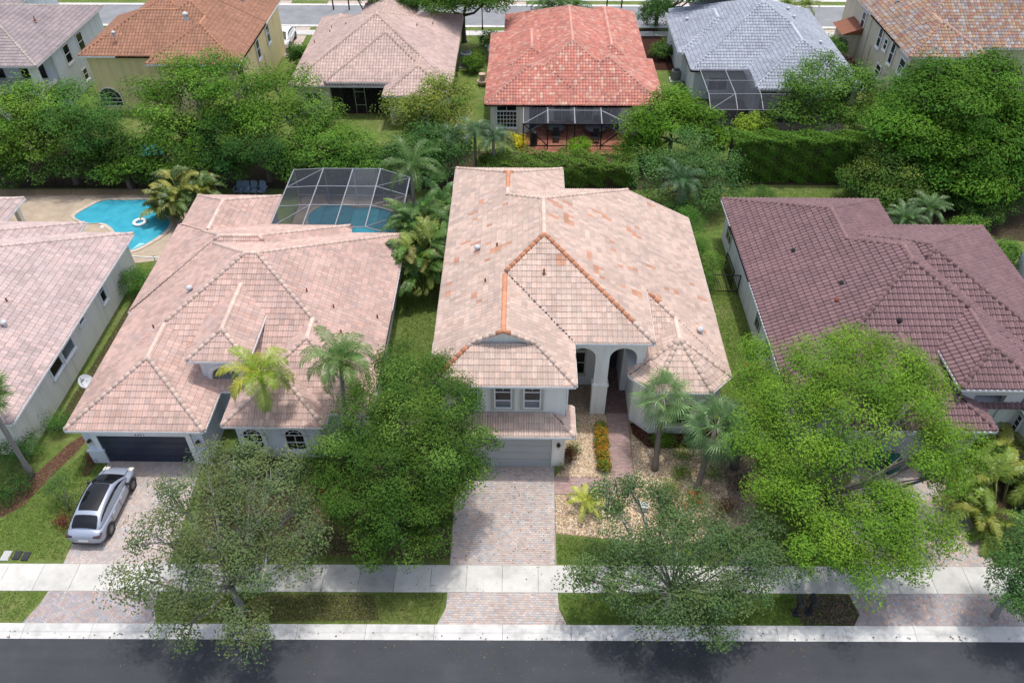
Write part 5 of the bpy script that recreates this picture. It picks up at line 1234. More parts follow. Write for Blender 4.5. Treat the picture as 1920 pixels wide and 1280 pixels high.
def tree(name, label, base, trunk_h, trunk_r, lobes, col, dens=1.6, leaves=46, cs=.42, leaf=(.10, .05), cat='tree', group=None, flat=.55, twig=.35, bark=(.20, .175, .15), hue=.10, val=.22, zmin=-.45, tips=None, tipp=.12, lean=(0, 0), shell=(.62, 1.02), up=.9, forks=None, limb_scale=1.0):
    """trunk with limbs out to every lobe of the crown, and a crown of single leaves gathered in clumps"""
    bx_, by_ = base; t = tag(empty(name, (bx_, by_, 0)), label, cat, group)
    tr = MB(); top = Vector((bx_+lean[0], by_+lean[1], trunk_h))
    if trunk_h > .1:
        mid = Vector((bx_+lean[0]*.4+rnd.uniform(-.08, .08), by_+lean[1]*.4+rnd.uniform(-.08, .08), trunk_h*.5))
        tr.cur = bark; tr.tube([(bx_, by_, -.05), (bx_, by_, .12), tuple(mid), tuple(top)], [trunk_r*1.5, trunk_r*1.1, trunk_r*.9, trunk_r*.8], 8)
    cl = clumps_on(lobes, dens, zmin, shell)
    for (cx, cy, cz, rx, ry, rz) in lobes:
        c = Vector((cx, cy, cz)); a = top.lerp(c, .45)+Vector((rnd.uniform(-.25, .25), rnd.uniform(-.25, .25), -.12*(c-top).length)); r0 = trunk_r*.55*limb_scale
        tr.tube([tuple(top-Vector((0, 0, .1))), tuple(a), tuple(c.lerp(top, .12)), tuple(c+Vector((rnd.uniform(-.3, .3)*rx, rnd.uniform(-.3, .3)*ry, .35*rz)))], [r0, r0*.75, r0*.5, r0*.2], 6, bark)
    if twig:
        cen = np.array([l[:3] for l in lobes])
        for p in cl[rng.random(len(cl)) < twig]:
            k = int(np.argmin(((cen-p[:3])**2).sum(1))); s_ = Vector(cen[k]).lerp(top, rnd.uniform(.0, .5)); e = Vector(p[:3]); m_ = s_.lerp(e, .55)+Vector((rnd.uniform(-.15, .15), rnd.uniform(-.15, .15), rnd.uniform(-.2, .05)))
            r0 = .05*min(1, trunk_r*5); tr.tube([tuple(s_), tuple(m_), tuple(e)], [r0, r0*.6, r0*.22], 4, tuple(v*rnd.uniform(.85, 1.3) for v in bark), cap=False)
    tr.build('trunk', 'bark', t, True, True)
    n = len(cl); k = np.maximum(4, rng.poisson(leaves, n)); idx = np.repeat(np.arange(n), k); N = len(idx)
    size = cs*rng.uniform(.7, 1.35, n)
    off = rng.normal(size=(N, 3)); rr = np.linalg.norm(off, axis=1, keepdims=True); off = off/np.maximum(rr, 1e-6)*np.minimum(rr, 1.75)
    P = cl[idx, :3]+off*size[idx][:, None]*np.array([[1, 1, flat]])
    P[:, 2] = np.maximum(P[:, 2], .03)
    Nr = unit(cl[idx, 3:]*.5+np.array([[0, 0, up]])+off*.3+rng.normal(size=(N, 3))*.42)
    V, F = leaf_quads(P, Nr, leaf[0]*rng.uniform(.65, 1.35, N), leaf[1]*rng.uniform(.7, 1.3, N), .12)
    gr = np.array([1.10, 1.22, 1.08]); cc = shade(np.array(col)*gr, n, hue*.7, val)
    if tips is not None: msk = rng.random(n) < tipp; cc[msk] = shade(np.array(tips)*np.array([.95, 1.08, 1.1]), int(msk.sum()), .06, .2)
    C = cc[idx]*rng.uniform(.86, 1.15, (N, 1))
    # leaves high in each clump get a paler tint
    upper_leaf = (off[:, 2] > .55)[:, None]; C = np.where(upper_leaf, C*np.array([[1.12, 1.08, 1.0]]), C)
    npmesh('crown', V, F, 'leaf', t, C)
    return t
def lobes_px(spec):
    """crown lobes from the pixel where each is seen, its height and its radii"""
    out = []
    for px, py, z, rx, rz in spec:
        p = at(px, py, z); out.append((p[0], p[1], z, rx, rx, rz))
    return out
def shrub(name, label, x, y, r, h, col, cat='shrub', group=None, dens=3.2, leaves=30, leaf=(.09, .05), cs=.22, **k):
    lob = [(x, y, h*.5, r, r, h*.52)]
    for i in range(3):
        a = rnd.uniform(0, 6.28); lob.append((x+math.cos(a)*r*.5, y+math.sin(a)*r*.5, h*rnd.uniform(.4, .7), r*.6, r*.6, h*.35))
    return tree(name, label, (x, y), .15, .05, lob, col, dens=dens, leaves=leaves, cs=cs, leaf=leaf, cat=cat, group=group, twig=.12, zmin=-.3, flat=.8, shell=(.75, 1.03), **k)
def frond_mesh(mb_v, mb_f, mb_c, base, azim, elev, L, droop, nl, ll, lw, col, vee=.5, side=1.0):
    """a feather frond: an arching rib and leaflets on both sides"""
    d = np.array([math.cos(azim), math.sin(azim), 0]); up = np.array([0, 0, 1.]); s = np.cross(d, up)
    pts = []
    n = 10
    x = 0; z = 0; ang = elev
    P = [np.array(base, float)]
    for i in range(n):
        P.append(P[-1]+(d*math.cos(ang)+up*math.sin(ang))*(L/n)); ang -= droop/n*(.5+1.0*i/n)
    P = np.array(P); w0 = .045*L/2.5
    for i in range(n):
        w_ = w0*(1-i/n)+.006; k = len(mb_v); mb_v += [P[i]-s*w_, P[i]+s*w_, P[i+1]+s*w_*.9, P[i+1]-s*w_*.9]; mb_f.append((k, k+1, k+2, k+3)); mb_c.append(tuple(v*1.25 for v in col))
    for i in range(nl):
        t = .12+.88*(i+.5)/nl; f = t*n; a = min(int(f), n-1); p = P[a]+(P[a+1]-P[a])*(f-a); tan = unit(P[a+1]-P[a]); nm = np.cross(s, tan)
        le = ll*math.sin(math.pi*min(1, .18+t*.80))**.6*rnd.uniform(.85, 1.1)
        for sg in (-1, 1):
            dr = unit(s*sg*side+tan*(.55+.4*t)+nm*vee*rnd.uniform(.2, 1.0)); e = p+dr*le; mid = p+dr*le*.55; e = e-up*le*.42*rnd.uniform(.5, 1.4); h_ = np.cross(dr, nm); h_ = unit(tan)*lw*.5
            k = len(mb_v); mb_v += [p-h_*.6, p+h_*.6, mid+h_, mid-h_, e]; f_ = rnd.uniform(.8, 1.25); c = tuple(v*f_ for v in col)
            mb_f += [(k, k+1, k+2, k+3), (k+3, k+2, k+4, k+4)]; mb_c += [c, c]
def mixmesh(name, v, f, c, mat, parent, smooth=False):
    fl = [tuple(dict.fromkeys(q)) for q in f]
    me = bpy.data.meshes.new(name); me.from_pydata([tuple(p) for p in v], [], fl)
    a = me.attributes.new('tcol', 'FLOAT_COLOR', 'FACE'); a.data.foreach_set('color', np.array([(*q, 1) for q in c], np.float32).ravel())
    return link(name, me, mat, parent, smooth)
def palm(label, base, top, r, nf, L, col, kind='feather', droop=1.9, bark=(.26, .23, .20), single=True, group=None, elev=(.05, 1.25), nl=26, ll=.6, lw=.05, name='palm_tree', shaft=None, tipcol=None, old=None, vee=.5):
    t = tag(empty(name, (base[0], base[1], 0)), label, 'palm tree', group)
    m = MB(); b = Vector((base[0], base[1], -.05)); tp = Vector(top); n = 9; pts = []; rad = []
    for i in range(n+1):
        f = i/n; p = b.lerp(tp, f); p.x += (1-f)*f*(tp.x-b.x)*-.35; p.y += (1-f)*f*(tp.y-b.y)*-.35; pts.append(tuple(p)); rad.append(r*(1.35-.45*min(1, f*4))*(1+.05*((i % 2)*2-1)))
    if (tp-b).length > .25: m.tube(pts, rad, 9, bark)
    if shaft: m.tube([tuple(tp-Vector((0, 0, .15))), tuple(tp+Vector((0, 0, .55)))], [r*1.05, r*.6], 8, shaft)
    if m.v: m.build('trunk', 'bark', t, True, True)
    av, af, ac = [], [], []; ctr = np.array(top)+np.array([0, 0, .45 if shaft else .1])
    for i in range(nf):
        az = i*2.399+rnd.uniform(-.25, .25); q = (i+.5)/nf; el = elev[1]-(elev[1]-elev[0])*q+rnd.uniform(-.12, .12); c = np.array(col)*rnd.uniform(.8, 1.2)
        if tipcol is not None and rnd.random() < .4: c = np.array(tipcol)*rnd.uniform(.8, 1.2)
        if old is not None and q > .84: c = np.array(old)*rnd.uniform(.8, 1.2)
        c = tuple(c); v, f, cc = ([], [], []) if single else (av, af, ac)
        if kind == 'feather': frond_mesh(v, f, cc, ctr, az, el, L*rnd.uniform(.85, 1.1), droop*rnd.uniform(.75, 1.2), nl, ll, lw, c, vee)
        else:
            d = np.array([math.cos(az)*math.cos(el), math.sin(az)*math.cos(el), math.sin(el)]); pl_ = L*.5*rnd.uniform(.8, 1.15); s = unit(np.cross(d, [0, 0, 1.])); h = ctr+d*pl_-np.array([0, 0, .12*pl_]); nm = np.cross(s, d)
            k = len(v); v += [ctr-s*.02, ctr+s*.02, h+s*.015, h-s*.015]; f.append((k, k+1, k+2, k+3)); cc.append(c)
            for j in range(nl):
                a = (j/(nl-1)-.5)*4.0; dr = unit(d*math.cos(a)+s*math.sin(a)-nm*abs(math.sin(a))*.25+nm*.12*math.cos(3*a)); le = L*.52*(.75+.25*math.cos(a*.6))*rnd.uniform(.9, 1.08); w_ = unit(np.cross(dr, nm))*lw*.5
                mid = h+dr*le*.6; e = h+dr*le-np.array([0, 0, le*rnd.uniform(.12, .4)]); k = len(v); v += [h, mid-w_, e, mid+w_]; f.append((k, k+1, k+2, k+3)); fr = rnd.uniform(.8, 1.2); cc.append(tuple(x*fr for x in c))
        if single: mixmesh('frond', v, f, cc, 'palm_leaf', t)
    if not single: mixmesh('crown', av, af, ac, 'palm_leaf', t)
    return t
def areca(label, x, y, nst, h, col, tipcol, spread=1.1, L=2.2, group=None, old=None, droop=1.7):
    """a clump of feather fronds on many thin stems"""
    t = tag(empty('palm_clump', (x, y, 0)), label, 'palm tree', group); st = MB(); v, f, c = [], [], []
    for i in range(nst):
        a = rnd.uniform(0, 6.28); rr = spread*math.sqrt(rnd.random()); bx_, by_ = x+math.cos(a)*rr*.5, y+math.sin(a)*rr*.5; hh = h*rnd.uniform(.35, 1.0)*(1-.35*rr/spread); tx, ty = x+math.cos(a)*rr, y+math.sin(a)*rr
        st.tube([(bx_, by_, 0), ((bx_+tx)/2, (by_+ty)/2, hh*.55), (tx, ty, hh)], [.06, .05, .035], 5, (.24, .25, .10))
        for j in range(6):
            cc = np.array(col if rnd.random() < .62 else tipcol)*rnd.uniform(.75, 1.25)
            if old is not None and rnd.random() < .09: cc = np.array(old)*rnd.uniform(.8, 1.2)
            frond_mesh(v, f, c, (tx, ty, hh), a+rnd.uniform(-1.9, 1.9), rnd.uniform(.1, 1.25), L*rnd.uniform(.7, 1.1), droop*rnd.uniform(.7, 1.3), 24, .52, .085, tuple(cc), .6)
    st.build('stem', 'bark', t, True, True); mixmesh('crown', v, f, c, 'palm_leaf', t); return t

# ---------------------------------------------------------------- street trees in front
OAK = (.088, .112, .052)
tree('street_tree', 'wide sparse olive green tree beside the parked silver car, grey twigs showing', (-13.3, 19.65), 1.9, .17,
     lobes_px([(400, 1010, 5.0, 1.9, 1.0), (300, 1010, 4.3, 1.5, .9), (250, 1085, 3.7, 1.2, .7), (330, 1130, 3.9, 1.2, .7), (335, 1185, 3.0, .7, .5), (455, 1160, 3.4, 1.2, .7), (475, 1200, 3.0, .6, .5), (500, 1060, 4.6, 1.5, .8), (560, 1000, 4.2, 1.2, .8), (490, 950, 4.9, 1.6, .9),
               (400, 910, 5.0, 1.4, .8), (330, 930, 4.5, 1.2, .8), (440, 865, 4.6, 1.3, .8), (520, 885, 4.4, 1.2, .8), (565, 930, 4.0, 1.0, .7), (430, 1080, 4.4, 1.6, .8), (590, 1040, 3.6, .7, .5), (385, 855, 4.2, .8, .6), (475, 845, 4.3, .9, .6)]),
     OAK, dens=.98, leaves=112, cs=.36, leaf=(.13, .065), flat=.55, twig=.75, bark=(.30, .28, .26), hue=.10, val=.24, group='trees along the street', limb_scale=.8)
tree('street_tree', 'sparse grey green tree in the verge right of the middle driveway', (7.15, 19.7), 1.8, .16,
     lobes_px([(1265, 1010, 4.8, 1.6, .9), (1180, 1010, 4.3, 1.3, .8), (1120, 1070, 3.4, 1.1, .6), (1085, 1085, 3.1, .6, .45), (1180, 1085, 3.8, 1.3, .7), (1140, 930, 4.2, 1.0, .7), (1190, 920, 4.4, .9, .7), (1330, 1000, 4.6, 1.4, .8), (1400, 1040, 4.2, 1.3, .8), (1450, 1060, 3.8, .9, .6),
               (1330, 1090, 3.9, 1.5, .7), (1260, 1130, 3.6, 1.3, .7), (1350, 1150, 3.2, 1.2, .6), (1340, 1195, 2.6, .6, .45), (1190, 1150, 3.0, .9, .5), (1235, 930, 4.6, .8, .6), (1400, 1110, 3.5, 1.0, .6), (1290, 950, 4.6, 1.0, .6), (1420, 990, 4.2, .9, .6)]),
     (.066, .100, .042), dens=1.12, leaves=112, cs=.36, leaf=(.13, .065), flat=.55, twig=.75, bark=(.31, .29, .27), hue=.10, val=.24, group='trees along the street', limb_scale=.8)
tree('yard_tree', 'dense dark green round tree left of the middle driveway', (-5.75, 23.3), 2.2, .2,
     lobes_px([(770, 790, 6.6, 2.2, 1.5), (690, 770, 6.2, 1.7, 1.3), (770, 710, 6.4, 1.7, 1.3), (840, 760, 6.2, 1.7, 1.3), (650, 850, 5.2, 1.6, 1.3), (720, 870, 5.8, 1.9, 1.4), (810, 860, 5.8, 1.8, 1.4), (880, 840, 5.2, 1.4, 1.2), (660, 940, 4.2, 1.5, 1.1), (740, 960, 4.4, 1.7, 1.2), (820, 935, 4.4, 1.4, 1.1), (880, 885, 4.4, 1.1, .9),
               (750, 1015, 3.2, 1.3, .8), (690, 1005, 3.2, 1.2, .8), (810, 990, 3.3, 1.0, .8), (625, 890, 4.4, 1.0, .9), (740, 670, 6.0, 1.0, .8), (830, 690, 5.9, 1.0, .8)]),
     (.046, .086, .016), dens=.95, leaves=240, cs=.40, leaf=(.12, .055), flat=.5, twig=.16, bark=(.24, .21, .18), hue=.10, val=.20, tips=(.11, .165, .03), tipp=.2)
tree('yard_tree', 'large spreading bright yellow green tree in front of the plum roofed house', (16.3, 24.6), 2.3, .27,
     lobes_px([(1600, 760, 7.2, 2.2, 1.2), (1530, 690, 6.6, 1.8, 1.1), (1610, 650, 6.6, 1.6, 1.0), (1680, 690, 6.8, 1.8, 1.1), (1700, 770, 6.8, 1.9, 1.1), (1480, 760, 6.2, 1.8, 1.1), (1430, 720, 5.4, 1.3, .9), (1425, 820, 5.4, 1.4, .9), (1510, 840, 6.0, 1.6, 1.0), (1450, 900, 4.8, 1.3, .9), (1520, 930, 4.8, 1.4, .9),
               (1750, 840, 6.0, 1.5, .9), (1800, 830, 5.2, 1.2, .8), (1775, 890, 4.8, 1.1, .7), (1730, 720, 6.3, 1.3, .8), (1580, 1000, 4.6, 1.6, .9), (1660, 980, 4.8, 1.6, .9), (1720, 960, 4.6, 1.3, .8), (1540, 1040, 3.9, 1.3, .7), (1620, 1060, 3.6, 1.4, .7), (1700, 1030, 3.9, 1.3, .7), (1760, 1000, 4.1, .9, .6), (1590, 850, 6.4, 1.3, .8), (1420, 660, 4.8, .8, .7), (1640, 930, 5.0, 1.0, .6)]),
     (.098, .170, .022), dens=.95, leaves=230, cs=.42, leaf=(.115, .06), flat=.62, twig=.34, bark=(.27, .25, .22), hue=.10, val=.20, tips=(.15, .23, .025), tipp=.2, lean=(-.9, .2), limb_scale=.9)
tree('street_tree', 'dark leafed tree entering at the right edge over the sidewalk', (22.6, 19.5), 1.9, .15, lobes_px([(1925, 1060, 4.0, 1.3, .8), (1890, 1105, 3.2, 1.0, .6), (1960, 1130, 3.4, 1.4, .8), (1950, 1010, 4.6, 1.3, .8), (2020, 1060, 4.6, 1.8, .9), (1930, 1030, 4.2, .8, .6)]),
     (.05, .10, .034), dens=1.8, leaves=95, cs=.36, leaf=(.12, .06), twig=.4, bark=(.30, .28, .26), group='trees along the street')
# ---------------------------------------------------------------- palms in front
palm('young palm with yellow green feather fronds before the arched entry of the pale blue house', (-13.6, 29.2), (-13.45, 29.3, 5.6), .11, 15, 2.2, (.20, .28, .02), droop=2.2, shaft=(.25, .33, .06), tipcol=(.34, .33, .03), nl=36, ll=.66, lw=.05, elev=(-.25, 1.2), bark=(.30, .29, .27))
palm('green feather palm over the roof eave behind the dense dark tree', (-9.6, 29.0), (-9.25, 29.6, 6.3), .13, 20, 2.3, (.10, .18, .04), droop=2.1, shaft=(.2, .28, .1), nl=30, ll=.62, lw=.06, elev=(-.3, 1.2), old=(.24, .28, .05), bark=(.32, .31, .29))
palm('fan palm with straight trunk left of the three before the turret', (7.55, 28.1), (7.78, 29.9, 3.9), .17, 23, 1.9, (.15, .25, .09), 'fan', elev=(-.75, 1.25), nl=22, lw=.06, group='fan palms in the gravel bed', bark=(.20, .17, .14))
palm('bushy leaning fan palm, middle one of the three before the turret', (9.6, 26.6), (10.45, 28.3, 3.3), .17, 32, 2.1, (.14, .24, .095), 'fan', elev=(-.85, 1.3), nl=24, lw=.06, group='fan palms in the gravel bed', bark=(.20, .17, .14))
palm('short fan palm half under the bright tree, right of the three before the turret', (12.0, 28.3), (11.95, 28.6, 2.5), .2, 20, 1.4, (.085, .15, .055), 'fan', elev=(-.6, 1.2), nl=26, lw=.07, group='fan palms in the gravel bed', bark=(.12, .10, .09))
palm('tall leaning palm at the left edge with thin grey trunk', (-26.8, 27.2), (-27.3, 27.9, 5.8), .15, 20, 1.6, (.12, .19, .05), 'fan', elev=(-.5, 1.2), nl=26, lw=.06, bark=(.27, .25, .23))
areca('clump of yellow green feather palms by the driveway at the right edge', 25.6, 25.3, 15, 2.0, (.15, .215, .035), (.25, .27, .045), 2.0, 2.3)
areca('second yellowing feather palm clump at the right edge near the entry', 27.0, 27.4, 10, 2.0, (.14, .20, .035), (.23, .25, .045), 1.6, 2.0)
palm('small bright yellow feather palm in the gravel by the middle driveway', (3.55, 25.5), (3.55, 25.5, .5), .08, 11, 1.25, (.36, .40, .05), nl=18, ll=.32, lw=.05, droop=1.6)
# ---------------------------------------------------------------- shrubs in front
shrub('hedge', 'green clipped shrub row beside the cream house wall', -26.6, 30.6, .75, 1.3, (.05, .11, .025), 'hedge', 'shrubs by the cream house'); 
shrub('shrub', 'dense green shrub behind the leaning palm trunk at the left edge', -27.9, 28.6, 1.15, 1.5, (.055, .12, .025), group='shrubs by the cream house')
shrub('shrub', 'dark shrub at the lower left edge beside the orange mulch', -27.6, 25.9, 1.35, 1.1, (.035, .075, .02), group='shrubs by the cream house')
shrub('shrub', 'low dark shrub farther left beside the orange mulch', -29.0, 24.6, 1.0, 1.0, (.04, .085, .022), group='shrubs by the cream house')
tree('small_tree', 'small thin dark green tree on the lawn left of the silver car', (-23.8, 25.0), .9, .05, [(-24.15, 25.6, 1.5, .6, .6, .6), (-24.5, 25.4, 1.1, .5, .5, .5), (-23.8, 25.2, 1.0, .4, .4, .5)], (.045, .085, .03), dens=3, leaves=40, cs=.25, leaf=(.08, .045), twig=.6)
shrub('shrub', 'round dark green bush between the cream house and the pale blue house', -26.5, 43.3, 1.15, 2.1, (.045, .105, .02), dens=4.5)
shrub('shrub', 'small maroon shrub beside the silver car', -23.75, 24.1, .42, .45, (.10, .025, .022), leaf=(.10, .04)); shrub('shrub', 'pinkish red shrub at the garage corner of the pale blue house', -23.85, 28.4, .32, .5, (.16, .05, .045), leaf=(.12, .04))
# the row of ixora flowers along the path
fl = tag(empty('flower_row', (4.72, 29.5, 0)), 'row of orange flowering shrubs along the porch path', 'flower bed')
for k in range(6):
    y = 28.1+k*.55; cl = clumps_on([(4.72, y, .3, .38, .36, .38)], 20, -.1, (.7, 1.0)); n = len(cl); idx = np.repeat(np.arange(n), 40); N = len(idx); P = cl[idx, :3]+rng.normal(size=(N, 3))*.09; P[:, 2] = np.maximum(P[:, 2], .03)
    Nr = unit(cl[idx, 3:]+rng.normal(size=(N, 3))*.6+np.array([[0, 0, .5]])); V, F = leaf_quads(P, Nr, rng.uniform(.06, .11, N), rng.uniform(.04, .06, N)); C = shade((.14, .19, .03), N, .1, .25); q = rng.random(N) < (.30 if 0 < k < 5 else .10); C[q] = shade((.72, .22, .03), int(q.sum()), .1, .2)
    npmesh('flower_shrub', V, F, 'leaf', fl, C)
shrub('flower_shrub', 'red and orange flowering shrub in the gravel right of the path', 9.2, 25.6, .65, .7, (.07, .12, .025), tips=(.55, .07, .015), tipp=.35)
for i, (x, y, r, h, c, l) in enumerate([(8.1, 30.0, .6, .8, (.10, .19, .025), 'light green shrub beside the turret wall behind the straight fan palm'), (8.9, 27.8, .45, .6, (.14, .21, .03), 'light green shrub in the gravel right of the straight fan palm'),
        (9.1, 29.0, .5, .5, (.11, .18, .03), 'spreading green plant between the fan palms near the turret'), (9.9, 29.9, .5, .6, (.10, .17, .04), 'green plant in the gravel behind the leaning fan palm'), (12.2, 27.0, .5, .7, (.055, .02, .012), 'dark maroon shrub at the right end of the gravel bed'),
        (10.9, 25.5, .5, .7, (.10, .045, .03), 'dark reddish shrub with bare stems in the gravel bed'), (3.0, 31.3, .28, .5, (.16, .24, .03), 'tiny bright green plant in the gravel near the garage'), (3.0, 29.3, .25, .7, (.08, .12, .03), 'thin small plant in the gravel near the garage wall'),
        (11.9, 29.4, .55, .7, (.11, .12, .03), 'brownish green shrub at the foot of the short fan palm'), (7.6, 25.0, .6, .8, (.07, .12, .03), 'green shrub in the gravel just above the sparse street tree'),
        (8.4, 24.0, .5, .7, (.06, .10, .03), 'dark green shrub at the street side of the gravel bed'), (10.2, 24.3, .55, .7, (.09, .12, .04), 'olive shrub at the street side of the gravel bed, nearer the bright tree'), (5.2, 25.2, .4, .5, (.09, .14, .03), 'small green plant right of the small yellow palm'),
        (10.6, 27.6, .5, .6, (.12, .17, .05), 'pale green plant between the leaning and the short fan palm'), (8.3, 26.8, .4, .5, (.12, .15, .04), 'small plant in the middle of the gravel bed')]):
    shrub('shrub', l, x, y, r, h, c, group='shrubs in the gravel bed')
shrub('shrub', 'tan dry shrub cushion at the garage corner of the middle house', 2.45, 28.0, .0+.42, .35, (.34, .25, .12), leaf=(.06, .02), dens=7)
shrub('shrub', 'brown leafed shrub beside the garage wall of the middle house', 2.85, 28.6, .25, 1.1, (.07, .03, .02), dens=7)
for i, (x, y, r, h, c, l) in enumerate([(-16.6, 26.3, .8, 1.2, (.13, .14, .045), 'yellowish shrub behind the sparse olive tree'), (-14.5, 28.2, .8, 1.1, (.07, .10, .04), 'grey green shrub below the arched windows of the pale blue house'), (-12.3, 27.2, .9, 1.0, (.06, .10, .04), 'low shrub in the dark bed between the two trees'),
        (-10.4, 26.4, .5, .6, (.22, .035, .03), 'red leafed shrub in the dark bed left of the dense tree'), (-9.6, 24.9, .45, .5, (.12, .14, .03), 'small green plant at the edge of the dark bed'), (-11.4, 25.3, .5, .6, (.09, .12, .04), 'small shrub in the shade left of the dense tree')]):
    shrub('shrub', l, x, y, r, h, c, group='shrubs in the dark bed')
# ---------------------------------------------------------------- between the houses
areca('tall yellow green feather palm clump, nearer half of the clump beside the middle house', -6.7, 44.4, 24, 4.4, (.085, .165, .03), (.17, .22, .035), 1.9, 2.3, 'feather palms between the houses', old=(.22, .21, .06))
areca('tall green feather palm clump, rear half of the clump beside the middle house', -6.9, 48.6, 20, 4.8, (.07, .15, .032), (.12, .20, .04), 1.9, 2.5, 'feather palms between the houses')
areca('feather palm clump with yellow stems beside the open blue pool', -26.6, 53.6, 24, 3.2, (.09, .14, .035), (.20, .21, .04), 1.9, 1.9, old=(.28, .26, .05))
palm('dark green feather palm rising between the screened pool and the middle house', (-8.0, 50.6), (-7.9, 51.0, 5.6), .13, 14, 2.8, (.075, .14, .03), single=False, nl=30, ll=.6)
for i, (x, y, r, h, c, l) in enumerate([(12.6, 50.0, 1.2, 2.8, (.06, .13, .025), 'green shrub at the rear right corner of the middle house'), (13.0, 47.2, 1.0, 2.6, (.08, .15, .03), 'leafy shrub beside the eave between the middle house and the plum house'), (13.2, 45.3, .9, 2.3, (.085, .15, .03), 'bright leafy shrub against the black fence gate'),
        (12.8, 43.6, .7, 1.9, (.06, .115, .025), 'shrub in front of the black fence gate'), (12.5, 39.6, .5, 1.2, (.05, .10, .025), 'small dark shrub beside the right wall of the middle house')]): shrub('shrub', l, x, y, r, h, c, group='shrubs along the right wall of the middle house')
shrub('flower_shrub', 'dark shrub with a few red flowers behind the bright tree', 14.4, 35.0, .9, 1.8, (.05, .11, .025), tips=(.5, .03, .02), tipp=.05)
shrub('shrub', 'low round bush on the lawn behind the plum house', 19.3, 54.6, 1.5, 1.5, (.045, .09, .022), dens=3.4)
# ---------------------------------------------------------------- the belt of trees behind
def belt(label, px, py, z, spec, col, **k):
    """crown built from lobes given as offsets from the pixel of its middle"""
    lob = lobes_px([(px+a, py+b, z+c, r, rz) for a, b, c, r, rz in spec]); b0 = k.pop('base', None)
    if b0 is None: b0 = (np.mean([l[0] for l in lob]), np.mean([l[1] for l in lob])+.4)
    kw = dict(dens=.56, leaves=115, cs=.55, leaf=(.20, .105), twig=.14, flat=.5, hue=.12, val=.32, cat='tree', group='trees in the belt behind the yards'); kw.update(k)
    return tree('tree', label, b0, kw.pop('th', 2.0), kw.pop('tr_', .22), lob, col, **kw)
GR = (.060, .118, .018); DK = (.040, .088, .018); LT = (.085, .15, .022)
belt('bright leafy tree at the left edge above the fence', 40, 215, 5.5, [(0, 0, 0, 2.5, 1.8), (-60, -20, .3, 2.2, 1.6), (55, -10, .3, 2.0, 1.5), (20, 50, -2, 2.4, 1.6), (-40, 60, -2.3, 2.3, 1.5), (70, 45, -1.6, 1.8, 1.3), (10, -40, .6, 1.7, 1.2)], LT, tips=(.13, .20, .03), tipp=.2)
belt('leafy tree second from the left above the fence', 150, 205, 5.9, [(0, 0, 0, 2.4, 1.7), (-40, 25, -.6, 2.0, 1.4), (45, 15, -.4, 1.9, 1.4), (10, 50, -2.0, 2.2, 1.5), (60, 60, -2.2, 1.8, 1.3), (-20, -30, .6, 1.6, 1.1)], (.058, .125, .03), tips=(.10, .18, .03), tipp=.1, leaf=(.17, .08))
belt('dark tree in the gap behind the open pool', 225, 275, 2.9, [(0, 0, 0, 1.8, 1.7), (-60, 20, -.4, 1.7, 1.5), (45, 10, -.2, 1.5, 1.4)], DK)
belt('tall branching tree before the yellow house', 370, 170, 7.0, [(0, 0, 0, 2.4, 1.6), (-70, 25, -.8, 1.9, 1.2), (70, 10, -.2, 2.0, 1.3), (-30, -45, .8, 1.5, 1.1), (45, -50, .8, 1.6, 1.1), (-100, 0, -.6, 1.3, .9), (-55, 75, -2.6, 2.0, 1.4), (30, 65, -2.2, 2.2, 1.5), (100, 55, -2.0, 2.0, 1.3), (0, 110, -4, 2.0, 1.5), (110, -15, -.3, 1.3, .9)], (.075, .145, .018), twig=.4, bark=(.33, .31, .28), tips=(.12, .20, .03), tipp=.15, tr_=.25, th=3, dens=.5, cs=.66, leaves=170)
belt('light green tree with bare grey limbs before the tan house', 560, 185, 5.6, [(0, 0, 0, 1.8, 1.0), (-55, -35, .8, 1.4, .8), (-25, 35, -1, 1.7, 1.1), (45, 30, -1.2, 1.6, 1.0), (10, -40, .6, 1.2, .7), (60, 55, -2.0, 1.4, .9), (-70, 20, -.6, 1.3, .9)], (.085, .145, .024), dens=.6, twig=.5, bark=(.36, .33, .30), th=3)
belt('round dense tree between the bare limbed tree and the screened pool', 610, 285, 2.8, [(0, 0, 0, 2.3, 2.0), (-60, -5, -.1, 2.0, 1.8), (55, 0, -.2, 2.0, 1.7), (-15, -35, .8, 1.5, 1.1), (85, 20, -.6, 1.4, 1.2)], (.07, .14, .02), tips=(.11, .19, .03), tipp=.2)
belt('dark tree behind the four blue chairs', 500, 285, 2.8, [(0, 0, 0, 2.1, 1.9), (-70, 10, -.4, 1.9, 1.7), (50, 20, -.6, 1.7, 1.4)], DK)
belt('low dark green tree at the fence behind the pool terrace', 130, 310, 1.9, [(0, 0, 0, 2.0, 1.5), (-70, 0, 0, 2.0, 1.6), (-130, 5, 0, 1.9, 1.5), (60, 5, -.2, 1.6, 1.3), (110, 5, -.2, 1.5, 1.2)], (.042, .085, .018))
belt('leafy tree right of the sliver of pool', 315, 300, 2.6, [(0, 0, 0, 1.9, 1.7), (-45, 15, -.5, 1.5, 1.2), (50, 10, -.3, 1.7, 1.5)], GR)
belt('dense tree under the tall branching tree', 430, 262, 4.0, [(0, 0, 0, 2.3, 1.9), (-60, 10, -.4, 1.9, 1.6), (60, 15, -.5, 1.9, 1.6), (0, 45, -1.8, 2.0, 1.5)], (.035, .08, .02), leaf=(.18, .08))
belt('low leafy tree just left of the feather palm clump behind the open pool', 250, 325, 1.6, [(0, 0, 0, 1.5, 1.2), (-40, 0, 0, 1.4, 1.1)], GR)
belt('low tree filling the gap above the screened pool', 680, 300, 2.4, [(0, 0, 0, 1.8, 1.5), (-45, 5, -.2, 1.6, 1.4), (40, 10, -.4, 1.5, 1.2)], (.058, .118, .020))
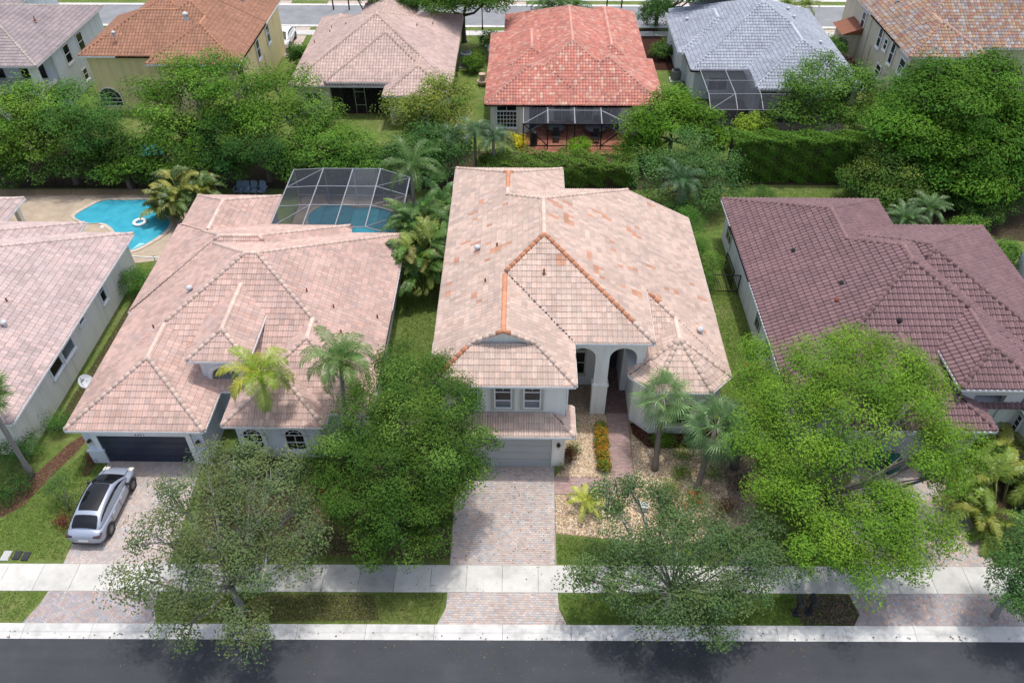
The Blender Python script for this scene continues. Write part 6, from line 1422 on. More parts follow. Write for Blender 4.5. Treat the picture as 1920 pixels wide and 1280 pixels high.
belt('yellow olive tree beside the tan house', 805, 195, 4.6, [(0, 0, 0, 2.2, 1.5), (-50, 5, -.4, 1.8, 1.3), (55, -5, -.2, 1.8, 1.3), (10, -38, .7, 1.5, 1.0), (30, 35, -1.6, 1.8, 1.2), (-35, 35, -1.5, 1.6, 1.1)], (.125, .155, .030), twig=.3, tips=(.19, .19, .04), tipp=.2)
belt('spreading dark green tree above the screened pool corner', 790, 285, 3.0, [(0, 0, 0, 2.2, 1.6), (-50, 10, -.5, 1.7, 1.3), (45, -10, .1, 1.9, 1.3), (15, -35, .7, 1.4, 1.0), (20, 35, -1.0, 1.6, 1.1)], (.048, .10, .028), twig=.35)
belt('bright rounded tree at the right corner of the red roof', 1262, 225, 4.0, [(0, 0, 0, 2.7, 2.0), (-55, 15, -.7, 2.0, 1.5), (55, 10, -.5, 2.0, 1.6), (0, -35, 1, 1.8, 1.2), (-60, 45, -2, 1.8, 1.3), (70, 40, -1.8, 1.7, 1.3)], (.062, .125, .012), tips=(.11, .19, .02), tipp=.2, dens=.8)
belt('grey green feathery tree behind the middle house', 1285, 315, 3.2, [(0, 0, 0, 2.4, 1.7), (-60, 10, -.2, 1.8, 1.4), (60, -5, .1, 1.9, 1.4), (20, -45, 1.2, 1.8, 1.1), (75, 35, -1.0, 1.5, 1.2), (-45, 55, -1.6, 1.6, 1.2), (30, 60, -1.6, 1.6, 1.2)], (.062, .118, .038), twig=.2, leaf=(.17, .08))
palm('dark feather palm behind the right rear corner of the middle house', (12.0, 53.0), (12.2, 53.2, 3.2), .14, 16, 2.4, (.05, .11, .04), single=False, nl=28, ll=.55, droop=2.3, group='palms behind the middle house')
for q, (px, py, z) in enumerate([(845, 262, 3.4), (890, 250, 3.8), (925, 262, 3.4)]): 
    p = at(px, py, z); palm(['drooping dark palm left of the trio behind the middle house', 'tallest drooping palm, middle of the trio behind the middle house', 'drooping palm right of the trio, beside the yellow flowers'][q], (p[0], p[1]+.2), tuple(p), .13, 15, 2.3, (.058, .115, .045), single=False, nl=28, ll=.55, droop=2.6, group='palms behind the middle house', bark=(.3, .28, .25))
def hedge(label, x0, x1, y0, y1, h, col, n, group, leaf=(.15, .08), top=.25, wave=1.0):
    t = tag(empty('hedge', ((x0+x1)/2, (y0+y1)/2, 0)), label, 'hedge', group); N = n
    f = rng.random(N); P = np.zeros((N, 3)); P[:, 0] = rng.uniform(x0, x1, N); a = f < .45
    P[:, 1] = np.where(a, y0+np.abs(rng.normal(0, .12, N)), rng.uniform(y0, y1, N)); P[:, 2] = np.where(a, rng.uniform(.05, h, N), h-np.abs(rng.normal(0, .14, N))+rng.normal(0, .06, N))
    wob = wave*.22*np.sin(P[:, 0]*1.7+np.sin(P[:, 0]*.6)*2)+.15*np.sin(P[:, 0]*4.1); P[:, 1] -= np.where(a, wob*.8+.1*np.sin(P[:, 2]*5+P[:, 0]*3), 0); P[:, 2] += np.where(a, 0, wob*top*1.5+.12*np.sin(P[:, 1]*3+P[:, 0]*2))
    Nr = unit(np.where(a[:, None], np.array([[0, -.8, .5]]), np.array([[0, 0, 1.]]))+rng.normal(size=(N, 3))*.5); V, F = leaf_quads(P, Nr, leaf[0]*rng.uniform(.6, 1.4, N), leaf[1]*rng.uniform(.7, 1.3, N), .1)
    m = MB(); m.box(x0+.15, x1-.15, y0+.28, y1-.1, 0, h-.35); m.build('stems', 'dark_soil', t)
    npmesh('foliage', V, F, 'leaf', t, shade(col, N, .12, .3)); return t
hedge('tall clipped dark green hedge behind the lawn of the plum house', 17.2, 28.2, 58.6, 60.4, 3.9, (.09, .18, .025), 30000, 'hedges behind the yards', top=.1, wave=.3)
hedge('loose wide hedge behind the middle house, below the patio screen', -3.6, 9.6, 57.8, 60.6, 1.9, (.10, .17, .03), 26000, 'hedges behind the yards', top=.5)
hedge('thin low hedge between the dark palms and the patio screen', -4.0, 12.5, 61.3, 62.1, .45, (.12, .19, .025), 12000, 'hedges behind the yards', top=.4)
shrub('shrub', 'clipped round bright green topiary in front of the patio screen', 5.0, 63.6, 1.15, 1.25, (.10, .21, .012), dens=9, leaves=22, cs=.14)
shrub('flower_shrub', 'yellow leafed croton below the white grid window', -1.0, 65.6, .5, .8, (.42, .34, .03), leaf=(.16, .06), group='yellow shrubs by the red roofed house'); shrub('flower_shrub', 'yellow croton at the foot of the patio screen corner', -.1, 64.6, .6, .9, (.52, .40, .03), leaf=(.16, .06), group='yellow shrubs by the red roofed house')
shrub('shrub', 'bright yellow green shrub left of the white trunked tree', 20.8, 65.3, 1.9, 2.6, (.14, .20, .025), dens=2.4, leaf=(.2, .1)); shrub('shrub', 'grey green grassy shrub beside the screen enclosure of the grey roofed house', 17.2, 64.6, 1.0, 2.0, (.07, .12, .04), leaf=(.24, .05))
belt('tree with pale twin trunks before the blue grey roof', 1535, 165, 5.6, [(0, 0, 0, 2.3, 1.6), (-55, 0, -.3, 1.8, 1.3), (60, -5, 0, 2.0, 1.4), (15, -45, 1.0, 1.7, 1.1), (80, -25, .6, 1.3, .9), (-60, 40, -1.6, 1.6, 1.2), (35, 45, -1.8, 1.9, 1.3), (85, 40, -1.8, 1.5, 1.1), (-15, 50, -2.0, 1.6, 1.1)], (.065, .125, .022), twig=.3, bark=(.42, .40, .36), base=(26.6, 66.4), th=2.6, tr_=.17, tips=(.11, .18, .03), tipp=.15)
belt('rounded olive green tree at the right end of the tall hedge', 1675, 320, 2.6, [(0, 0, 0, 2.5, 2.0), (-50, 10, -.3, 1.8, 1.5), (50, 5, -.2, 2.0, 1.6), (0, -50, 1.3, 1.9, 1.2), (-20, 45, -1.1, 1.9, 1.3), (45, 40, -1.0, 1.8, 1.3), (45, -45, 1.0, 1.5, 1.0)], (.062, .105, .022), tips=(.13, .16, .03), tipp=.16, dens=.8)
belt('very large dark green tree in the upper right', 1800, 195, 7.2, [(0, 0, 0, 3.0, 2.0), (-90, -10, -.2, 2.4, 1.5), (95, -5, 0, 2.6, 1.6), (-30, -55, 1.3, 2.2, 1.3), (60, -60, 1.3, 2.2, 1.3), (-70, 60, -2.2, 2.5, 1.7), (10, 75, -2.6, 2.8, 1.8), (95, 65, -2.2, 2.6, 1.7), (30, 135, -4.4, 2.5, 1.7), (100, 130, -4.2, 2.3, 1.6), (-40, 120, -4.2, 2.0, 1.4), (150, 20, -.6, 2.2, 1.5), (-120, 35, -1.2, 1.7, 1.1)], (.052, .112, .014), tips=(.095, .18, .02), tipp=.22, dens=.55, cs=.80, flat=.36, leaves=210, leaf=(.24, .12), tr_=.35, th=4)
belt('olive and rust tinged shrub tree in the shade of the very large tree', 1665, 195, 2.4, [(0, 0, 0, 1.9, 1.1), (-40, 20, -.4, 1.5, 1.0), (30, 15, -.2, 1.6, 1.0)], (.10, .125, .02), tips=(.16, .10, .03), tipp=.2)
belt('dark understory tree below the very large tree', 1760, 350, 1.6, [(0, 0, 0, 2.0, 1.4), (50, 10, -.1, 2.0, 1.4), (110, 20, -.2, 1.8, 1.3)], DK)
palm('dark feather palm beside the beige house wall', (33.2, 68.0), (33.2, 68.2, 4.2), .14, 14, 2.6, (.06, .12, .03), single=False, nl=26, ll=.6, droop=2.2)
palm('low feathery palm, left of the pair beside the plum roof', (28.7, 50.6), (28.7, 50.6, 1.6), .12, 20, 2.1, (.085, .15, .055), single=False, nl=30, ll=.4, droop=1.7, group='low palms beside the plum roof'); palm('low feathery palm, right of the pair beside the plum roof', (30.6, 51.4), (30.6, 51.4, 2.0), .12, 20, 2.1, (.085, .15, .05), single=False, nl=30, ll=.4, droop=1.7, group='low palms beside the plum roof')
for i, (x, y, r, h, c, l) in enumerate([(33.2, 49.6, 1.6, 2.4, (.085, .15, .03), 'leafy light green shrub right of the low palms'), (34.2, 47.0, 1.5, 2.4, (.07, .14, .028), 'leafy shrub at the corner of the house at the right edge'), (35.5, 53.0, 1.8, 2.2, (.055, .105, .025), 'dark shrub under the very large tree by the right lawn')]): shrub('shrub', l, x, y, r, h, c, group='shrubs right of the plum roof', dens=2.2, leaf=(.15, .08))
# ---------------------------------------------------------------- along the far street
def far_tree(label, px, py, z, s, col, base=None, **k): return belt(label, px, py, z, [(0, 0, 0, 2.2*s, 1.3*s), (-35*s, 5, -.3, 1.7*s, 1.1*s), (38*s, 3, -.2, 1.7*s, 1.1*s), (5, -18*s, .8, 1.6*s, 1*s)], col, group='trees along the far street', base=base, dens=1.1, **k)
far_tree('dark trunked tree between the tan house and the red roof', 872, -8, 6.0, 1.35, (.055, .105, .018), base=(-6.5, 88.3), bark=(.07, .06, .05), th=3.0, tr_=.3, twig=.3)
far_tree('tree above the tan roof ridge on the far street', 770, -6, 4.5, 1.0, (.05, .10, .022)); far_tree('tree over the driveway behind the tan house', 690, -18, 5.0, .8, (.05, .10, .022))
far_tree('leafy street tree left of the blue grey roof', 1335, -25, 6, 1.1, (.05, .10, .02), base=(15.5, 93.5), bark=(.09, .08, .07))
for q, (px, py) in enumerate([(1020, 14), (1048, 10), (1078, 14)]):
    p = at(px, py, 4.6); palm(['left of the three far palms before the red roof', 'middle of the three far palms before the red roof', 'right of the three far palms before the red roof'][q], (p[0], p[1]+.1), tuple(p), .16, 14, 2.4, (.07, .14, .03), single=False, nl=24, ll=.6, lw=.08, droop=2.4, group='palms along the far street')
for q, (px, py) in enumerate([(1470, 12), (1510, 14)]):
    p = at(px, py, 3.0); palm(['yellowish left palm behind the blue grey roof', 'yellowish right palm behind the blue grey roof'][q], (p[0], p[1]+.1), tuple(p), .14, 13, 1.9, (.17, .21, .04), single=False, nl=22, ll=.5, lw=.08, droop=1.8, group='palms along the far street')
for (x, y, r, h, c, l) in [(-22.9, 80.3, 1.3, 2.9, (.05, .11, .02), 'clipped round bush right of the yellow house'), (-22.5, 77.3, 1.0, 1.6, (.07, .12, .025), 'low shrub right of the yellow house wall'), (-41.6, 87.0, 2.0, 3.0, (.06, .11, .025), 'bush between the white house and the yellow house'),
        (-5.2, 80.3, .9, 1.8, (.07, .13, .02), 'shrub behind the air conditioner'), (-4.9, 82.2, .9, 1.5, (.10, .15, .02), 'yellow green shrub beside the air conditioner'), (-3.6, 87.4, 1.2, 1.4, (.035, .08, .02), 'dark clipped shrub at the left corner of the red roof'),
        (15.3, 92, 2.3, 3.6, (.04, .085, .022), 'dark bush left of the blue grey roof'), (14.8, 84.3, 1.3, 1.5, (.055, .10, .025), 'low shrub in the bed beside the grey roofed house'), (-38.5, 84, 1.2, 1.5, (.05, .10, .03), 'bush at the far corner of the yellow house'),
        (32.9, 84.4, 1.5, 2.4, (.06, .12, .025), 'green shrub between the grey roofed and beige houses'), (34.2, 81.7, .7, 1.2, (.06, .02, .03), 'maroon shrub at the wall of the beige house'), (-20.6, 92.1, 1.0, 1.2, (.05, .10, .04), 'shrub at the street left of the tan house')]: shrub('shrub', l, x, y, r, h, c, group='shrubs along the far houses', dens=2.6, leaf=(.18, .09))
gridsheet('planting_bed', 'brown_mulch', [(13.4, 81), (16.3, 81), (15.5, 93), (13.0, 92)], .01)
for (px, py) in [(300, 4), (560, 5), (960, 6), (1150, 5), (1870, 10), (1660, 4)]:
    pass

# ================================================================ vehicles and small things
def build_car(label, loc, rz, paint, glassroof=True, group='parked cars'):
    """body lofted from cross sections along its length (nose at +y), then windows, lamps, wheels and mirrors"""
    root = empty('car', loc, rz); LOCAL.add(root.name); tag(root, label, 'car', group)
    # y, half width at the sill / shoulder, z of the sill / shoulder / deck
    S = [(-2.34, .60, .70, .42, .70, .74), (-2.28, .78, .84, .32, .82, .92), (-2.05, .87, .92, .24, .92, 1.06), (-1.6, .90, .955, .22, .96, 1.10), (-1.0, .91, .96, .22, .96, 1.06), (0, .91, .96, .22, .94, 1.02), (.75, .91, .955, .22, .92, 1.00), (1.2, .90, .95, .22, .90, .99), (1.7, .88, .93, .23, .86, .93), (2.05, .83, .88, .26, .79, .84), (2.28, .70, .74, .32, .70, .72), (2.37, .50, .54, .42, .60, .61)]
    def ring(s):
        y, ws, wd, z0, z1, z2 = s; p = [(0, z0), (ws*.9, z0), (ws, z0+.08), (wd*.995, (z0+z1)*.52), (wd, z1-.08), (wd*.95, z1), (wd*.72, z2-.015), (wd*.35, z2+.012), (0, z2+.018)]
        return [(x, y, z) for x, z in p]+[(-x, y, z) for x, z in reversed(p[1:-1])]
    rings = [ring(s) for s in S]; n = len(rings[0]); V = [p for r in rings for p in r]; F = []
    for i in range(len(rings)-1):
        for j in range(n): j2 = (j+1) % n; F.append((i*n+j, i*n+j2, (i+1)*n+j2, (i+1)*n+j))
    F.append(tuple(range(n))); F.append(tuple(range((len(rings)-1)*n, len(rings)*n))[::-1])
    me = bpy.data.meshes.new('body'); me.from_pydata(V, [], F); me.update()
    bm_fix(me); b = link('body', me, paint, root, True); b.modifiers.new('s', 'SUBSURF').render_levels = 2; b.modifiers['s'].levels = 1
    # cabin: roof arch over the glass house
    C = [(-2.0, .74, 1.02, .70), (-1.75, .70, 1.22, .62), (-1.35, .68, 1.42, .60), (-.8, .665, 1.545, .585), (-.1, .66, 1.60, .58), (.45, .655, 1.575, .575), (.85, .66, 1.44, .585), (1.25, .70, 1.20, .64), (1.62, .76, .96, .73)]
    base = [(-2.06, .80, 1.0), (-1.7, .84, 1.04), (-1.3, .86, 1.03), (-.8, .87, 1.0), (-.1, .875, .98), (.45, .875, .97), (.85, .87, .965), (1.25, .86, .955), (1.66, .80, .90)]
    V = []; F = []
    for (y, w_, z, wt), (yb_, wb, zb) in zip(C, base):
        half = [(wb, yb_, zb), (wb*.985, yb_+(y-yb_)*.3, zb+(z-zb)*.3), (w_+(wb-w_)*.25, y, zb+(z-zb)*.78), (w_*.97, y, z-.035), (wt*.85, y, z+.012), (wt*.4, y, z+.045), (0, y, z+.055)]
        V += half+[(-a, c, d) for a, c, d in reversed(half[:-1])]
    n = 13
    for i in range(len(C)-1):
        for j in range(n-1): F.append((i*n+j, i*n+j+1, (i+1)*n+j+1, (i+1)*n+j))
    F.append(tuple(range(n))[::-1]); F.append(tuple(range((len(C)-1)*n, len(C)*n)))
    me = bpy.data.meshes.new('cabin'); me.from_pydata(V, [], F); me.update(); bm_fix(me)
    cb = link('cabin', me, paint, root, True); cb.modifiers.new('s', 'SUBSURF').render_levels = 2; cb.modifiers['s'].levels = 1
    # glass follows the cabin surface, a hair proud of it
    def ctop(y):
        for a, b_ in zip(C[:-1], C[1:]):
            if a[0] <= y <= b_[0]: t = (y-a[0])/(b_[0]-a[0]); return [a[k]+(b_[k]-a[k])*t for k in range(4)]
        return list(C[-1])
    def top_panel(name, y0, y1, f, mat, ny=8, lift=.016, r=1.0):
        V = []; F = []; xs = [-1, -.75, -.4, 0, .4, .75, 1]
        for i in range(ny+1):
            y = y0+(y1-y0)*i/ny; c = ctop(y); e = 1-.10*(abs(2*i/ny-1)**4)*r
            for x in xs: X = x*c[3]*f*e; q = abs(x*f*.93); V.append((X, y, c[2]+.048-.062*q**2.2+lift))
        m_ = len(xs)
        for i in range(ny):
            for j in range(m_-1): F.append((i*m_+j, i*m_+j+1, (i+1)*m_+j+1, (i+1)*m_+j))
        me = bpy.data.meshes.new(name); me.from_pydata(V, [], F); return link(name, me, mat, root, True)
    if glassroof:
        top_panel('roof_glass', -1.12, .52, .93, 'car_glass'); top_panel('windscreen', .56, 1.56, 1.02, 'car_glass', lift=.018); top_panel('rear_window', -1.93, -1.36, 1.02, 'car_glass', lift=.02)
    else: top_panel('windscreen', .62, 1.52, 1.0, 'car_glass'); top_panel('rear_window', -1.9, -1.4, 1.0, 'car_glass')
    for sg in (-1, 1):
        V = []; F = []; prof = [(-1.55, 1.12, 1.24), (-1.25, 1.09, 1.36), (-.8, 1.06, 1.44), (-.1, 1.04, 1.49), (.45, 1.035, 1.46), (.8, 1.03, 1.36), (1.15, 1.02, 1.16), (1.33, 1.01, 1.04)]
        for y, z0, z1 in prof:
            c = ctop(y); 
            for z in (z0, z1): V.append((sg*(c[1]+(.87-c[1])*(.25+.72*max(0, (c[2]-.04-z))/(c[2]-.95))+.012), y, z))
        for i in range(len(prof)-1): F.append((2*i, 2*i+1, 2*i+3, 2*i+2))
        me = bpy.data.meshes.new('side_window'); me.from_pydata(V, [], F); link('side_window', me, 'car_glass', root, True)
        m = MB(); m.obox((sg*1.02, .98, 1.02), (.10, 0, 0), (0, .055, .0), (0, 0, .06)); m.build('mirror', 'plastic_black' if glassroof else paint, root)
        m = MB(); m.obox((sg*.70, -2.235, .86), (.17, -.03*0, 0), (0, .05, 0), (0, .02, .045)); m.obox((sg*.86, -2.1, .88), (.035, 0, 0), (0, .13, 0), (0, 0, .04)); m.build('tail_lamp', 'tail_lamp', root)
        m = MB(); m.obox((sg*.66, 2.13, .76), (.15, 0, 0), (0, .13, -.03), (0, .02, .03)); m.build('headlight', 'lamp_glass', root)
        for y in (-.35, .55): m = MB(); m.obox((sg*.965, y-.35, .86), (.008, 0, 0), (0, .09, 0), (0, 0, .014)); m.build('door_handle', 'white_metal', root)
        for y in (-1.42, 1.42):
            m = MB()
            for a_ in range(18):
                t0, t1 = 2*math.pi*a_/18, 2*math.pi*(a_+1)/18
                P = lambda t, r, x: (sg*x, y+math.cos(t)*r, .36+math.sin(t)*r)
                m.poly([P(t0, .36, .74), P(t1, .36, .74), P(t1, .36, .965), P(t0, .36, .965)]); m.poly([P(t0, .36, .965), P(t1, .36, .965), P(t1, .25, .975), P(t0, .25, .975)])
            wh = m.build('wheel', 'tyre', root)
            m = MB()
            for a_ in range(10): t = 2*math.pi*a_/10+.15; m.obox((sg*.968, y+math.cos(t)*.14, .36+math.sin(t)*.14), (.012, 0, 0), (0, math.cos(t)*.11, math.sin(t)*.11), (0, -math.sin(t)*.022, math.cos(t)*.022))
            m.lathe((0, 0, 0), [(.0, 0)], 3) if False else None
            m.obox((sg*.968, y, .36), (.014, 0, 0), (0, .05, 0), (0, 0, .05)); m.build('rim', 'alloy', wh)
            m = MB()
            for a_ in range(14):
                t0, t1 = math.pi*(a_/14*1.1-.05), math.pi*((a_+1)/14*1.1-.05); P = lambda t, r, x: (sg*x, y+math.cos(t)*r, .37+math.sin(t)*r)
                m.poly([P(t0, .43, .955), P(t1, .43, .955), P(t1, .37, .962), P(t0, .37, .962)])
            m.build('wheel_arch', 'plastic_black', root)
    m = MB()
    for sg in (-1, 1):
        for y in (-.98, -.02, .98): m.obox((sg*.958, y, .62), (.006, 0, 0), (0, .008, .0), (0, 0, .28))
        m.obox((sg*.62, 1.62, .945), (.006, 0, 0), (0, .55, -.05), (0, 0, .012))
    m.build('panel_gap', 'plastic_black', root)
    m = MB(); m.obox((0, -2.355, .62), (.26, 0, 0), (0, .012, 0), (0, 0, .06)); m.build('number_plate', 'plate', root)
    m = MB(); m.obox((0, -2.25, .36), (.66, 0, 0), (0, .08, 0), (0, 0, .07)); m.build('bumper', 'plastic_black', root)
    return root
def bm_fix(me):
    import bmesh
    b = bmesh.new(); b.from_mesh(me); bmesh.ops.recalc_face_normals(b, faces=b.faces); b.to_mesh(me); b.free()
build_car('silver grey crossover car with dark glass roof parked on the left driveway', (-21.8, 25.0, .03), R_(-1.5), 'car_silver')
build_car('white car parked beyond the yellow house', (-26.4, 87.6, .02), R_(180), 'car_white', False)
# mailboxes in the verge
for i, (x, y, l) in enumerate([(13.2, 19.55, 'black mailbox on a post in the verge, left of the pair'), (13.85, 19.6, 'black mailbox on a post in the verge, right of the pair by the bare soil')]):
    mb_ = tag(empty('mailbox', (x, y, 0)), l, 'mailbox', 'mailboxes in the verge')
    m = MB(); m.box(x-.05, x+.05, y-.05, y+.05, 0, 1.0); m.box(x-.16, x+.16, y-.2, y+.2, 0, .08); m.build('post', 'plastic_black', mb_)
    m = MB(); 
    pr = [(-.13, 0), (.13, 0)]+[(.13*math.cos(t), .16+.13*math.sin(t)) for t in np.linspace(0, math.pi, 7)]
    k = len(m.v); m.v += [(x+a, y-.27, 1.0+b) for a, b in pr]+[(x+a, y+.27, 1.0+b) for a, b in pr]; q = len(pr)
    for j in range(q): m.face((j, (j+1) % q, q+(j+1) % q, q+j), k)
    m.face(range(q), k); m.face(range(2*q-1, q-1, -1), k); m.build('box', 'plastic_black', mb_, False)
    m = MB(); m.box(x+.135, x+.15, y-.1, y-.04, 1.1, 1.3); m.build('flag', 'grey_metal', mb_)
# two green bins under the bright tree
for i, (px, py, l) in enumerate([(1632, 872, 'left green wheeled bin half hidden under the bright tree'), (1668, 884, 'right green wheeled bin half hidden under the bright tree')]):
    p = at(px, py, 0); x, y = p[0], p[1]; b_ = tag(empty('wheeled_bin', (x, y, 0)), l, 'bin', 'green bins under the tree')
    m = MB(); k = len(m.v); m.v += [(x-.24, y-.24, .05), (x+.24, y-.24, .05), (x+.24, y+.28, .05), (x-.24, y+.28, .05), (x-.3, y-.34, 1.0), (x+.3, y-.34, 1.0), (x+.3, y+.36, 1.0), (x-.3, y+.36, 1.0)]
    for q in ((0, 1, 5, 4), (1, 2, 6, 5), (2, 3, 7, 6), (3, 0, 4, 7), (4, 5, 6, 7)): m.face(q, k)
    m.build('tub', 'plastic_green', b_); m = MB(); m.obox((x, y, 1.05), (.33, 0, 0), (0, .38, .03), (0, 0, .025)); m.obox((x, y+.42, 1.03), (.25, 0, 0), (0, .03, 0), (0, 0, .03)); m.build('lid', 'plastic_green', b_)
    for sg in (-1, 1): m = MB(); m.tube([(x+sg*.25, y+.3, .12), (x+sg*.32, y+.3, .12)], .12, 10); m.build('wheel', 'tyre', b_)
# meter lids in the left lawn
for (px, py, l, mt, s) in [(33, 1041, 'dark meter box lid set in the left lawn, left of the dark pair', 'plastic_black', .22), (49, 1043, 'dark meter box lid set in the left lawn, right of the dark pair', 'plastic_black', .22), (12, 1042, 'pale concrete meter lid set in the left lawn', 'kerb_plain', .26)]:
    if mt not in MATS: plain(mt, (.42, .42, .40), .8)
    p = at(px, py, 0); m = MB(); m.prism([(p[0]-s*.8, p[1]-s*1.1), (p[0]+s*.8, p[1]-s*1.1), (p[0]+s*.8, p[1]+s*1.1), (p[0]-s*.8, p[1]+s*1.1)], -.02, .05); m.prism([(p[0]-s*.7, p[1]-s), (p[0]+s*.7, p[1]-s), (p[0]+s*.7, p[1]+s), (p[0]-s*.7, p[1]+s)], .05, .062)
    m.tube([(p[0], p[1]-s*.5, .06), (p[0], p[1]-s*.5, .075)], .05, 8); tag(m.build('meter_lid', mt), l, 'meter lid', 'meter lids in the lawn')
# satellite dish on its post
def dish(label, x, y, z, r, group, face=(.25, -.75, .6)):
    d = tag(empty('satellite_dish', (x, y, 0)), label, 'satellite dish', group); f = Vector(face).normalized(); a = f.orthogonal().normalized(); b = f.cross(a); c = Vector((x, y, z)); m = MB(); k = 0; n = 20
    for i in range(5):
        q = r*i/4
        for j in range(n): t = 2*math.pi*j/n; m.v.append(tuple(c+a*math.cos(t)*q+b*math.sin(t)*q*1.08+f*(q*q*.35)))
    for i in range(4):
        for j in range(n): m.face((i*n+j, i*n+(j+1) % n, (i+1)*n+(j+1) % n, (i+1)*n+j), 0)
    m.build('reflector', 'white_metal', d, True); m = MB(); m.bar((x+.1, y+.15, 0), (x+.1, y+.15, z), .035); m.bar((x+.1, y+.15, z-.1), tuple(c), .04); m.build('mast', 'grey_metal', d)
    m = MB(); e = c+f*r*.95-b*r*.3; m.bar(tuple(c-b*r), tuple(e), .018); m.obox(tuple(e), a*.12, b*.05, f*.06); m.build('feed_arm', 'grey_metal', d)
dish('white satellite dish on a mast in the grass beside the pale blue house', -26.1, 33.6, 1.0, .42, 'satellite dishes'); dish('white satellite dish at the left corner of the red roof', -3.4, 84.0, 1.2, .5, 'satellite dishes', (-.9, -.2, .4))
# air conditioners
def aircon(label, x, y, s=.5, h=1.0):
    a = tag(empty('air_conditioner', (x, y, 0)), label, 'air conditioner', 'air conditioners'); m = MB(); m.box(x-s-.1, x+s+.1, y-s-.1, y+s+.1, 0, .1); m.build('pad', 'kerb_plain', a)
    m = MB(); m.lathe((x, y, .1), [(s*.9, 0), (s, .05), (s, h-.08), (s*.92, h)], 16); m.build('case', 'ac_grey', a); m = MB()
    for k in range(14): t = 2*math.pi*k/14; m.bar((x+math.cos(t)*s*1.01, y+math.sin(t)*s*1.01, .2), (x+math.cos(t)*s*1.01, y+math.sin(t)*s*1.01, h), .018)
    m.build('grille', 'grey_metal', a); m = MB(); m.lathe((x, y, h+.1), [(s*.75, 0), (s*.7, .03), (s*.15, .05)], 14); m.build('fan_guard', 'plastic_black', a)
aircon('dark grey round air conditioner beside the tan house', -5.85, 81.9, .62, 1.35); aircon('pale air conditioner beside the grey roofed house', 15.7, 78.6, .5, 1.0)
# swim ring
m = MB(); p = at(262, 417, .1); n = 18
for i in range(n):
    t = 2*math.pi*i/n
    for j in range(8): u = 2*math.pi*j/8; m.v.append((p[0]+(.42+.13*math.cos(u))*math.cos(t), p[1]+(.42+.13*math.cos(u))*math.sin(t), .12+.12*math.sin(u)))
for i in range(n):
    for j in range(8): m.face((i*8+j, i*8+(j+1) % 8, ((i+1) % n)*8+(j+1) % 8, ((i+1) % n)*8+j), 0)
tag(m.build('swim_ring', 'white_metal', None, True), 'white inflatable swim ring on the blue pool', 'swim ring')
m = MB(); p = at(192, 425, .02); m.lathe((p[0], p[1], .02), [(.16, 0), (.16, .02), (.1, .03)], 14); tag(m.build('skimmer_lid', 'white_metal'), 'small white round lid in the terrace beside the blue pool', 'lid')
# four slatted garden chairs
def chair(label, x, y, rz):
    r = tag(empty('garden_chair', (x, y, 0), rz), label, 'chair', 'blue garden chairs'); LOCAL.add(r.name)
    for k in range(5):
        m = MB(); xx = (k-2)*.12; h = .95-.05*abs(k-2)**1.5; m.obox((xx, .32, .62), (.052, 0, 0), (0, .012, 0), (0, .13, h*.42)); m.build('back_slat', 'chair_blue', r)
    for k in range(4): m = MB(); m.obox((0, -.28+k*.14, .34-.02*k), (.3, 0, 0), (0, .06, -.008), (0, 0, .012)); m.build('seat_slat', 'chair_blue', r)
    for s in (-1, 1):
        m = MB(); m.obox((s*.36, 0, .56), (.065, 0, 0), (0, .36, 0), (0, 0, .014)); m.build('armrest', 'chair_blue', r)
        m = MB(); m.obox((s*.33, -.3, .28), (.02, 0, 0), (0, .045, 0), (0, 0, .28)); m.build('leg', 'chair_blue', r); m = MB(); m.bar((s*.33, -.3, .34), (s*.33, .55, .04), .03); m.build('leg', 'chair_blue', r)
for px, l in ((449, 'first blue slatted garden chair from the left behind the pale blue house'), (461, 'second blue slatted garden chair from the left behind the pale blue house'), (475, 'third blue slatted garden chair, left of the last one by the dark screen'), (491, 'last blue slatted garden chair nearest the dark screen')):
    p = at(px, 366, 0); chair(l, p[0], p[1]+.2, R_(rnd.uniform(-14, 8)))
# fence and gate between the middle house and the plum house
def rail_fence(label, a, b, h, step=.12, cat='fence', group='metal fences', mat='black_metal'):
    a, b = Vector((*a, 0)), Vector((*b, 0)); f = tag(empty('fence', tuple((a+b)/2)), label, cat, group); n = max(2, int((b-a).length/step))
    for z in (.12, h): m = MB(); m.bar(tuple(a+Vector((0, 0, z))), tuple(b+Vector((0, 0, z))), .025); m.build('rail', mat, f)
    for k in range(n+1): m = MB(); p = a.lerp(b, k/n); m.bar(tuple(p), tuple(p+Vector((0, 0, h))), .035 if k in (0, n) else .011); m.build('post' if k in (0, n) else 'picket', mat, f)
rail_fence('black metal fence gate between the middle house and the plum house', (11.6, 44.1), (15.2, 43.9), 1.5); rail_fence('short black metal fence beside the plum house wall', (14.85, 44.4), (14.8, 46.6), 1.5)
# chain link fence behind the pool terrace
ch = tag(empty('fence', (-37, 57, 0)), 'dark chain link fence half lost in the leaves behind the pool terrace', 'fence')
for k in range(9): m = MB(); m.bar((-45+k*2.2, 57.0, 0), (-45+k*2.2, 57.0, 1.5), .03); m.build('post', 'black_metal', ch)
m = MB(); m.bar((-45, 57, 1.5), (-27.4, 57, 1.5), .025); m.build('rail', 'black_metal', ch)
m = MB()
for k in range(150): x = -45+k*.117; m.bar((x, 57, .02), (x+(.5 if k % 2 else -.5), 57, 1.48), .006)
m.build('mesh', 'black_metal', ch)
m = MB(); m.bar((-28.6, 46.3, 1.0), (-24.6, 46.0, 1.0), .03); m.bar((-26.4, 46.2, 0), (-26.4, 46.2, 1.2), .03); m.bar((-24.6, 46, 0), (-24.6, 46, 1.2), .03); tag(m.build('gate', 'white_metal'), 'thin white gate rail by the round dark bush', 'gate')
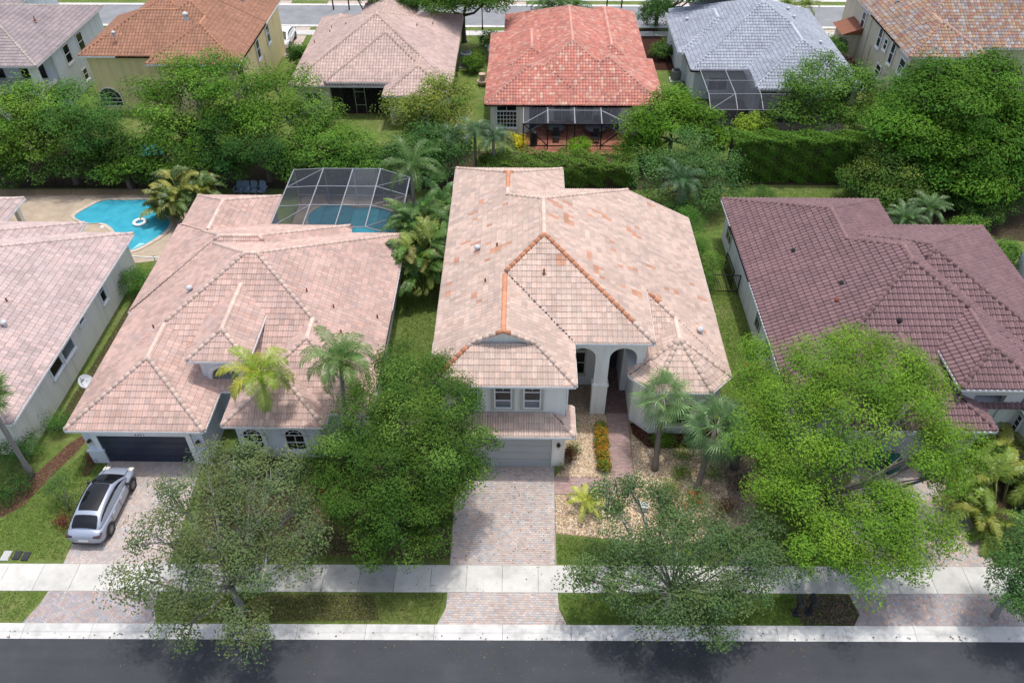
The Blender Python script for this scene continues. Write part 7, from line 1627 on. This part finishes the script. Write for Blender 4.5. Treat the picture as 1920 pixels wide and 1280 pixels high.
# bits on the patio of the red roofed house
def patio_chair(label, x, y, rz):
    r = tag(empty('patio_chair', (x, y, 0), rz), label, 'chair', 'patio chairs'); LOCAL.add(r.name); m = MB(); m.obox((0, 0, .45), (.28, 0, 0), (0, .28, 0), (0, 0, .03)); m.build('seat', 'plastic_black', r); m = MB(); m.obox((0, .28, .85), (.28, 0, 0), (0, .03, 0), (0, .05, .4)); m.build('backrest', 'plastic_black', r)
    for sx in (-1, 1):
        for sy in (-1, 1): m = MB(); m.bar((sx*.25, sy*.25, 0), (sx*.25, sy*.25, .45), .025); m.build('leg', 'plastic_black', r)
tb = tag(empty('patio_table', (6.7, 66.9, .03)), 'round dark table on the red patio, right of the topiary', 'table', 'patio tables'); m = MB(); m.lathe((6.7, 66.9, .72), [(.95, 0), (.97, .03), (.95, .06)], 20); m.build('tabletop', 'ac_grey', tb); m = MB(); m.lathe((6.7, 66.9, .03), [(.4, 0), (.08, .06), (.06, .7)], 10); m.build('pedestal', 'plastic_black', tb)
tb = tag(empty('patio_table', (3.1, 66.9, .03)), 'round dark table on the red patio, left of the topiary', 'table', 'patio tables'); m = MB(); m.lathe((3.1, 66.9, .72), [(.8, 0), (.82, .03), (.8, .06)], 20); m.build('tabletop', 'ac_grey', tb); m = MB(); m.lathe((3.1, 66.9, .03), [(.4, 0), (.08, .06), (.06, .7)], 10); m.build('pedestal', 'plastic_black', tb)
for x, y, a, l in [(4.3, 68.6, 180, 'tall dark patio chair left of the middle bar'), (5.5, 68.7, 180, 'tall dark patio chair right of the middle bar'), (6.7, 65.4, 0, 'dark patio chair in front of the right round table'), (3.1, 65.5, 0, 'dark patio chair in front of the left round table'), (6.9, 68.5, 180, 'dark patio chair behind the right round table')]: patio_chair(l, x, y, R_(a))
m = MB(); m.lathe((1.1, 64.9, .03), [(.3, 0), (.34, .2), (.34, 1.25), (.2, 1.35)], 12); tag(m.build('grill_cover', 'plastic_black'), 'dark covered upright grill at the left of the red patio', 'grill')
m = MB(); m.lathe((-4.0, 77.2, 0), [(.25, 0), (.5, .3), (.55, .5), (.3, .6), (.2, 1.1), (.35, 1.2)], 12); tag(m.build('fountain', 'tan_stone') if 'tan_stone' in MATS else (plain('tan_stone', (.45, .33, .24), .8), m.build('fountain', 'tan_stone'))[1], 'tan stone garden ornament beside the red roofed house', 'ornament')
# lamp posts and poles of the far street
def lamp_post(label, x, y, h, twin=True):
    p = tag(empty('street_lamp', (x, y, 0)), label, 'street lamp', 'lamps of the far street'); m = MB(); m.tube([(x, y, 0), (x, y, .4), (x, y, h)], [.14, .07, .05], 8); m.build('pole', 'black_metal', p)
    for s in ((-1, 1) if twin else (0,)): m = MB(); m.bar((x, y, h-.3), (x+s*.4, y, h-.2), .03); m.lathe((x+s*.4, y, h-.3), [(.06, 0), (.17, .1), (.2, .45), (.24, .5), (.05, .68)], 8); m.build('lantern', 'black_metal', p)
lamp_post('black twin lantern lamp post between the tan house and the red roof', -4.6, 92.0, 3.2)
for i, (px, l) in enumerate([(620, 'left thin tall pole behind the tan house'), (650, 'right thin tall pole behind the tan house'), (1140, 'left thin pole above the red roof'), (1168, 'right thin pole above the red roof'), (1084, 'thin pole left of the red roof ridge')]):
    p = at(px, 30 if px < 700 else 26, 0); m = MB(); m.tube([(p[0], p[1]+2, 0), (p[0], p[1]+2, 8)], [.09, .06], 7); tag(m.build('utility_pole', 'black_metal'), l, 'pole', 'poles of the far street')
p = at(1880, 24, 0); m = MB(); m.tube([(p[0], p[1], 0), (p[0], p[1], 3.2)], [.12, .08], 8); tag(m.build('utility_pole', 'black_metal'), 'short dark post beyond the beige house', 'pole', 'poles of the far street')
m = MB(); m.obox((7.0+2.55, 30.1, .2), (.0+.12, 0, 0), (0, .1, 0), (0, 0, .2)); tag(m.build('water_tap_box', 'grey_metal'), 'small grey utility box by the turret wall', 'utility box')
m = MB(); p = at(1205, 955, 0); m.prism([(p[0]-.25, p[1]-.15), (p[0]+.25, p[1]-.2), (p[0]+.3, p[1]+.2), (p[0]-.2, p[1]+.22)], 0, .4); tag(m.build('rock', 'kerb_plain'), 'grey rock beside the orange flowering shrub in the gravel', 'rock')
